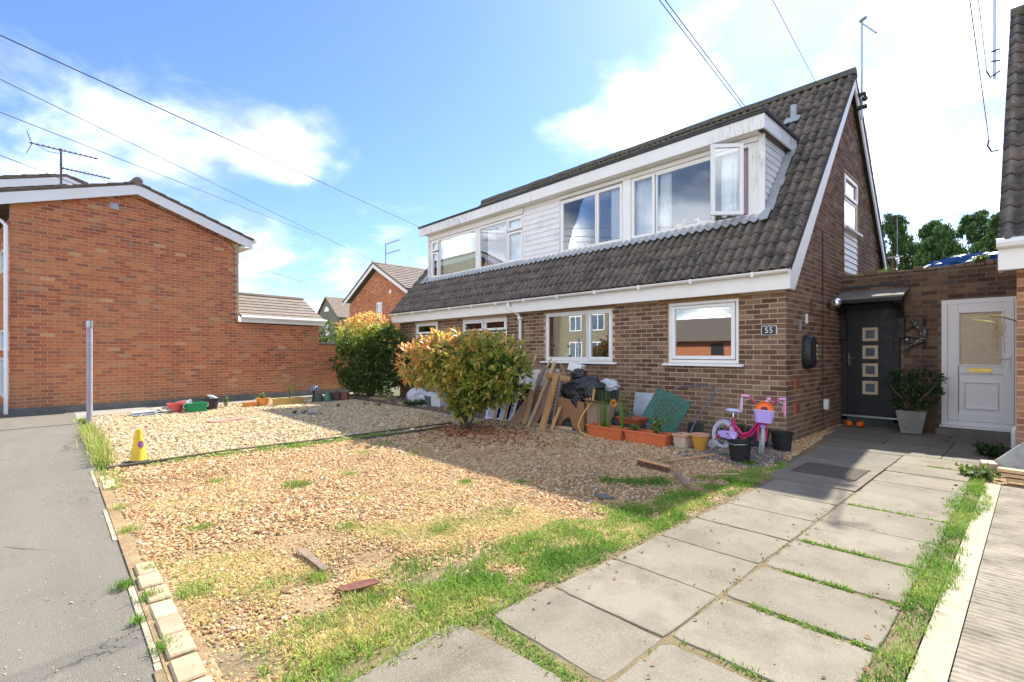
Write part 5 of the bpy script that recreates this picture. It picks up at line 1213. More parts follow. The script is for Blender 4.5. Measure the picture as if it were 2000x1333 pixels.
def tone_far(P, V, Rr, r_):
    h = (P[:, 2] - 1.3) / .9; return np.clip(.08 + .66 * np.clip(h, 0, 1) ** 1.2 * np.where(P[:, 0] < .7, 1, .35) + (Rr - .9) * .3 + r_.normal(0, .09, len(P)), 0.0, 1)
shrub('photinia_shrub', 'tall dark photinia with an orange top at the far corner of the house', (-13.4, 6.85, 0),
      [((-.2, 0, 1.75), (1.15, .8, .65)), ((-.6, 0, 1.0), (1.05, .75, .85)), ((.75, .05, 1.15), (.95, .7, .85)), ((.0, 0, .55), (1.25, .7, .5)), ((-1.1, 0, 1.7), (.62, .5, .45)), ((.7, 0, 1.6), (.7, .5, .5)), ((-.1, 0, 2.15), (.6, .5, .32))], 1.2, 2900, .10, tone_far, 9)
def tone_mid(P, V, Rr, r_): return np.clip(.35 + r_.normal(0, .2, len(P)) + (Rr - .9), 0, 1)
shrub('garden_bush', 'loose pale green bush behind the low orange garden wall', (-21.5, 8.9, 0), [((0, 0, 1.9), (.9, .7, .9)), ((.3, 0, 1.2), (.9, .7, .8))], 1, 500, .13, lambda P, V, Rr, r_: np.clip(.75 + r_.normal(0, .2, len(P)), 0, 1), 3, mat=M_plantleaf)
shrub('low_bush', 'small dark green bush at the foot of the orange house downpipe', (-14.1, -1.35, 0), [((0, 0, .22), (.35, .3, .25))], .2, 140, .09, tone_mid, 13, mat=M_plantleaf, trunk=False)
# weeping conifers beyond the screen wall
def conifer(label, base, h, r0, seed):
    r_ = np.random.RandomState(seed); t = thing('conifer_tree', label, 'tree', base, 0, 'trees beyond the screen wall'); pts = []; ds = []; tn = []
    q = MB(); q.tube([(0, 0, 0), (.05, 0, h * .5), (0, .05, h * .97)], [.22, .13, .03], 8)
    for k in range(84):
        f = k / 84; z = h * (.12 + .88 * f); rad = r0 * (1 - f) ** .7 * r_.uniform(.75, 1.2) + .25; a = r_.uniform(0, 6.283)
        tip = np.array([rad * math.cos(a), rad * math.sin(a), z - .10 * rad + .15]); rt = np.array([0, 0, z - .1])
        if f < .95: q.tube([tuple(rt), tuple((rt + tip) / 2 + [0, 0, .18]), tuple(tip)], [.035, .02, .01], 4)
        m = 30
        for i in range(m):
            u = r_.uniform(.3, 1.05); p = rt + (tip - rt) * u + [0, 0, .2 * math.sin(u * 3.1)] + r_.normal(0, .07, 3); Ld = r_.uniform(.15, .75) * (.5 + rad * .3)
            g = int(5 + Ld * 10)
            for j in range(g):
                s_ = j / g; pts.append(p + [r_.normal(0, .035), r_.normal(0, .035), -Ld * s_]); ds.append([r_.normal(0, .45), r_.normal(0, .45), -1]); tn.append(.25 + .35 * r_.uniform() + .25 * (1 - s_) * (u > .7))
    q.build('trunk', M_bark, t, smooth=True)
    leaf_mesh('crown', [leafcloud(np.array(pts), np.array(ds), .15, np.array(tn), .42, 0)], M_conifer, t, 'stuff')
for args in [('weeping dark conifer nearest the gable, with two loose leading shoots', (-5.0, 31, 0), 8.2, 2.0, 1), ('weeping conifer with a drooping top next to the one by the gable', (-3.75, 33, 0), 8.0, 1.7, 2),
             ('lighter green weeping conifer in the middle of the row', (-3.0, 29, 0), 6.9, 1.7, 3), ('weeping conifer with a tall leaning tip beside the blue tarpaulin', (-1.95, 31, 0), 7.7, 1.6, 4), ('bushy weeping conifer at the neighbouring roof edge', (-.9, 29, 0), 7.0, 1.8, 5),
             ('low dark conifer filling the gap behind the others', (-4.2, 36, 0), 6.6, 2.0, 6), ('low dark conifer behind the leaning tip', (-2.2, 36, 0), 6.4, 2.2, 7)]:
    conifer(args[0], args[1], args[2], args[3], args[4])
print('vegetation ok')
# ================================================================== things in the front garden
def lathe_thing(name, label, cat, loc, prof, mat, group=None, n=24, sq=None, rz=0.0, part='body', extra=None, tilt=None):
    t = thing(name, label, cat, loc, rz, group)
    if tilt: t.rotation_euler = (tilt[0], tilt[1], rz)
    q = MB(); q.lathe(prof, n=n, sq=sq); q.build(part, mat, t, smooth=True); return t
def disc(parent, name, r, z, mat, n=20, lump=0.0, sq=None):
    q = MB(); q.lathe([(0.001, z + lump), (r * .5, z + lump * .8), (r, z)], n=n, sq=sq); return q.build(name, mat, parent, smooth=True)
# metal post
po = thing('metal_post', 'plain grey lavender metal post standing at the edge of the pavement', 'post', (-12.09, .51, 0))
q = MB(); q.tube([(0, 0, 0), (0, 0, 1.84)], .046, 16); q.build('pole', simple('faded_grey_paint', (0.40, 0.37, 0.42), (0.33, 0.30, 0.35), 5, 0.5, 0.1, 30, c3=(0.24, 0.19, 0.16)), po, smooth=True)
q = MB(); q.tube([(0, 0, 1.78), (0, 0, 1.90)], .052, 16); q.tube([(.05, 0, 1.80), (.065, 0, 1.80)], .010, 6); q.build('cap', M_steel, po, smooth=True)
# parking cone
M_yel = plastic('yellow_cone', (0.72, 0.50, 0.03), 0.5, .3); M_rubber = simple('black_rubber', (0.045, 0.043, 0.04), (0.075, 0.07, 0.06), 8, 0.85, 0.2)
co = thing('traffic_cone', 'yellow parking cone with a blue and red no waiting sign', 'cone', (-7.2, .74, .01), R(108)); co.scale = (.80, .80, 1.0)
q = MB(); q.lathe([(.115, .035), (.105, .05), (.085, .15), (.083, .155), (.062, .27), (.060, .275), (.045, .35), (.045, .36), (.038, .395), (.028, .40), (.026, .38)], n=28); q.build('cone_body', M_yel, co, smooth=True)
q = MB(); q.box(-.15, .15, -.15, .15, 0, .022); q.lathe([(.13, .022), (.12, .04), (.10, .042)], n=20); q.build('base', M_rubber, co, bevel=.004)
M_sblue = plastic('sign_blue', (0.03, 0.16, 0.55), .35, .05); M_sred = plastic('sign_red', (0.68, 0.05, 0.05), .35, .05)
def cone_disc(r0, r1, mat, name, off, ang0, bar=None):
    q = MB(); zc = .225; v = []; f = []
    def pt(a, b): # a sideways, b up; wrapped on the cone
        z = zc + b; rad = .0845 - (z - .15) * .19 + off + .004; return (rad * math.sin(a / rad), -rad * math.cos(a / rad), z)
    if bar is None:
        m = 24
        for r_ in (r0, (r0 + r1) / 2, r1): v += [pt(r_ * math.cos(2 * math.pi * i / m), r_ * math.sin(2 * math.pi * i / m)) for i in range(m)]
        for k in range(2):
            for i in range(m): f.append((k * m + i, k * m + (i + 1) % m, (k + 1) * m + (i + 1) % m, (k + 1) * m + i))
    else:
        c_, s_ = math.cos(-.78), math.sin(-.78)
        for i in range(9):
            a = (-1 + 2 * i / 8) * r1
            for w in (-.006, .006): v.append(pt(a * c_ - w * s_, a * s_ + w * c_))
        for i in range(8): f.append((2 * i, 2 * i + 2, 2 * i + 3, 2 * i + 1))
    q.v = v; q.f = f; o = q.build(name, mat, co); 
for a0 in (0,):
    cone_disc(.0005, .040, M_sblue, 'sign_disc', 0.0, a0); cone_disc(.034, .042, M_sred, 'sign_ring', .0015, a0); cone_disc(0, .036, M_sred, 'sign_bar', .0016, a0, True)
# dividing timber edging, each length a piece
M_tz = M_timber
def timber(label, pts, h=.06, w=.035):
    t = thing('timber_edging', label, 'edging', (pts[0][0], pts[0][1], 0), 0, world=True)
    for a, b in zip(pts[:-1], pts[1:]):
        a = Vector((a[0], a[1], h / 2 - .01)); b = Vector((b[0], b[1], h / 2 - .01)); d = (b - a).normalized() * .006
        q = MB(); q.beam(a + d, b - d, w, h); q.build('timber_length', M_tz, t, bevel=.004)
timber('long low dark timber edging dividing the two gravel beds', [(-6.98, .42), (-7.16, 1.6), (-7.14, 2.9), (-7.20, 4.0), (-7.24, 5.3)])
timber('short second timber strip beside the dividing edging near the shrub', [(-6.80, 3.3), (-6.86, 4.3), (-7.0, 5.0)])
timber('low timber edging in front of the far soil border', [(-13.1, 6.18), (-11.6, 6.16), (-10.2, 6.12), (-8.75, 6.10), (-7.6, 5.9)], .07)
timber('thin timber edging between the far gravel and the concrete path', [(-12.98, .55), (-13.3, 1.7), (-13.6, 2.8), (-13.9, 3.9)], .045)
M_kstone = simple('mossy_edging_stone', (0.33, 0.29, 0.21), (0.25, 0.22, 0.16), 6, 0.95, .7, 50, c3=(0.20, 0.22, 0.10), bdist=.01)
ks = thing('stone_edging', 'low concrete edging in front of the rubbish pile and planters', 'edging', (-6.4, 6.13, 0), 0, world=True)
x = -6.75
while x < -3.3:
    q = MB(); w = .46; q.hexa([(x, 6.10, -.03), (x + w, 6.12, -.03), (x + w, 6.17, -.03), (x, 6.15, -.03), (x, 6.10, .045), (x + w, 6.12, .042), (x + w, 6.17, .042), (x, 6.15, .045)]); q.build('edging_stone', M_kstone, ks, bevel=.006); x += w + .01

# far row of odds and ends
M_paper = simple('newspaper', (0.62, 0.64, 0.66), (0.45, 0.48, 0.52), 30, 0.8, 0, c3=(0.25, 0.27, 0.32))
npp = thing('newspaper', 'flat folded newspapers and rags lying at the corner of the pale gravel', 'paper', (-12.50, 1.42, .02), R(100))
for k in range(4):
    q = MB(); a = rnd.uniform(-.3, .3); q.obox((rnd.uniform(-.14, .14), rnd.uniform(-.05, .05), .015 + k * .02), Vector((math.cos(a), math.sin(a), .05)) * .20, Vector((-math.sin(a), math.cos(a), 0)) * .13, (0, 0, .008)); q.build('sheet', M_paper, npp)
rg = thing('sack', 'crumpled beige sacking between the newspapers and the red pot', 'sack', (-12.66, 1.72, .03))
q = MB(); q.blob((0, 0, .03), (.16, .22, .07), 3, .5, 2.5, 3.3, True); q.build('cloth', simple('beige_sacking', (0.52, 0.44, 0.33), (0.40, 0.33, 0.24), 9, .95, .6, 60), rg)
M_redp = plastic('faded_red_plastic', (0.62, 0.10, 0.09), .5, .2)
rp_ = lathe_thing('bucket', 'faded red plastic pot set in front of a tilted pink one', 'pot', (-12.63, 1.93, 0), [(.01, 0), (.095, 0), (.13, .20), (.155, .20), (.158, .225), (.14, .225), (.115, .05), (.01, .05)], M_redp)
disc(rp_, 'contents', .115, .16, M_soil)
lathe_thing('bucket', 'pale pink plastic pot leaning behind the faded red one', 'pot', (-12.75, 2.08, .02), [(.01, 0), (.10, 0), (.135, .18), (.16, .18), (.16, .21), (.14, .21), (.11, .03), (.01, .03)], plastic('pink_plastic', (0.72, 0.32, 0.30), .5, .2), tilt=(.25, .1))
gb = thing('green_box', 'bright green plastic tub with white paper sticking out', 'tub', (-12.50, 2.28, 0), R(98))
M_greenp = plastic('green_plastic', (0.01, 0.26, 0.10), .35, .1)
q = MB(); 
def tub(q, w, d, h, tw=.008, flare=.04, z=0):
    a, b = w / 2, d / 2; A, B = a + flare, b + flare
    o = [(-a, -b, z), (a, -b, z), (a, b, z), (-a, b, z)]; p = [(-A, -B, z + h), (A, -B, z + h), (A, B, z + h), (-A, B, z + h)]
    i = [(-a + tw, -b + tw, z + tw), (a - tw, -b + tw, z + tw), (a - tw, b - tw, z + tw), (-a + tw, b - tw, z + tw)]; j = [(-A + tw, -B + tw, z + h), (A - tw, -B + tw, z + h), (A - tw, B - tw, z + h), (-A + tw, B - tw, z + h)]
    q.add(o + p + i + j, [(3, 2, 1, 0)] + [(k, (k + 1) % 4, 4 + (k + 1) % 4, 4 + k) for k in range(4)] + [(8, 9, 10, 11)] + [(8 + (k + 1) % 4, 8 + k, 12 + k, 12 + (k + 1) % 4) for k in range(4)] + [(4 + k, 4 + (k + 1) % 4, 12 + (k + 1) % 4, 12 + k) for k in range(4)])
    return q
def rim(q, w, d, z, t=.012, h=.022):
    for s in (-1, 1): q.box(-w / 2 - t, w / 2 + t, s * d / 2 - t, s * d / 2 + t, z - h, z); q.box(s * w / 2 - t, s * w / 2 + t, -d / 2 + t, d / 2 - t, z - h, z)
    return q
tub(q, .34, .22, .22, flare=.02); q.build('tub', M_greenp, gb, bevel=.006)
q = MB(); rim(q, .38, .26, .225); q.build('rim', M_greenp, gb, bevel=.004)
q = MB(); q.tube([(.20, -.02, .21), (.235, -.02, .19), (.235, -.02, .13), (.20, -.02, .11)], .007, 6); q.tube([(-.20, -.02, .21), (-.235, -.02, .19), (-.235, -.02, .13), (-.20, -.02, .11)], .007, 6); q.build('handle', M_upvc, gb)
pw = tag(MB().prism([(-12.58, 2.12, .16), (-12.56, 2.24, .17), (-12.55, 2.20, .31), (-12.60, 2.13, .27)], (.01, .0, .0), 4).build('paper', M_upvc), 'white crumpled paper sticking out of the bright green tub', 'paper')
bb = lathe_thing('bucket', 'black plastic bucket with a clear bottle in it behind the green tub', 'bucket', (-12.85, 2.62, 0), [(.01, 0), (.14, 0), (.18, .26), (.20, .26), (.20, .28), (.175, .28), (.13, .03), (.01, .03)], plastic('black_plastic', (0.035, 0.028, 0.035), .4, .15))
disc(bb, 'contents', .165, .24, M_soil, lump=.02)
bt = thing('plastic_bottle', 'cloudy plastic bottle lying across the black bucket by the wall', 'bottle', (-12.85, 2.70, .27), R(80)); bt.rotation_euler = (R(60), 0, R(-10))
q = MB(); q.lathe([(.01, -.10), (.045, -.10), (.048, .06), (.02, .12), (.016, .15), (.001, .15)], n=14); q.build('body', simple('cloudy_plastic', (0.62, 0.65, 0.66), (0.5, 0.53, 0.52), 9, .3, 0), bt, smooth=True)
def board_thing(name, label, cat, c, L, w, t_, rz, mat, tilt=0, z=.02, tex=True):
    o = thing(name, label, cat, (c[0], c[1], z), rz); q = MB(); q.box(-L / 2, L / 2, -w / 2, w / 2, 0, t_); b = q.build('board', mat, o, bevel=.003); o.rotation_euler = (0, tilt, rz); return o
M_pinkslab = simple('pink_slab', (0.46, 0.24, 0.19), (0.40, 0.20, 0.16), 8, .9, .3, 60)
board_thing('stepping_slab', 'thin pinkish slab lying alone in the middle of the pale gravel', 'slab', (-10.42, 2.40), .62, .26, .03, R(115), M_pinkslab)
board_thing('stepping_slab', 'worn pink slab half sunk in gravel at the shade edge', 'slab', (-10.75, 4.05), .75, .35, .022, R(120), simple('faded_pink_slab', (0.46, 0.33, 0.28), (0.38, 0.27, 0.22), 8, .9, .3, 60), z=.012)
board_thing('plank', 'long thin weathered lath lying in front of the green tub', 'plank', (-12.30, 2.62), .72, .09, .012, R(98), M_plank_pale)
board_thing('stepping_slab', 'cream flat slab below the yellow trough', 'slab', (-12.28, 4.20), .48, .20, .02, R(98), simple('cream_stone', (0.62, 0.52, 0.33), (0.55, 0.46, 0.29), 8, .9, .3, 60))
board_thing('stepping_slab', 'small grey flat slab sunk beside two seedlings', 'slab', (-10.45, 3.62), .32, .22, .02, R(110), M_conc, z=.015)
board_thing('stepping_slab', 'broken grey slab piece next to the worn pink slab', 'slab', (-10.25, 4.0), .26, .22, .03, R(80), M_render, z=.012)
board_thing('stepping_slab', 'mossy flat slab in the soil border beside the far photinia', 'slab', (-12.45, 6.75), .75, .40, .05, R(5), simple('mossy_slab', (0.36, 0.31, 0.16), (0.30, 0.25, 0.14), 7, .95, .4, 60))
board_thing('stepping_slab', 'sandy slab lying in the shaded gravel before the far border', 'slab', (-9.9, 5.40), .50, .36, .03, R(10), simple('sandy_slab', (0.42, 0.33, 0.19), (0.36, 0.28, 0.16), 7, .95, .4, 60), z=.012)
board_thing('stepping_slab', 'tan slab under the front of the white bag', 'slab', (-10.75, 6.45), .34, .26, .05, R(14), simple('tan_slab', (0.44, 0.35, 0.20), (0.36, 0.29, 0.17), 7, .95, .4, 60))
M_opot = plastic('orange_pot', (0.74, 0.30, 0.06), .5, .2)
def plant(name, label, cat, base, n, L, spread, mat=None, tone=.5, up=1.0, group=None, grassy=False, seed=0, size=.05, parent=None, grp=None):
    r_ = np.random.RandomState(seed + 50); t = parent or thing(name, label, cat, base, 0, group); off = base if parent else (0, 0, 0)
    q = MB(); parts = []
    for i in range(n):
        a = r_.uniform(0, 6.28); sp = r_.uniform(.2, 1) * spread; e = Vector((sp * math.cos(a), sp * math.sin(a), L * r_.uniform(.6, 1.05) * up)); s0 = Vector((.2 * sp * math.cos(a), .2 * sp * math.sin(a), 0)); m1 = s0.lerp(e, .5) + Vector((0, 0, L * .08))
        q.tube([s0, m1, e], [.004, .003, .0015], 4)
        if not grassy:
            k = 9; ps = [s0.lerp(e, j / k) for j in range(3, k + 1)]; P = np.array([tuple(p) for p in ps for _ in range(2)]); d = r_.normal(0, 1, P.shape) + [0, 0, .4]; parts.append(leafcloud(P, d, size, tone + r_.uniform(-.25, .3, len(P)), .5))
    nm = 'stems'; so_ = q.build(nm, M_plantleaf if not q.tone else M_plantleaf, t)
    if parts: leaf_mesh('leaves', parts, mat or M_plantleaf, t, 'stuff')
    return t
op = thing('plant_pot', 'small square orange pot lying next to the round orange pot', 'pot', (-12.86, 3.45, 0), R(98)); q = MB(); tub(q, .24, .14, .13, flare=.02); q.build('pot', M_opot, op, bevel=.004); disc(op, 'soil', .07, .10, M_soil, sq=4)
op = lathe_thing('plant_pot', 'round bright orange pot with withered stems by the concrete path', 'pot', (-12.92, 3.76, 0), [(.01, 0), (.09, 0), (.135, .08), (.145, .17), (.16, .18), (.16, .205), (.14, .205), (.12, .05), (.01, .04)], M_opot)
disc(op, 'soil', .135, .18, M_soil, lump=.01); plant('weeds', 'dry withered stems growing from the round orange pot', 'plant', (-12.92, 3.76, .18), 7, .14, .10, tone=.95, seed=4)
M_ytr = simple('yellow_wood_trough', (0.58, 0.41, 0.13), (0.48, 0.33, 0.10), 8, .8, .4, 60)
tr = thing('planter', 'long mustard yellow wooden trough planter near the garden wall', 'planter', (-12.76, 4.30, 0), R(98)); q = MB(); tub(q, .68, .17, .17, flare=.005, tw=.018); q.build('trough', M_ytr, tr, bevel=.004); q = MB(); rim(q, .69, .18, .185, .014, .03); q.build('rim', M_ytr, tr); q = MB(); q.box(-.32, .32, -.07, .07, .13, .145); q.build('soil', M_soil, tr)
plant('weeds', 'tall thin flowering weed growing out of the mustard yellow trough', 'plant', (-12.78, 4.33, .14), 5, .42, .06, tone=.9, seed=6, size=.04)
plant('weeds', 'pale weed growing beside the black bucket at the wall foot', 'plant', (-13.1, 3.0, 0), 6, .30, .10, tone=.85, seed=7, size=.05)
# mushroom ornament
mo = thing('mushroom_ornament', 'speckled mushroom ornament standing over a small dark green hut', 'garden ornament', (-12.98, 5.02, 0))
def spot_mat(name, a, b, sc_=20):
    m, t, bb_ = base_mat(name, .6, .3); vo = N(t, 'ShaderNodeTexVoronoi'); vo.inputs['Scale'].default_value = sc_; LK(t, coords(t), vo.inputs['Vector']); LK(t, mixc(t, mr_(t, vo.outputs['Distance'], .28, .34), b, a), bb_.inputs['Base Color']); return m
q = MB(); q.lathe([(.17, .33), (.16, .38), (.11, .435), (.05, .46), (.001, .465)], n=22); q.lathe([(.04, .33), (.17, .33)], n=22); q.build('cap', spot_mat('speckled_cap', (0.10, 0.11, 0.12), (0.62, 0.62, 0.60), 26), mo, smooth=True)
q = MB(); q.lathe([(.06, 0), (.04, .12), (.035, .34)], n=12); q.build('stalk', M_felt, mo, smooth=True)
q = MB(); q.lathe([(.13, 0), (.13, .10), (.09, .19), (.03, .24), (.001, .245)], (.10, .10, 0), n=14); q.build('hut', simple('dark_green_glaze', (0.05, 0.075, 0.055), (0.09, 0.10, 0.08), 14, .5, .3), mo, smooth=True)
lathe_thing('garden_ornament', 'small green and grey rounded ornament right of the mushroom', 'garden ornament', (-12.76, 5.30, 0), [(.01, 0), (.10, 0), (.11, .08), (.085, .12), (.085, .20), (.06, .25), (.001, .26)], simple('green_grey_glaze', (0.06, 0.24, 0.12), (0.09, 0.10, 0.12), 7, .45, .2))
M_brnp = plastic('brown_pipe_clay', (0.20, 0.07, 0.05), .45, .15)
for (y, lab, m_) in ((5.56, 'dark brown square clay pot on its side next to the open ended one', plastic('dark_brown_clay', (0.09, 0.05, 0.045), .45, .2)), (5.80, 'reddish square clay pipe lying with its open end forward', M_brnp)):
    pp = thing('square_pot', lab, 'pot', (-12.95, y, 0), R(-35)); q = MB(); w = .115
    q.box(-w, w, -.14, .14, .0, .02); q.box(-w, w, -.14, .14, .21, .23); q.box(-w, -w + .02, -.14, .14, .02, .21); q.box(w - .02, w, -.14, .14, .02, .21); q.box(-w + .02, w - .02, .10, .12, .02, .21); q.build('shell', m_, pp, bevel=.008)
    q = MB(); frame_bars(q, -.155, -.135, -w - .01, w + .01, -.005, .24, .025); q.build('rim', M_pinkslab if y > 5.7 else m_, pp, bevel=.006)
bd = thing('bird_ornament', 'tiny grey bird ornament perched on the brown clay pots', 'garden ornament', (-12.97, 5.62, .232)); q = MB(); q.blob((0, 0, .05), (.05, .03, .035), 2); q.blob((.045, 0, .085), (.02, .018, .02), 1); q.tube([(-.04, 0, .05), (-.10, 0, .04)], [.015, .004], 5); q.tube([(0, 0, .02), (0, 0, 0)], .006, 4); q.build('bird', M_render, bd, smooth=True)
for i, (x, y, lab) in enumerate([(-10.65, 3.71, 'green seedling in front of the small sunken slab'), (-10.52, 3.86, 'second green seedling nearest the worn pink slab'), (-11.34, 4.95, 'leafy green seedling in the shaded pale gravel'), (-11.2, 5.6, 'small seedling near the far timber edging'), (-10.9, 5.75, 'tiny weed against the far timber edging')]):
    plant('seedling', lab, 'plant', (x, y, 0), 4, .09, .06, tone=.9, seed=20 + i, size=.045, group='seedlings in the pale gravel')
# border behind the far gravel
M_wbag = simple('white_plastic_bag', (0.56, 0.57, 0.59), (0.45, 0.46, 0.49), 9, .4, .5, 12, c3=(0.13, 0.13, 0.15), bdist=.03)
wb = thing('plastic_sack', 'white and dark printed plastic sack slumped on the soil before the house', 'sack', (-10.8, 6.95, 0), R(10)); q = MB(); q.blob((-.15, 0, .17), (.30, .22, .19), 3, .28, 1.6, 2, True); q.blob((.30, .05, .13), (.28, .2, .15), 3, .3, 1.8, 5, True); q.build('sack', M_wbag, wb, smooth=True)
lathe_thing('plant_pot', 'dark grey pot tucked behind the white sack', 'pot', (-10.3, 6.85, 0), [(.01, 0), (.10, 0), (.14, .22), (.15, .22), (.15, .24), (.13, .24), (.10, .04), (.01, .04)], plastic('grey_pot', (0.10, 0.12, 0.13), .5, .2))
sk = thing('white_crate', 'pale grey plastic crate between the grey pot and the shrub', 'crate', (-9.85, 6.85, 0), R(5)); q = MB(); tub(q, .34, .3, .32, flare=.01); q.build('crate', simple('pale_crate', (0.55, 0.57, 0.60), (0.48, 0.50, 0.53), 5, .6, .1), sk, bevel=.006)
plant('weeds', 'low green weeds under the front edge of the white sack', 'plant', (-10.5, 6.5, 0), 26, .12, .35, tone=.35, seed=31, size=.06)

# ---------------- the rubbish pile
pile_n = [0]
def plank(label, a, b, w, t_, mat, cat='plank', name='plank', taper=None, up=(0, 1, 0), group='boards leaning in the rubbish pile'):
    a = Vector(a); b = Vector(b); o = thing(name, label, cat, tuple(a), 0, group); d = b - a; L = d.length; d.normalize()
    side = d.cross(Vector(up)).normalized(); n = side.cross(d).normalized(); q = MB(); w1 = w if taper is None else taper
    p = []
    for s_, nn_ in ((-1, -1), (1, -1), (1, 1), (-1, 1)): p.append(side * (s_ * w / 2) + n * (nn_ * t_ / 2))
    for s_, nn_ in ((-1, -1), (1, -1), (1, 1), (-1, 1)): p.append(d * L + side * (s_ * w1 / 2) + n * (nn_ * t_ / 2))
    q.hexa(p); q.build('board', mat, o, bevel=.002); return o
plank('long thin pale batten leaning in front up to the window sill', (-6.02, 6.00, .0), (-5.94, 6.62, 1.14), .055, .03, M_plank_pale, taper=.06)
plank('thick orange post leaning beside the cardboard box', (-5.66, 5.97, .0), (-5.72, 6.42, .93), .115, .05, M_plank, taper=.10)
plank('wide brown stained board standing low on the far end', (-6.40, 6.02, .0), (-6.26, 6.40, .62), .26, .02, M_ply, taper=.10)
plank('wide pinkish board behind the thin pale batten', (-6.10, 6.22, .05), (-5.90, 6.60, .98), .14, .02, M_pinkboard, taper=.34)
plank('short orange offcut standing before the pinkish board', (-6.16, 6.06, .05), (-6.22, 6.30, .56), .10, .02, M_plank, taper=.08)
plank('dark weathered fence board leaning at the far end', (-6.55, 6.30, .0), (-6.30, 6.75, 1.05), .10, .02, M_plank_old)
plank('grey weathered board with rounded top', (-6.30, 6.40, .1), (-6.12, 6.78, 1.02), .12, .02, M_plank_old)
plank('dark brown slat half hidden behind the boards', (-6.42, 6.50, .1), (-6.52, 6.85, .92), .10, .02, M_ply)
plank('narrow brown lath poking above the pile beside the downpipe', (-7.0, 6.9, .6), (-6.92, 7.15, 1.26), .05, .02, M_plank)
plank('thin pale lath poking above the pile under the window', (-6.72, 6.9, .6), (-6.55, 7.2, 1.20), .035, .02, M_plank_pale)
plank('thin grey metal strip leaning next to the orange post', (-5.56, 6.10, .03), (-5.60, 6.40, .92), .014, .014, M_steel)
plank('brown slat lying slanted across the top of the pile', (-5.50, 6.45, .80), (-5.80, 6.62, 1.10), .05, .02, M_ply)
plank('light orange block bridging the boards at the top', (-5.98, 6.42, .92), (-5.48, 6.50, .84), .08, .05, M_plank)
plank('short orange slat standing against the cardboard box base', (-5.52, 6.06, .02), (-5.46, 6.22, .40), .06, .02, M_plank)
plank('pale horizontal slat between the frames at the bottom', (-6.9, 6.15, .03), (-5.2, 6.22, .06), .05, .03, M_plank_pale)
plank('white painted panel lying across the back of the pile', (-7.15, 6.85, .86), (-6.05, 6.85, .90), .20, .03, M_wclean)
plank('second white painted board under the first panel', (-7.1, 6.75, .72), (-6.1, 6.70, .74), .10, .03, M_wclean)
# old window frame on the ground
wf = thing('window_frame', 'old white window frame with wooden bars leaning behind the shrub', 'window frame', (-6.85, 6.25, 0)); wf.rotation_euler = (R(-16), 0, R(4))
q = MB(); frame_bars(q, -.02, .02, -.55, .55, 0, .78, .05); q.build('frame', M_wclean, wf, bevel=.004)
for x, m_ in ((-.28, M_plank_pale), (-.02, M_plank), (.18, M_wclean)):
    q = MB(); q.beam((x, -.05, .0), (x + .06, -.04, .72), .04, .025, (0, 1, 0)); q.build('bar', m_, wf)
q = MB(); q.box(-.5, .5, -.006, .0, .05, .73); q.build('pane', M_glass, wf)
# bags
M_bin = simple('black_bin_bag', (0.018, 0.018, 0.02), (0.03, 0.03, 0.034), 5, .25, 1.0, 7, .6, bdist=.09)
def bag(label, c, rad, seed, mat=None, knot=False, amp=.24):
    o = thing('bin_bag', label, 'bag', (c[0], c[1], c[2] - rad[2])); q = MB(); q.blob((0, 0, rad[2]), rad, 4, amp, 1.9, seed, False)
    for v_ in range(len(q.v)):
        x, y, z = q.v[v_]; 
        if z < 0: q.v[v_] = (x, y, max(z, -.01))
    q.build('bag', mat or M_bin, o, smooth=True)
    if knot: q = MB(); q.tube([(0, -rad[1] * .5, rad[2] * 1.7), (.03, -rad[1] * .8, rad[2] * 2.0), (.08, -rad[1], rad[2] * 2.25)], [.04, .02, .045], 7); q.build('knot', mat or M_bin, o, smooth=True)
    return o
bag('big shiny black bin bag slumped over the cardboard boxes', (-5.12, 6.55, .70), (.30, .24, .22), 2.2)
bag('black bin bag behind the leaning orange post', (-5.55, 6.75, .62), (.28, .25, .22), 5.1, knot=False)
bag('small black bag at the very top of the pile', (-5.42, 6.66, .93), (.15, .13, .10), 7.3)
bag('low black bag on the soil behind the reedy planter', (-4.52, 6.62, .19), (.25, .22, .19), 9.4, knot=False)
tail = bag('crumpled black plastic flap hanging down the box front', (-5.22, 6.33, .52), (.11, .06, .15), 3.7, knot=False, amp=.35)
bag('white and red carrier bag tucked behind the big black bin bag', (-4.88, 6.75, .75), (.20, .14, .12), 4.4, M_wbag, knot=False)
sw = thing('storage_box', 'white lidded box showing at the top of the pile', 'box', (-5.55, 6.72, .98), R(20)); q = MB(); q.box(-.12, .12, -.1, .1, 0, .14); q.build('box', M_upvc, sw, bevel=.006); sw.rotation_euler = (0, .3, .3)
M_card = simple('brown_cardboard', (0.34, 0.18, 0.09), (0.29, 0.15, 0.075), 4, .9, .1, 60, c3=(0.22, 0.13, 0.08))
M_card2 = simple('grey_cardboard', (0.36, 0.26, 0.19), (0.31, 0.22, 0.16), 4, .9, .1, 60)
cb = thing('cardboard_box', 'brown cardboard box with torn lower corner standing under the bags', 'box', (-5.30, 6.45, 0), R(3))
q = MB(); q.prism([(-.26, -.17, 0), (-.20, -.17, .10), (-.12, -.17, .20), (-.02, -.17, .24), (.04, -.17, .10), (.10, -.17, 0), (.27, -.17, 0), (.27, -.17, .50), (-.26, -.17, .56)], (0, .008, 0), 9); q.build('front_panel', M_card, cb)
q = MB(); q.box(.262, .27, -.16, .25, 0, .5); q.box(-.26, .27, .25, .258, 0, .52); q.build('side_panel', M_card, cb)
q = MB(); q.box(-.22, .1, -.12, .2, 0, .15); q.build('contents', M_felt, cb)
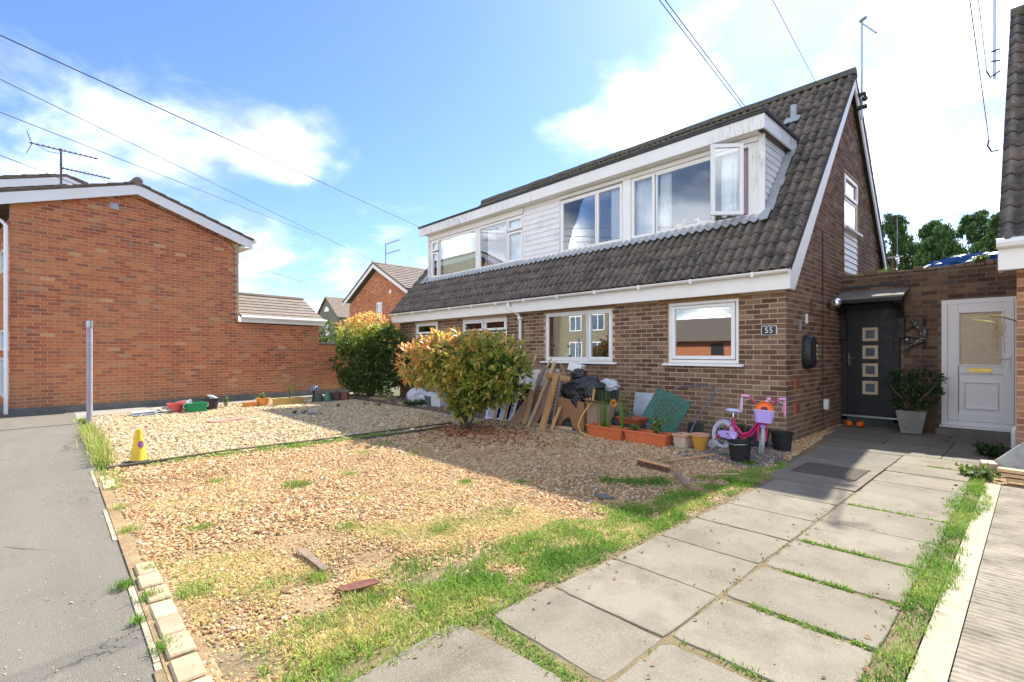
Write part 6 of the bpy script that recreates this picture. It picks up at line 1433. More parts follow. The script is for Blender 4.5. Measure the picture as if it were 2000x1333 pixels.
cb2 = thing('cardboard_box', 'greyish cardboard box to the right of the brown torn one', 'box', (-4.80, 6.50, 0), R(2)); q = MB(); q.box(-.20, .24, -.16, .2, 0, .50); q.build('box', M_card2, cb2, bevel=.003)
q = MB(); q.prism([(-.20, -.16, .502), (.24, -.16, .502), (.26, -.30, .54), (-.18, -.28, .56)], (0, 0, .006), 4); q.build('flap', M_card2, cb2)
bxx = thing('black_crate', 'shiny black plastic crate on top of the greyish cardboard box', 'crate', (-4.80, 6.55, .51), R(2)); q = MB(); tub(q, .36, .26, .19, flare=.01); q.build('crate', plastic('gloss_black', (0.02, 0.02, 0.022), .2, .05), bxx, bevel=.008)
for i, x in enumerate((-5.03, -4.96, -4.90)):
    plank(['short orange stick nearest the bin bag beside the black crate', 'middle orange stick beside the black crate', 'orange stick touching the black crate'][i], (x, 6.36, .48), (x + .01, 6.40, .66 + i * .03), .035, .02, M_plank)
ho = thing('hose', 'curved yellow orange hose hanging from the crate to the planter', 'hose', (-4.9, 6.3, 0), 0, world=True); q = MB(); q.tube([(-4.86, 6.36, .54), (-4.90, 6.26, .46), (-4.97, 6.18, .30), (-4.98, 6.10, .16), (-4.90, 6.06, .06), (-4.76, 6.04, .025), (-4.66, 6.06, .02)], .012, 8); q.build('tube', plastic('amber_hose', (0.70, 0.36, 0.08), .35, .05), ho, smooth=True)
# pane leaning, sunflowers
gp = thing('glass_sheet', 'cloudy blue glass sheet leaning on the wall behind the planters', 'glass sheet', (-4.36, 6.9, .05)); gp.rotation_euler = (R(-14), 0, R(6)); q = MB(); q.box(-.16, .16, -.004, .004, 0, .62); q.build('sheet', simple('cloudy_glass', (0.38, 0.43, 0.50), (0.28, 0.30, 0.33), 6, .15, 0, c3=(0.42, 0.34, 0.26)), gp); q = MB(); q.box(.16, .185, -.01, .01, 0, .64); q.build('edge_strip', M_plank, gp)
# planters
def planter(label, c, w, d, h, rz, z=0, mat=None, flare=.03):
    o = thing('planter', label, 'planter', (c[0], c[1], z), rz); q = MB(); tub(q, w, d, h, flare=flare, tw=.01); q.build('trough', mat or M_terra, o, bevel=.008, seg=2)
    q = MB(); rim(q, w + 2 * flare, d + 2 * flare, h + .006, .012, .03); q.build('rim', mat or M_terra, o, bevel=.007, seg=2)
    q = MB(); k = len(q.v); n = 12; q.blob((0, 0, h - .05), (w / 2 + .01, d / 2 + .01, .03), 3, .3, 6, 2); q.build('soil', M_soil, o); return o
planter('long terracotta plastic trough full of tall reedy stems', (-4.45, 6.16, 0), .62, .17, .19, R(-6))
planter('second terracotta trough with low seedlings beside the stone pot', (-3.76, 6.16, 0), .62, .17, .19, R(-2))
planter('small dark terracotta tray tilted behind the two troughs', (-4.22, 6.46, 0), .34, .20, .10, R(-4), z=.22, mat=simple('dark_terracotta', (0.40, 0.09, 0.05), (0.34, 0.075, 0.04), 6, .5, .1))
bk = thing('crate', 'upturned dark crate under the small terracotta tray', 'crate', (-4.22, 6.48, 0)); q = MB(); q.box(-.17, .17, -.1, .1, 0, .215); q.build('crate', M_felt, bk, bevel=.005)
def reeds(label, base, n, L, spread, seed, tone=.3, name='reeds'):
    t = thing(name, label, 'plant', base); r_ = np.random.RandomState(seed); pts = np.stack([r_.normal(0, spread, n), r_.normal(0, spread * .5, n), np.zeros(n)], 1)
    o = blades('blade', pts, L, .007, tone + r_.uniform(-.2, .3, n), M_grass, .22); o.parent = t; return t
reeds('tall reedy green stems in the first terracotta trough', (-4.52, 6.16, .16), 46, .50, .05, 3, .15); reeds('slim green stems near the end of the first trough', (-4.18, 6.14, .16), 16, .42, .018, 4, .15); reeds('tall pale grass stems behind the reedy trough', (-4.42, 6.5, .1), 16, .62, .05, 8, .5)
plant('seedling', 'yellow green leafy stems in the second terracotta trough', 'plant', (-3.62, 6.16, .17), 14, .22, .09, tone=.8, seed=41, size=.05); plant('seedling', 'tiny sprouts at the near end of the second trough', 'plant', (-3.98, 6.16, .17), 12, .09, .14, tone=.75, seed=42, size=.04); plant('seedling', 'single thin shoot at the end of the second trough', 'plant', (-4.06, 6.18, .17), 2, .25, .02, tone=.8, seed=43, size=.03)
sf = thing('flower', 'orange flower with a dark centre beside the reedy trough', 'flower', (-4.52, 6.42, 0)); q = MB(); q.tube([(0, 0, 0), (.01, 0, .52)], .005, 5); q.build('stem', M_plantleaf, sf)
q = MB()
for i in range(12):
    a = 2 * math.pi * i / 12; q.add([(0, -.01, .52), (.05 * math.cos(a - .2), -.02, .52 + .05 * math.sin(a - .2)), (.075 * math.cos(a), -.012, .52 + .075 * math.sin(a)), (.05 * math.cos(a + .2), -.02, .52 + .05 * math.sin(a + .2))], [(0, 1, 2, 3)])
q.build('petals', plastic('orange_petal', (0.80, 0.36, 0.03), .7, .1), sf); q = MB(); q.blob((0, -.022, .52), (.022, .010, .022), 2); q.build('centre', M_soil, sf)
# green grid tray
gt = thing('green_mesh_tray', 'square teal plastic grid panel leaning tilted on the house wall', 'grid panel', (-3.90, 6.62, .20)); gt.rotation_euler = (R(-22), R(22), R(4))
M_teal = plastic('teal_plastic', (0.035, 0.145, 0.105), .6, .2); q = MB(); W_ = .52; ncell = 13; cs = W_ / ncell
for i in range(ncell + 1):
    w = .008 if 2 < i < 12 else .013
    q.box(-W_ / 2 + i * cs - w, -W_ / 2 + i * cs + w, -.012, .012, 0, W_)
for i in range(ncell + 1):
    w = .008 if 1 < i < 12 else .013
    q.box(-W_ / 2, W_ / 2, -.011, .011, i * cs - w, i * cs + w)
for i in range(ncell): 
    z = (i + .5) * cs; q.box(-W_ / 2 - .03, -W_ / 2, -.012, .012, z - .010, z + .010); q.box(W_ / 2, W_ / 2 + .03, -.012, .012, z - .010, z + .010); q.box(-W_ / 2 + z - .01, -W_ / 2 + z + .01, -.012, .012, W_, W_ + .03)
q.build('grid', M_teal, gt)
mf = thing('bent_tube', 'bent grey metal tube frame leaning on the wall over the teal grid', 'tube frame', (-3.7, 7.2, 0), 0, world=True); q = MB(); q.tube([(-4.10, 7.50, .70), (-3.95, 7.52, .76), (-3.46, 7.45, .78), (-3.38, 7.42, .76), (-3.36, 7.38, .70), (-3.43, 6.9, .30), (-3.46, 6.75, .08)], .013, 8); q.build('tube', metal('grey_tube', (0.22, 0.23, 0.26), .45), mf, smooth=True)
db = thing('black_tray', 'black ribbed tray standing at the foot of the metal frame', 'tray', (-3.5, 7.0, 0)); db.rotation_euler = (R(-15), 0, 0); q = MB(); q.box(-.12, .12, -.01, .01, 0, .26)
for i in range(7): q.box(-.115 + i * .035, -.105 + i * .035, -.018, -.0101, .01, .25)
q.build('tray', M_rubber, db)
# stone pot, glazed pot
M_stonep = simple('buff_stone_pot', (0.52, 0.40, 0.30), (0.44, 0.33, 0.24), 8, .9, .3, 60, c3=(0.60, 0.50, 0.42)); M_tcl = simple('terracotta_clay', (0.60, 0.33, 0.20), (0.52, 0.27, 0.16), 8, .85, .3, 60)
sp = thing('stone_pot', 'buff square stone pot with panelled sides next to the glazed pot', 'pot', (-3.27, 6.24, 0), R(-8)); q = MB(); tub(q, .175, .175, .20, flare=.012, tw=.015); q.build('pot', M_stonep, sp, bevel=.004); q = MB(); rim(q, .20, .20, .21, .012, .03); q.build('rim', M_tcl, sp, bevel=.006)
for (x0, x1, y0, y1) in ((-.07, .07, -.098, -.090), (.090, .098, -.07, .07)): q = MB(); q.box(x0, x1, y0, y1, .04, .155); q.build('side_panel', M_stonep, sp, bevel=.003)
disc(sp, 'soil', .085, .175, M_tcl, sq=6)
gl = lathe_thing('glazed_pot', 'tapered mustard glazed pot with a clay rim', 'pot', (-3.02, 6.20, 0), [(.01, 0), (.062, 0), (.085, .10), (.105, .19), (.108, .215)], simple('mustard_glaze', (0.55, 0.29, 0.05), (0.47, 0.24, 0.04), 6, .22, .1, spec=.6), n=28)
q = MB(); q.lathe([(.108, .213), (.118, .218), (.12, .24), (.108, .243), (.098, .235), (.095, .19)], n=28); q.build('rim', M_tcl, gl, smooth=True); disc(gl, 'soil', .098, .215, M_ply, lump=.012)
# broom
br = thing('broom', 'wooden yard broom lying on the gravel by the black bucket', 'broom', (-2.93, 4.93, 0), 0, world=True)
q = MB(); q.tube([(-2.90, 4.98, .075), (-2.72, 5.95, .05)], .013, 10); q.build('handle', M_broomwood, br, smooth=True)
a = Vector((-3.12, 4.92, .075)); b = Vector((-2.70, 4.86, .07)); q = MB(); q.beam(a, b, .07, .03, (0, .5, 1)); q.build('head', M_broomwood, br, bevel=.006)
q = MB()
for i in range(150):
    u = rnd.random(); p = a.lerp(b, u) + Vector((0, rnd.uniform(-.03, .02), -.012)); q.beam(p, p + Vector((rnd.uniform(-.01, .01), -.045 + rnd.uniform(-.015, .01), -.05)), .004, .004)
q.build('bristles', simple('brown_bristles', (0.20, 0.10, 0.07), (0.14, 0.07, 0.05), 9, .9, 0), br, kind='stuff')
# buckets
M_blk = plastic('matt_black_bucket', (0.014, 0.014, 0.015), .5, .1)
bp = [(.01, 0), (.105, 0), (.118, .09), (.135, .205), (.150, .207), (.152, .225), (.136, .225), (.118, .10), (.10, .012), (.01, .012)]
bu = lathe_thing('bucket', 'black builders bucket standing in front of the bicycle', 'bucket', (-2.42, 5.98, 0), [(a_ * .95, b_ * 1.12) for a_, b_ in bp], M_blk, n=30); q = MB(); q.tube([(-.143, 0, .24), (-.10, -.12, .235), (0, -.155, .225), (.10, -.12, .235), (.143, 0, .24)], .004, 6); q.build('bail', M_steel, bu)
lathe_thing('plant_pot', 'dark grey pot standing between the bicycle and the wall', 'pot', (-2.62, 7.08, 0), [(a_ * 1.05, b_ * 1.2) for a_, b_ in bp], plastic('charcoal_pot', (0.05, 0.052, 0.055), .5, .15))
lathe_thing('plant_pot', 'black pot behind the bicycle front wheel', 'pot', (-2.30, 7.02, 0), [(a_ * .95, b_ * 1.15) for a_, b_ in bp], M_blk)
for i, (x, y, L, lab) in enumerate([(-3.05, 7.45, .26, 'weed climbing the wall behind the bicycle saddle'), (-3.15, 7.3, .18, 'weeds at the wall foot behind the glazed pot'), (-2.75, 7.45, .22, 'weed at the wall behind the grey pot'), (-3.3, 6.75, .12, 'low weed behind the stone pot'), (-2.72, 7.2, .15, 'short weed beneath the bicycle frame')]):
    plant('weeds', lab, 'plant', (x, y, 0), 14, L, .14, tone=.4, seed=60 + i, size=.05, group='weeds along the house wall')
# debris
M_rust = simple('rusty_scrap', (0.22, 0.085, 0.06), (0.15, 0.06, 0.05), 12, .8, .5, 60)
def scrap(label, pts, t_=.006, mat=None, name='scrap'):
    c = pts[0]; o = thing(name, label, 'debris', (c[0], c[1], 0), 0, world=True); q = MB(); q.prism([(p[0], p[1], p[2]) for p in pts], (0, 0, t_), len(pts)); q.build('piece', mat or M_rust, o)
scrap('curled rusty brown shard on the dry grass', [(-2.60, 1.12, .02), (-2.52, 1.13, .03), (-2.46, 1.20, .045), (-2.44, 1.30, .05), (-2.49, 1.30, .055), (-2.56, 1.22, .04)])
scrap('narrow brown bark strip on the near gravel', [(-3.30, 1.16, .03), (-3.22, 1.14, .035), (-2.98, 1.15, .03), (-2.83, 1.15, .03), (-2.84, 1.19, .035), (-3.0, 1.19, .035), (-3.2, 1.19, .04)], .008, M_plank_old, 'bark_strip')
scrap('dark slate piece in the shaded gravel', [(-2.72, 3.55, .03), (-2.60, 3.50, .03), (-2.52, 3.60, .03), (-2.66, 3.64, .03)], .006, M_render, 'slate_piece')
scrap('flat dark stick beside the broom head', [(-2.62, 4.78, .03), (-2.30, 4.42, .025), (-2.27, 4.45, .025), (-2.58, 4.82, .03)], .012, M_plank_old, 'stick'); scrap('broken brown brick piece near the path grass', [(-2.24, 4.34, .02), (-2.12, 4.30, .02), (-2.10, 4.40, .02), (-2.22, 4.43, .02)], .03, M_ply, 'brick_piece')
scrap('short pale stick by the grass strip', [(-2.28, 5.05, .03), (-2.12, 5.22, .03), (-2.14, 5.25, .03), (-2.30, 5.08, .03)], .012, M_plank_pale, 'stick')
for i, (x, y, s) in enumerate([(-.75, 2.70, .016), (-.79, 2.33, .013), (-.72, 2.23, .014), (-.67, 2.29, .013), (-.65, 2.33, .014), (-.82, 2.44, .010), (-.44, 2.42, .018), (-.90, 2.23, .011), (-.78, 2.40, .009), (-.80, 2.50, .008), (-.765, 2.47, .010)]):
    o = MB().blob((0, 0, s * .5), (s * 1.2, s * .85, s * .6), 2, .25, 2, i).build('pebble', simple('brown_pebble', (0.42, 0.24, 0.13), (0.30, 0.17, 0.10), 30, .7, 0, varied=.4), smooth=True, origin=(x, y, .024))
    tag(o, 'loose brown pebble lying on the near right paving slabs', 'pebble', 'loose pebbles on the slabs')
print('garden ok')
# ================================================================== the child's bicycle
bk_ = thing('bicycle', 'small pink child bicycle with training wheels, a lilac basket and streamers', 'bicycle', (-2.92, 6.63, 0), R(-15)); bk_.scale = (.86, .94, .98)
bk_.rotation_euler = (R(-6), 0, R(-14))
M_pink = plastic('magenta_paint', (0.55, 0.02, 0.13), .25, .05); M_lpink = plastic('light_pink', (0.85, 0.36, 0.62), .4, .05); M_lilac = plastic('lilac_plastic', (0.50, 0.36, 0.80), .4, .05); M_lblue = plastic('pale_lilac_vinyl', (0.55, 0.55, 0.80), .4, .05)
M_tyre = simple('white_tyre', (0.58, 0.60, 0.58), (0.50, 0.52, 0.50), 12, .6, .2, 60); M_tyre2 = simple('greyish_tyre', (0.42, 0.44, 0.42), (0.32, 0.34, 0.32), 12, .6, .4, 60)
def wheel(parent, M4, r=.175, w=.026, tm=None):
    def T(p): return M4 @ Vector(p)
    ring = [T((r * math.cos(2 * math.pi * i / 36), 0, r * math.sin(2 * math.pi * i / 36))) for i in range(36)]
    q = MB(); q.tube(ring, w, 10, closed=True); o = q.build('wheel', tm or M_tyre, parent, smooth=True)
    q = MB(); q.tube([T(((r - .028) * math.cos(2 * math.pi * i / 36), 0, (r - .028) * math.sin(2 * math.pi * i / 36))) for i in range(36)], .009, 6, closed=True); q.build('rim', M_lblue, o, smooth=True)
    q = MB(); q.tube([T((0, -.04, 0)), T((0, .04, 0))], .016, 10)
    for i in range(14):
        a = 2 * math.pi * i / 14; q.tube([T((.015 * math.cos(a + .5), .02 * (-1) ** i, .015 * math.sin(a + .5))), T(((r - .03) * math.cos(a), 0, (r - .03) * math.sin(a)))], .0014, 4)
    q.build('spokes', M_steel, o); return o
I4 = Matrix.Identity(4)
wheel(bk_, Matrix.Translation((0, 0, .20)))
ST = Matrix.Translation((.66, 0, 0)) @ Matrix.Rotation(R(-50), 4, 'Z')       # steered front end
hd = Vector((.60, 0, .60)); 
def S(p): return ST @ Vector(p)
wheel(bk_, ST @ Matrix.Translation((.02, 0, .20)), tm=M_tyre2)
q = MB(); q.tube([(.23, 0, .22), (.20, 0, .32), (.17, 0, .46)], .017, 10); q.tube([(.22, 0, .34), (.34, 0, .24), (.46, 0, .28), (.60, 0, .45)], [.020, .022, .022, .020], 10); q.tube([(.22, 0, .22), (.36, 0, .20), (.50, 0, .26), (.61, 0, .40)], .014, 8)
for s_ in (-1, 1): q.tube([(.22, .02 * s_, .22), (0, .055 * s_, .20)], .010, 7); q.tube([(.19, .02 * s_, .38), (0, .055 * s_, .21)], .009, 7)
q.tube([(.63, 0, .38), (.59, 0, .52)], .022, 10); q.build('frame', M_pink, bk_, smooth=True)
q = MB()
for s_ in (-1, 1): q.tube([S((.02, .05 * s_, .20)), S((-.01, .052 * s_, .36)), S((-.03, .03 * s_, .42))], [.012, .016, .016], 8)
q.tube([S((-.03, -.05, .42)), S((-.03, .05, .42))], .018, 8); q.build('fork', M_pink, bk_, smooth=True)
q = MB(); q.tube([S((-.06, 0, .50)), S((-.09, 0, .64))], .013, 8); q.tube([S((-.20, -.26, .76)), S((-.15, -.20, .755)), S((-.10, -.09, .66)), S((-.09, 0, .64)), S((-.10, .09, .66)), S((-.15, .20, .755)), S((-.20, .26, .76))], .012, 9); hb = q.build('handlebar', M_pink, bk_, smooth=True)
for s_ in (-1, 1):
    q = MB(); q.tube([S((-.145, .19 * s_, .755)), S((-.215, .285 * s_, .762))], .019, 10); q.build('grip', M_lpink, hb, smooth=True)
    q = MB(); q.tube([S((-.15, .17 * s_, .75)), S((-.10, .20 * s_, .715)), S((-.11, .25 * s_, .70))], .006, 6); q.build('brake_lever', M_steel, hb)
    q = MB()
    for k in range(9): 
        dx, dy = rnd.uniform(-.03, .03), rnd.uniform(-.03, .03); L_ = rnd.uniform(.16, .24); p0 = S((-.215, .285 * s_, .762)); q.tube([p0, p0 + Vector((dx * .5, dy * .5, -L_ * .35)), p0 + Vector((dx, dy, -L_))], .006, 4)
    q.build('streamer', M_lpink if s_ > 0 else plastic('pale_pink_ribbon', (0.85, 0.60, 0.72), .4, .05), hb)
q = MB(); q.tube([S((-.09, .0, .66)), S((-.13, .05, .72))], .02, 8); q.blob(S((-.12, .06, .745)), (.035, .03, .022), 2); q.build('bell', M_lpink, hb, smooth=True)
q = MB(); q.blob((.14, 0, .545), (.11, .065, .030), 3); q.blob((.235, 0, .545), (.07, .03, .024), 2); q.build('saddle', M_lblue, bk_, smooth=True)
q = MB(); q.tube([(.17, 0, .42), (.155, 0, .53)], .011, 8); q.build('seat_post', M_chrome, bk_, smooth=True)
for nm, M4, a0, a1 in (('mudguard', Matrix.Translation((0, 0, .20)), 20, 120), ('mudguard', ST @ Matrix.Translation((.02, 0, .20)), 60, 115)):
    v = []; f = []; m = 14
    for i in range(m + 1):
        a = R(a0 + (a1 - a0) * i / m)
        for k, (dw, dr) in enumerate(((-.035, -.012), (-.018, .0), (.018, 0), (.035, -.012))): v.append(M4 @ Vector(((.212 + dr) * math.cos(a), dw, (.212 + dr) * math.sin(a))))
    for i in range(m):
        for k in range(3): f.append((i * 4 + k, i * 4 + k + 1, (i + 1) * 4 + k + 1, (i + 1) * 4 + k))
    q = MB(); q.v = [tuple(x_) for x_ in v]; q.f = f; q.build(nm, M_lilac, bk_, smooth=True)
q = MB(); pr = [(-.04, .235), (.0, .255), (.24, .275), (.29, .25), (.30, .20), (.26, .16), (.20, .155), (0, .165), (-.04, .19)]; q.prism([(x_, -.075, z_) for x_, z_ in pr], (0, .022, 0), len(pr)); cg = q.build('chain_guard', M_lilac, bk_, bevel=.006)
q = MB(); q.lathe([(.001, 0), (.026, 0), (.026, .003), (.001, .003)], n=16); 
q.v = [(x_ + .14, -.0755 - z_, y_ + .215) for x_, y_, z_ in q.v]; q.build('sticker', plastic('violet_sticker', (0.12, 0.05, 0.22), .4, .05), cg)
q = MB(); q.lathe([(.001, 0), (.014, 0), (.014, .003), (.001, .003)], n=12); q.v = [(x_ + .142, -.0790 - z_, y_ + .208) for x_, y_, z_ in q.v]; q.build('sticker', plastic('cream_sticker', (0.72, 0.62, 0.62), .4, .05), cg)
q = MB(); q.tube([(.22, -.08, .215), (.28, -.085, .17)], .009, 6); q.box(.25, .33, -.14, -.088, .155, .175); q.tube([(.22, .06, .215), (.16, .085, .26)], .009, 6); q.box(.13, .20, .088, .14, .25, .27); q.build('crank', M_chrome, bk_)
for s_ in (-1, 1):
    q = MB(); q.tube([(0, .06 * s_, .20), (-.01, .12 * s_, .16), (-.03, .16 * s_, .075)], .012, 7); st_ = q.build('stabiliser', M_pink, bk_, smooth=True)
    q = MB(); q.tube([(-.035, .15 * s_, .062), (-.035, .185 * s_, .062)], .060, 22); q.build('wheel', M_tyre, st_, smooth=True); q = MB(); q.tube([(-.035, .186 * s_, .062), (-.035, .189 * s_, .062)], .010, 10); q.build('hub', M_rubber, st_)
# basket with woven sides
q = MB(); v = []; f = []; n = 40; m = 9
for j in range(m + 1):
    h = j / m
    for i in range(n):
        a = 2 * math.pi * i / n; ca, sa = math.cos(a), math.sin(a); e = 1 / (abs(ca) ** 3.2 + abs(sa) ** 3.2) ** (1 / 3.2); k = 1 + .03 * ((i + j) % 2)
        v.append(S(((.075 + .025 * h) * e * ca * k + .06, (.10 + .035 * h) * e * sa * k, .435 + .155 * h)))
for j in range(m):
    for i in range(n): f.append((j * n + i, j * n + (i + 1) % n, (j + 1) * n + (i + 1) % n, (j + 1) * n + i))
f.append(tuple(range(n))[::-1]); q.v = [tuple(x_) for x_ in v]; q.f = f; ba = q.build('basket', M_lilac, bk_)
q = MB(); q.tube([v[m * n + i] for i in range(n)], .008, 6, closed=True); q.build('rim', plastic('pale_lilac', (0.66, 0.56, 0.82), .4, .05), ba, smooth=True)
rg_ = thing('orange_ring', 'orange plastic potty seat ring standing in the lilac bicycle basket', 'ring', (-2.92, 6.63, 0), 0, world=False); rg_.rotation_euler = bk_.rotation_euler; rg_.scale = bk_.scale
q = MB(); n = 32; pts = []; v = []; f = []
for i in range(n):
    a = 2 * math.pi * i / n
    for (rr_, dd) in ((.045, 0), (.060, -.018), (.090, -.018), (.118, .004), (.112, .012), (.088, -.006), (.058, -.004)):
        v.append(tuple(S((.055 + dd * 1.0 + .25 * (rr_ * math.sin(a)) * -.3, rr_ * math.cos(a) * 1.02, .60 + rr_ * math.sin(a) * .92))))
for i in range(n):
    for k in range(7): f.append((i * 7 + k, i * 7 + (k + 1) % 7, ((i + 1) % n) * 7 + (k + 1) % 7, ((i + 1) % n) * 7 + k))
q.v = v; q.f = f; q.build('ring', plastic('bright_orange', (0.90, 0.17, 0.02), .35, .05), rg_, smooth=True)

# ================================================================== things fixed to the house
def text_mesh(name, body, size, mat, parent, loc, rot, depth=.002):
    c = bpy.data.curves.new(name, 'FONT'); c.body = body; c.size = size; c.extrude = depth; c.align_x = 'CENTER'; c.align_y = 'CENTER'; c.space_character = 1.05
    o = bpy.data.objects.new(name, c); col.objects.link(o); bpy.context.view_layer.update()
    me = bpy.data.meshes.new_from_object(o.evaluated_get(bpy.context.evaluated_depsgraph_get())); bpy.data.objects.remove(o); me.materials.clear(); me.materials.append(mat)
    r = bpy.data.objects.new(name, me); col.objects.link(r); r.parent = parent; r.location = loc; r.rotation_euler = rot; return r
M_signw = plastic('sign_white', (0.78, 0.77, 0.74), .4, .1)
ns = thing('house_number_sign', 'small dark slate house number plate reading 55 with a white border', 'sign', (-2.67, 7.635, 1.63), 0)
q = MB(); q.box(-.105, .105, -.014, .0, -.068, .068); q.build('border', M_signw, ns, bevel=.002); q = MB(); q.box(-.096, .096, -.018, -.0141, -.060, .060); q.build('plate', plastic('slate_blue_black', (0.02, 0.03, 0.045), .5, .1), ns)
text_mesh('digits', '55', .115, M_signw, ns, (0, -.0185, -.002), (R(90), 0, 0))
lb = thing('post_box', 'rounded black wall box with white lettering fixed on the brick gable', 'box', (-2.45, 8.50, 1.32), 0)
q = MB(); v = []; f = []; n = 28
for k, (d_, s_) in enumerate(((0.0, 1.0), (.06, 1.0), (.12, .88), (.145, .6))):
    for i in range(n):
        a = 2 * math.pi * i / n; ca, sa = math.cos(a), math.sin(a); e = 1 / (abs(ca) ** 2.8 + abs(sa) ** 2.8) ** (1 / 2.8); v.append((d_, .19 * e * ca * s_, .265 * e * sa * s_))
for k in range(3):
    for i in range(n): f.append((k * n + i, k * n + (i + 1) % n, (k + 1) * n + (i + 1) % n, (k + 1) * n + i))
f.append(tuple(3 * n + i for i in range(n))); q.v = v; q.f = f; q.build('box', plastic('satin_black', (0.016, 0.016, 0.018), .4, .1), lb, smooth=True)
for k, z_ in enumerate((.09, .03, -.04, -.10)):
    q = MB(); q.box(.1452, .148, .035 + .02 * (k % 2), .075, z_ - .018, z_ + .022); q.build('letter', M_signw, lb)
for (y, z, h, lab, m_) in ((8.22, 1.72, .16, 'narrow grey bell box high on the gable near the corner', M_steel), (8.52, 1.83, .15, 'slim white sensor strip above the black wall box', M_upvc)):
    t = thing('wall_sensor', lab, 'sensor', (-2.45, y, z)); q = MB(); q.box(0, .03, -.025, .025, -h / 2, h / 2); q.build('case', m_, t, bevel=.004)
so_ = thing('outdoor_socket', 'white outdoor socket low on the gable with a grey cable above', 'socket', (-2.45, 9.47, .44)); q = MB(); q.box(0, .07, -.055, .055, -.09, .09); q.build('case', M_upvc, so_, bevel=.01); q = MB(); q.tube([(.012, -.10, -.35), (.012, -.10, 2.9)], .007, 6); q.build('cable', M_rubber, so_)
lp = thing('wall_lamp', 'round black and chrome wall lamp beside the door canopy', 'lamp', (-2.45, 9.65, 2.12)); q = MB(); q.tube([(0, 0, 0), (.03, 0, 0)], .05, 16); q.tube([(.03, 0, .0), (.09, 0, .02), (.12, -.03, .02)], .012, 7); q.build('arm', M_rubber, lp, smooth=True)
q = MB(); q.lathe([(.02, -.07), (.055, -.06), (.085, 0), (.085, .01), (.02, .012)], n=20); 
q.v = [(x_ + .14, y_ - .06, z_ + .02) for x_, y_, z_ in [(a_, c_, -b_) for a_, b_, c_ in q.v]]; q.build('head', M_chrome, lp, smooth=True)
wa_ = thing('alarm_box', 'dark brown vent grille high on the gable before the lamp', 'vent', (-2.45, 8.78, 2.02)); q = MB(); q.box(0, .02, -.05, .05, -.09, .09); q.build('case', M_rust, wa_)
dbell = thing('doorbell', 'black doorbell beside the anthracite door', 'doorbell', (-1.50, 10.535, 1.52)); q = MB(); q.box(-.045, .045, -.03, 0, -.06, .06); q.build('case', M_rubber, dbell, bevel=.006); q = MB(); q.tube([(0, -.031, .01), (0, -.034, .01)], .014, 10); q.build('button', M_steel, dbell)
# lizard ornament
lz = thing('lizard_ornament', 'dark metal lizard with mosaic patches climbing the brick wall between the doors', 'wall ornament', (-1.33, 10.50, 0), 0)
M_liz = spot_mat('mosaic_metal', (0.05, 0.045, 0.045), (0.46, 0.45, 0.44), 34)
sp_ = [(.02, 0, 1.885), (.005, -.01, 1.84), (-.03, -.015, 1.80), (.03, -.02, 1.70), (.055, -.02, 1.62), (.03, -.015, 1.54), (-.04, -.01, 1.46), (-.11, -.005, 1.42), (-.15, 0, 1.37), (-.15, 0, 1.32), (-.12, 0, 1.28)]
sp_ = [(-.10, -.01, 1.84), (-.06, -.018, 1.80), (.0, -.02, 1.74), (.045, -.022, 1.66), (.05, -.022, 1.58), (.0, -.018, 1.50), (-.07, -.012, 1.45), (-.14, -.008, 1.41), (-.18, -.005, 1.35), (-.17, -.005, 1.29), (-.14, -.005, 1.26)]
q = MB(); q.tube(sp_, [.030, .036, .048, .058, .054, .045, .034, .024, .018, .012, .006], 10); q.v = [(x_, max(y_, -.045) if y_ < 0 else y_ * .4, z_) for x_, y_, z_ in q.v]; q.build('body', M_liz, lz, smooth=True)
for (a_, b_, c_, toes) in (((.01, 1.74), (.07, 1.80), (.05, 1.87), 1), ((-.01, 1.74), (-.08, 1.74), (-.15, 1.70), -1), ((.03, 1.52), (.07, 1.47), (.06, 1.41), 1), ((.0, 1.54), (-.08, 1.56), (-.15, 1.57), -1)):
    q = MB(); q.tube([(a_[0], -.015, a_[1]), (b_[0], -.012, b_[1]), (c_[0], -.010, c_[1])], [.022, .016, .010], 7)
    for k in (-1, 0, 1):
        ang_ = math.atan2(c_[1] - b_[1], c_[0] - b_[0]) + k * .7; q.tube([(c_[0], -.01, c_[1]), (c_[0] + .035 * math.cos(ang_), -.008, c_[1] + .035 * math.sin(ang_))], [.007, .004], 5)
    q.build('leg', simple('dark_bronze', (0.06, 0.045, 0.04), (0.04, 0.03, 0.03), 9, .5, .3, metal=.5), lz, smooth=True)
# potted bush beside the door
M_zinc = simple('zinc_planter', (0.30, 0.30, 0.27), (0.22, 0.22, 0.20), 5, .6, .2, 40, .4, .3, c3=(0.16, 0.18, 0.14))
pb = thing('square_planter', 'tapered square zinc planter standing beside the anthracite door', 'planter', (-1.37, 10.02, .03), R(4)); q = MB(); tub(q, .26, .26, .36, flare=.06, tw=.012); q.build('pot', M_zinc, pb, bevel=.004); q = MB(); q.box(-.16, .16, -.16, .16, .30, .315); q.build('soil', M_soil, pb)
shrub('potted_bush', 'dark leafy bush growing from the tapered zinc planter', (-1.37, 10.02, .34), [((-.12, 0, .45), (.19, .2, .24)), ((.17, 0, .50), (.24, .2, .20)), ((-.02, -.03, .16), (.22, .2, .17)), ((.2, -.02, .26), (.18, .15, .17))], .4, 330, .055, lambda P, V, Rr, r_: np.clip(.25 + (Rr - .9) * .8 + r_.normal(0, .15, len(P)), 0, 1), 23, mat=M_plantleaf, stems=6, clear=.02)
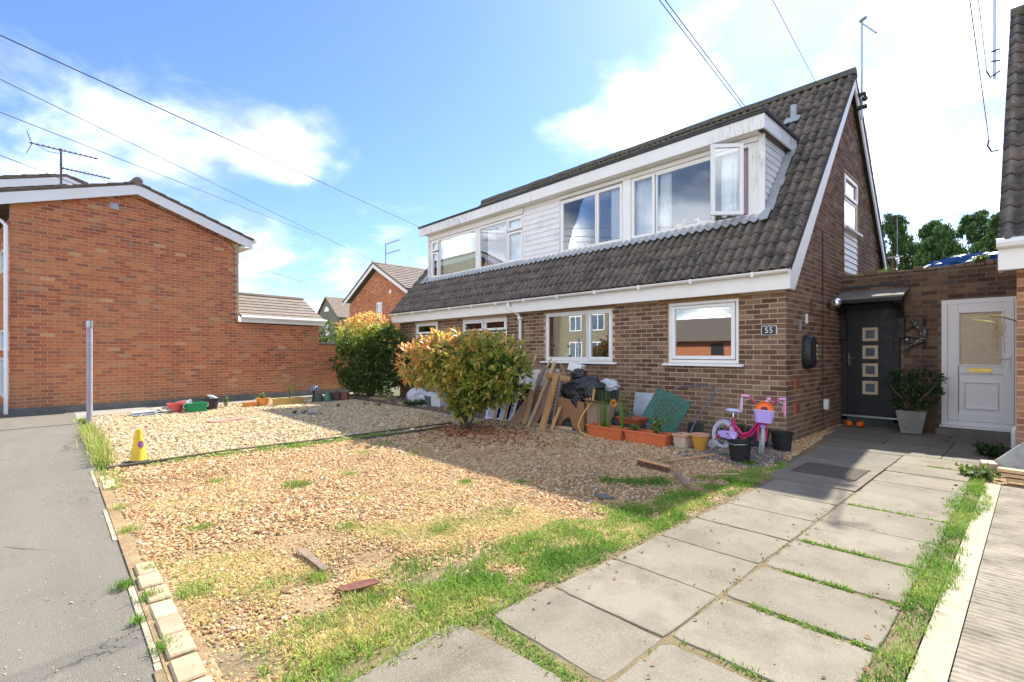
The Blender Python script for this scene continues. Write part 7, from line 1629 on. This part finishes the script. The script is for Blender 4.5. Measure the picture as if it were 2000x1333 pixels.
# shoes
M_croc = plastic('orange_foam', (0.85, 0.14, 0.01), .5, .05)
for i, (x, y, rz, lab) in enumerate([(-2.24, 10.12, -70, 'left orange clog in front of the anthracite door'), (-2.08, 10.16, -95, 'orange clog lying nearer the middle of the door step')]):
    t = thing('clog', lab, 'shoe', (x, y, .03), R(rz), 'pair of orange clogs'); q = MB()
    q.blob((0, 0, .030), (.115, .048, .030), 3); q.blob((.045, 0, .055), (.068, .046, .038), 3); q.build('sole', M_croc, t, smooth=True); q = MB(); q.tube([(-.0, -.045, .06), (-.07, -.04, .075), (-.105, 0, .08), (-.07, .04, .075), (0, .045, .06)], .008, 6); q.build('strap', M_croc, t, smooth=True)
    q = MB(); q.blob((-.045, 0, .058), (.045, .030, .008), 2); q.build('opening', M_soil, t)
# leaning slab etc at right
M_gslab = simple('paint_smeared_slab', (0.30, 0.29, 0.25), (0.40, 0.39, 0.35), 5, .9, .4, 40, c3=(0.22, 0.20, 0.16))
ls = thing('leaning_slab', 'grey paint smeared paving slab propped on its corner by the neighbour wall', 'slab', (-.19, 7.28, .0)); ls.rotation_euler = (R(-38), R(40), R(-12)); q = MB(); q.box(-.20, .26, -.018, .018, .04, .50); q.build('slab', M_gslab, ls, bevel=.008)
ls2 = thing('broken_slab', 'broken pinkish slab piece lying behind the propped grey slab', 'slab', (-.36, 7.62, .02), R(20)); q = MB(); q.prism([(-.1, -.12, 0), (.16, -.16, 0), (.2, .1, 0), (-.05, .12, 0)], (0, 0, .07), 4); q.build('piece', simple('pinkish_concrete', (0.50, 0.40, 0.34), (0.42, 0.33, 0.28), 7, .9, .4, 50), ls2, bevel=.008)
for k in range(3): plank(['uppermost pale plank lying at the driveway head', 'middle plank of the little stack by the driveway head', 'lowest plank under the stack by the driveway head'][k], (-.27 + .03 * k, 6.92, .14 - .045 * k), (1.3, 6.80 + .05 * k, .13 - .045 * k), .10, .03, M_plank_pale, group=None, up=(0, 0, 1))
plant('weeds', 'bright green weeds at the foot of the propped grey slab', 'plant', (-.40, 7.02, 0), 34, .10, .20, tone=.7, seed=71, size=.05); plant('weeds', 'dark ivy beside the propped slab near the white door', 'plant', (-.42, 8.5, 0), 22, .16, .18, tone=.2, seed=72, size=.06)
q = MB(); q.box(-.13, .13, -.2, .2, 0, .06)
for k in range(7): q.box(-.12 + k * .036, -.10 + k * .036, -.19, .19, .0601, .068)
dr_ = thing('drain_cover', 'small dark slatted drain mat by the white door step', 'drain', (-.36, 8.75, .02)); q.build('grate', M_rubber, dr_)
# wall mounted airer with a string of dangling ornaments
ar_ = thing('wall_airer', 'thin black rod with a yellow arm sticking out from the neighbour wall', 'airer', (-.15, 8.5, 0), 0, world=True)
q = MB(); q.tube([(-.16, 9.10, 1.70), (-.30, 8.9, 1.76), (-.42, 9.0, 1.78)], .006, 6); q.build('rod', M_rubber, ar_)
q = MB(); q.tube([(-.60, 9.45, 1.76), (-.50, 9.3, 1.74), (-.38, 9.05, 1.70)], .009, 6); q.tube([(-.64, 9.5, 1.80), (-.20, 8.55, 1.77)], .005, 6); q.build('arm', plastic('yellow_arm', (0.62, 0.52, 0.08), .4, .1), ar_)
wc = thing('wind_chime', 'tangle of pale dangling strings and shells hanging from the yellow airer arm', 'wind chime', (-.38, 9.05, 1.70), 0, world=True); q = MB()
for k in range(16):
    x_, y_ = -.38 + rnd.uniform(-.05, .09), 9.05 + rnd.uniform(-.05, .05); L_ = rnd.uniform(.12, .40); q.tube([(x_, y_, 1.75), (x_ + rnd.uniform(-.02, .02), y_, 1.70 - L_ / 2), (x_ + rnd.uniform(-.03, .03), y_, 1.70 - L_)], .003, 4)
    for j in range(4): q.blob((x_ + rnd.uniform(-.02, .02), y_, 1.70 - L_ * (j + 1) / 4.3), (.008, .006, .010), 1)
q.build('strings', simple('pale_string', (0.55, 0.47, 0.33), (0.45, 0.38, 0.26), 20, .8, 0), wc)
# tarpaulin on the flat roof
tp_ = thing('tarpaulin', 'crumpled bright blue tarpaulin heaped on the flat roof behind the screen wall', 'tarpaulin', (-.80, 11.3, 2.56)); q = MB(); q.blob((.1, 0, .10), (.62, .35, .25), 4, .35, 2.4, 6, True); q.v = [(x_, y_, max(z_, .0)) for x_, y_, z_ in q.v]; q.build('sheet', simple('blue_tarpaulin', (0.02, 0.12, 0.40), (0.015, 0.09, 0.30), 5, .5, .5, 12, c3=(0.30, 0.42, 0.52), bdist=.03), tp_)
plant('weeds', 'yellow green weed sprouting from the top of the screen wall', 'plant', (-.62, 10.62, 2.68), 12, .12, .12, tone=.85, seed=80, size=.06)
shrub('creeper', 'low creeper on the flat roof edge behind the gable', (-1.95, 11.4, 2.56), [((0, 0, .12), (.35, .3, .16))], .1, 120, .07, lambda P, V, Rr, r_: np.clip(.7 + r_.normal(0, .15, len(P)), 0, 1), 29, mat=M_plantleaf, trunk=False)

# ================================================================== curtains, toys and window sill plants
def curtain(label, x0, x1, Y, z0, z1, mat, folds=7, depth=.035, group=None, top=None):
    o = thing('curtain', label, 'curtain', (x0, Y, z0), 0, group, world=True); n = int(folds * 10); v = []; f = []
    for i in range(n + 1):
        u = i / n; x_ = x0 + (x1 - x0) * u; w = depth * math.sin(u * folds * 6.283 + .6 * math.sin(u * 9)) * (.6 + .5 * noise.noise(Vector((u * 4, x0, 1))))
        for j in range(5):
            h = j / 4; v.append((x_ + .02 * math.sin(h * 3) * (u - .5), Y + w * (1.1 - .4 * h), z0 + (z1 - z0) * h - (.04 * abs(math.sin(u * 11)) if (j == 4 and top) else 0)))
    for i in range(n):
        for j in range(4): f.append((i * 5 + j, (i + 1) * 5 + j, (i + 1) * 5 + j + 1, i * 5 + j + 1))
    q = MB(); q.v = v; q.f = f; q.build('cloth', mat, o, smooth=True)
M_cgreen = simple('yellow_green_curtain', (0.85, 0.85, 0.62), (0.72, 0.76, 0.56), 2.0, .9, 0); M_cpink = simple('pink_striped_curtain', (0.90, 0.84, 0.84), (0.76, 0.62, 0.64), 9, .9, 0, stretch=(6, 6, .6)); M_cblue = simple('pale_blue_curtain', (0.82, 0.86, 0.90), (0.72, 0.77, 0.84), 3, .9, 0)
curtain('wide yellow green curtain across the widest far upstairs pane', -11.9, -10.24, 8.36, 3.5, 4.62, M_cgreen, 9)
curtain('white and pink curtain sagging in the second large far upstairs pane', -9.85, -9.02, 8.36, 3.5, 4.52, M_cpink, 6, top=True)
curtain('pale curtain in the narrow panes beside the white boards', -9.0, -8.45, 8.36, 3.5, 4.6, M_cblue, 4)
curtain('thin white curtain at the far edge of the first near dormer pane', -7.2, -6.98, 8.36, 3.5, 4.65, M_cloth_w, 3); curtain('white curtain at the near edge of the first near dormer window', -5.95, -5.65, 8.36, 3.5, 4.65, M_cloth_w, 3)
curtain('pale blue drawn curtain in the narrow closed casement', -5.36, -4.92, 8.36, 3.5, 4.68, M_cblue, 5); curtain('white curtain gathered beside the large sky reflecting pane', -4.84, -4.62, 8.36, 3.5, 4.66, M_cloth_w, 3)
curtain('pale curtain seen through the outward swung sash', -3.72, -3.36, 8.45, 3.5, 4.68, M_cblue, 4)
curtain('dusty pink curtain visible in the open gap beside the swung sash', -3.40, -3.18, 8.345, 3.5, 4.68, simple('dusty_pink_curtain', (0.55, 0.42, 0.44), (0.48, 0.37, 0.40), 3, .9, 0), 3, .012)
def toy(label, loc, mat, mat2, s=1.0, fl=1):
    t = thing('toy_horse', label, 'toy', loc, 0); q = MB(); q.blob((0, 0, .10 * s), (.085 * s, .035 * s, .04 * s), 2)
    for a_, b_ in ((-.06, -.015), (-.05, .02), (.05, -.015), (.06, .02)): q.tube([(a_ * s, b_ * s, .09 * s), (a_ * s * 1.1, b_ * s, 0)], [.016 * s, .012 * s], 6)
    q.tube([(fl * .06 * s, 0, .12 * s), (fl * .10 * s, 0, .18 * s)], [.025 * s, .02 * s], 7); q.blob((fl * .125 * s, 0, .19 * s), (.04 * s, .02 * s, .022 * s), 2); q.build('body', mat, t, smooth=True)
    q = MB(); q.tube([(fl * .05 * s, 0, .15 * s), (fl * .085 * s, 0, .215 * s)], [.012 * s, .016 * s], 6); q.tube([(-fl * .08 * s, 0, .12 * s), (-fl * .12 * s, 0, .05 * s)], [.012 * s, .018 * s], 6); q.build('mane', mat2, t, smooth=True)
q = MB(); q.box(-7.25, -3.16, 8.29, 8.37, 3.44, 3.495); q.build('inner_sill', M_upvc, h1)
q = MB(); q.box(-12.3, -8.45, 8.29, 8.37, 3.44, 3.495); q.build('inner_sill', M_upvc, h2)
toy('toy horse with pink saddle cloth on the near dormer sill', (-4.45, 8.34, 3.50), plastic('tan_toy', (0.66, 0.42, 0.24), .6, .1), plastic('pink_toy', (0.80, 0.30, 0.40), .6, .1), 1.1)
toy('white unicorn toy on the near dormer sill beside the open casement', (-4.02, 8.34, 3.50), plastic('white_toy', (0.80, 0.80, 0.84), .6, .1), plastic('lilac_toy', (0.62, 0.56, 0.78), .6, .1), .9, -1)
pl = thing('plush_toy', 'plush doll with yellow belly leaning in the second far upstairs pane', 'toy', (-9.93, 8.36, 3.5)); q = MB(); q.blob((0, 0, .10), (.07, .045, .10), 2); q.build('belly', plastic('yellow_plush', (0.66, 0.60, 0.25), .9, .1), pl, smooth=True); q = MB(); q.blob((.02, 0, .24), (.06, .045, .07), 2); q.build('head', plastic('lilac_plush', (0.50, 0.48, 0.66), .9, .1), pl, smooth=True); q = MB(); q.blob((0, 0, .36), (.08, .05, .06), 2); q.build('hat', M_ply, pl, smooth=True)
rdx = thing('cushion', 'dark red cushion low behind the yellow green curtain', 'cushion', (-11.55, 8.37, 3.5)); q = MB(); q.blob((0, 0, .06), (.26, .03, .06), 3); q.build('cushion', plastic('dark_red_cloth', (0.42, 0.03, 0.06), .9, .1), rdx, smooth=True)
bl = thing('boxes', 'stack of red and cream cups in the narrow far end pane', 'ornament', (-12.15, 8.40, 3.5)); 
for k, m_ in enumerate((M_redp, M_signw, plastic('olive_cup', (0.34, 0.33, 0.18), .6, .1), M_signw)): q = MB(); q.lathe([(.001, 0), (.07, 0), (.085, .12), (.001, .12)], (0, 0, .125 * k), n=14); q.build('cup', m_, bl, smooth=True)
# ground floor sill
q = MB(); q.box(-7.1, -5.45, 7.70, 7.88, 1.10, 1.15); q.build('inner_sill', M_upvc, h1)
wp = lathe_thing('plant_pot', 'white pot at the far end of the ground floor window sill', 'pot', (-6.93, 7.78, 1.15), [(.01, 0), (.055, 0), (.07, .15), (.072, .15), (.06, .15), (.05, .02)], M_upvc); plant('potted_plant', 'green plant in the white window sill pot', 'plant', (-6.93, 7.78, 1.28), 8, .25, .12, tone=.6, seed=90, size=.07)
cd_ = thing('card', 'white card standing on the ground floor window sill', 'card', (-6.62, 7.74, 1.15)); q = MB(); q.box(-.055, .055, -.004, .004, 0, .15); q.build('card', M_signw, cd_)
for i, (x, L, tn_, lab, pc) in enumerate([(-6.45, .40, .6, 'bushy plant with a yellow flower behind the ground floor pane', (0.80, 0.62, 0.06)), (-6.15, .40, .45, 'plant with pink and cream flowers behind the ground floor pane', (0.80, 0.42, 0.45)), (-5.70, .48, .2, 'dark spiky plant in the narrow ground floor casement', (0.55, 0.56, 0.50))]):
    t = plant('potted_plant', lab, 'plant', (x, 7.80, 1.16), 16, L, .14, tone=tn_, seed=91 + i, size=.08); q = MB()
    for k in range(4): q.blob((rnd.uniform(-.08, .08), -.03, L * rnd.uniform(.65, 1.0)), (.030, .02, .026), 1, .3, 3, k)
    q.build('flowers', plastic('petal_%d' % i, pc, .8, .1), t, smooth=True)
vs_ = lathe_thing('mug', 'small yellow bowl on the sill of the nearest window', 'bowl', (-3.72, 7.78, 1.15), [(.01, 0), (.05, 0), (.08, .05), (.075, .05), (.045, .01)], plastic('yellow_bowl', (0.75, 0.60, 0.05), .4, .1))
q = MB(); q.box(-4.25, -3.15, 7.70, 7.88, 1.10, 1.15); q.build('inner_sill', M_upvc, h1)

# ================================================================== aerials, poles, wires
M_aer = simple('tarnished_aerial', (0.16, 0.11, 0.12), (0.11, 0.08, 0.085), 9, .5, 0, metal=.4)
def yagi(name, label, base, mast, booms, rz=0, group=None):
    t = thing(name, label, 'aerial', base, rz); q = MB(); q.tube([(0, 0, 0), (0, 0, mast)], .022, 8); q.build('mast', M_aer, t)
    for (z, x0, x1, n, el, refl) in booms:
        q = MB(); q.tube([(x0, 0, z), (x1, 0, z)], .013, 6); b_ = q.build('boom', M_aer, t); q = MB()
        for k in range(n):
            x_ = x0 + (x1 - x0) * (k + .5) / n; q.tube([(x_, -el, z), (x_, el, z)], .007, 4); q.tube([(x_, 0, z), (x_, 0, z + el * .5)], .006, 4)
        if refl:
            for s_ in (-1, 1):
                q.tube([(x0 + .05, 0, z), (x0 - .10 * .3, 0, z + s_ * .22)], .007, 5)
                for m_ in (.4, .7, 1.0): q.tube([(x0 + .05 - .08 * m_, -.15, z + s_ * .22 * m_), (x0 + .05 - .08 * m_, .15, z + s_ * .22 * m_)], .004, 4)
            q.tube([(x0 + .14, 0, z - .02), (x0 + .30, 0, z - .10), (-.0, 0, z - .08)], .006, 5)
        q.build('element', M_aer, b_)
    return t
yagi('television_aerial', 'two tier television aerial on a tall mast above the orange house roof', (-14.5 - .14 * .22 - .99 * .5, .99 * .22 - .14 * .5, 4.85), 1.05, [(1.02, -.52, .65, 13, .07, True), (.62, .0, .88, 12, .06, False)], RZO)
yagi('television_aerial', 'small television aerial on the far orange brick house', (-25.4, 13.9, 6.3), 1.25, [(1.2, 0, 1.6, 6, .15, False), (.65, 0, 1.6, 6, .15, False)], 0)
yagi('television_aerial', 'tiny aerial peeping over the ridge of the farther half', (-12.6, 12.2, 6.1), 1.1, [(1.0, -.25, .3, 5, .12, False)], .6)
# mast at the gable apex with an angled arm
am = thing('aerial_mast', 'tall thin mast with an angled top arm clamped to the gable apex', 'aerial', (-2.30, 11.25, 5.9), 0, world=True)
q = MB(); q.tube([(-2.28, 11.25, 5.75), (-2.28, 11.25, 7.62)], .018, 8); q.build('mast', M_steel, am); q = MB(); q.tube([(-2.28, 11.25, 7.58), (-2.02, 11.05, 7.18)], .016, 6); q.tube([(-2.31, 11.25, 7.62), (-2.20, 11.2, 7.63)], .03, 6); q.build('arm', M_steel, am)
q = MB(); q.box(-2.36, -2.20, 11.2, 11.3, 5.95, 6.0); q.box(-2.36, -2.22, 11.2, 11.3, 6.2, 6.24); q.tube([(-2.24, 11.2, 6.10), (-2.20, 11.18, 6.10)], .05, 8); q.build('clamp', M_rubber, am)
rm = thing('aerial_mast', 'short rear mast with brackets beyond the lower end of the gable roof', 'aerial', (-2.2, 14.2, 2.5), 0, world=True); q = MB(); q.tube([(-2.2, 14.2, 2.5), (-2.2, 14.2, 4.4)], .008, 7); q.build('mast', M_lead, rm); q = MB(); q.box(-2.45, -2.1, 14.18, 14.22, 2.85, 2.88); q.box(-2.45, -2.1, 14.18, 14.22, 3.5, 3.53); q.build('bracket', M_steel, rm); q = MB(); q.box(-2.27, -2.2, 14.1, 14.15, 4.30, 4.46); q.build('panel', M_rubber, rm)
nm_ = thing('aerial_mast', 'thin mast with hooked brackets on the neighbouring roof verge', 'aerial', (-.36, 8.3, 4.2), 0, world=True)
q = MB(); q.tube([(-.335, 7.9, 4.45), (-.335, 7.9, 6.8)], .012, 7); q.build('mast', M_steel, nm_)
q = MB(); q.tube([(-.29, 7.85, 4.50), (-.37, 7.9, 4.48), (-.40, 7.9, 4.56)], .008, 6); q.tube([(-.29, 7.85, 4.62), (-.36, 7.9, 4.66)], .008, 6); q.tube([(-.29, 7.85, 4.75), (-.36, 7.9, 4.77)], .008, 6); q.build('bracket', M_rubber, nm_)
q = MB(); q.tube([(-.29, 6.9 + .6, 3.50), (-.34, 7.45, 3.49), (-.37, 7.45, 3.56), (-.36, 7.45, 3.62)], .008, 6); q.build('hook', M_rubber, nm_)
# telegraph pole across the street carrying the wires
tpole = thing('telegraph_pole', 'wooden telegraph pole on the opposite side of the street', 'pole', (-.4, -26.8, 0)); q = MB(); q.tube([(0, 0, 0), (0, 0, 10.2)], [.15, .10], 12); q.build('pole', M_plank_old, tpole); q = MB(); q.beam((-.5, 0, 9.7), (.5, 0, 9.7), .09, .09); q.build('crossarm', M_plank_old, tpole)
M_wire = simple('wire_black', (0.03, 0.03, 0.035), (0.04, 0.04, 0.045), 3, .6, 0)
def wire(label, a, b, r, sag=.25):
    a = Vector(a); b = Vector(b); o = thing('overhead_wire', label, 'wire', tuple(b), 0, 'wires from the pole across the street', world=True); pts = []
    for i in range(25):
        u = i / 24; p = a.lerp(b, u); p.z -= sag * 4 * u * (1 - u); pts.append(p)
    q = MB(); q.tube(pts, r, 5); q.build('cable', M_wire, o)
def ray(px_, py_, dist):
    u = (px_ - 1000) / 960; v_ = (690 - py_) / 960; F = Vector((-math.sin(R(46.9)), math.cos(R(46.9)), 0)); Rr_ = Vector((math.cos(R(46.9)), math.sin(R(46.9)), 0)); return Vector((0, 0, 1.3)) + (F + Rr_ * u + Vector((0, 0, v_))) * dist
PT = Vector((-.4, -26.8, 7.3))
wire('thickest black wire running down to the far end of the dormer', PT, (-12.6, 8.3, 5.0), .009, 0)
wire('second thinner wire just below the thickest one', PT + Vector((-.1, 0, .25)), (-20.5, 8.0, 6.2), .009, .0)
wire('third thin wire lowest of the three in the west', PT + Vector((-.2, 0, .1)), (-26, 9.5, 5.0), .009, .1)
wire('long thin wire crossing above the orange house gable', (-.3, -20.8, 8.1), (-25.4, 13.6, 6.3), .009, .0)
wire('thin wire ending behind the orange house ridge', (-.45, -26.8, 8.9), (-16.2, 1.0, 5.3), .009, .0)
wire('first of the twin wires meeting the ridge behind the dormer', PT, (-4.35, 11.1, 6.66), .007, 0); wire('second of the twin wires meeting the ridge behind the dormer', PT + Vector((-.12, 0, .1)), (-4.42, 11.1, 6.66), .007, 0)
wire('faint single wire ending on the ridge nearest the gable apex', PT + Vector((.2, 0, .1)), (-3.0, 11.1, 6.66), .004, 0)
wire('wire ending at the lower hook on the neighbouring verge', PT + Vector((.3, 0, .3)), (-.36, 7.45, 3.62), .0035, 0); wire('wire ending at the upper bracket on the neighbouring verge', PT + Vector((.35, 0, .3)), (-.40, 7.9, 4.56), .0035, 0)
print('objects', len(bpy.data.objects))
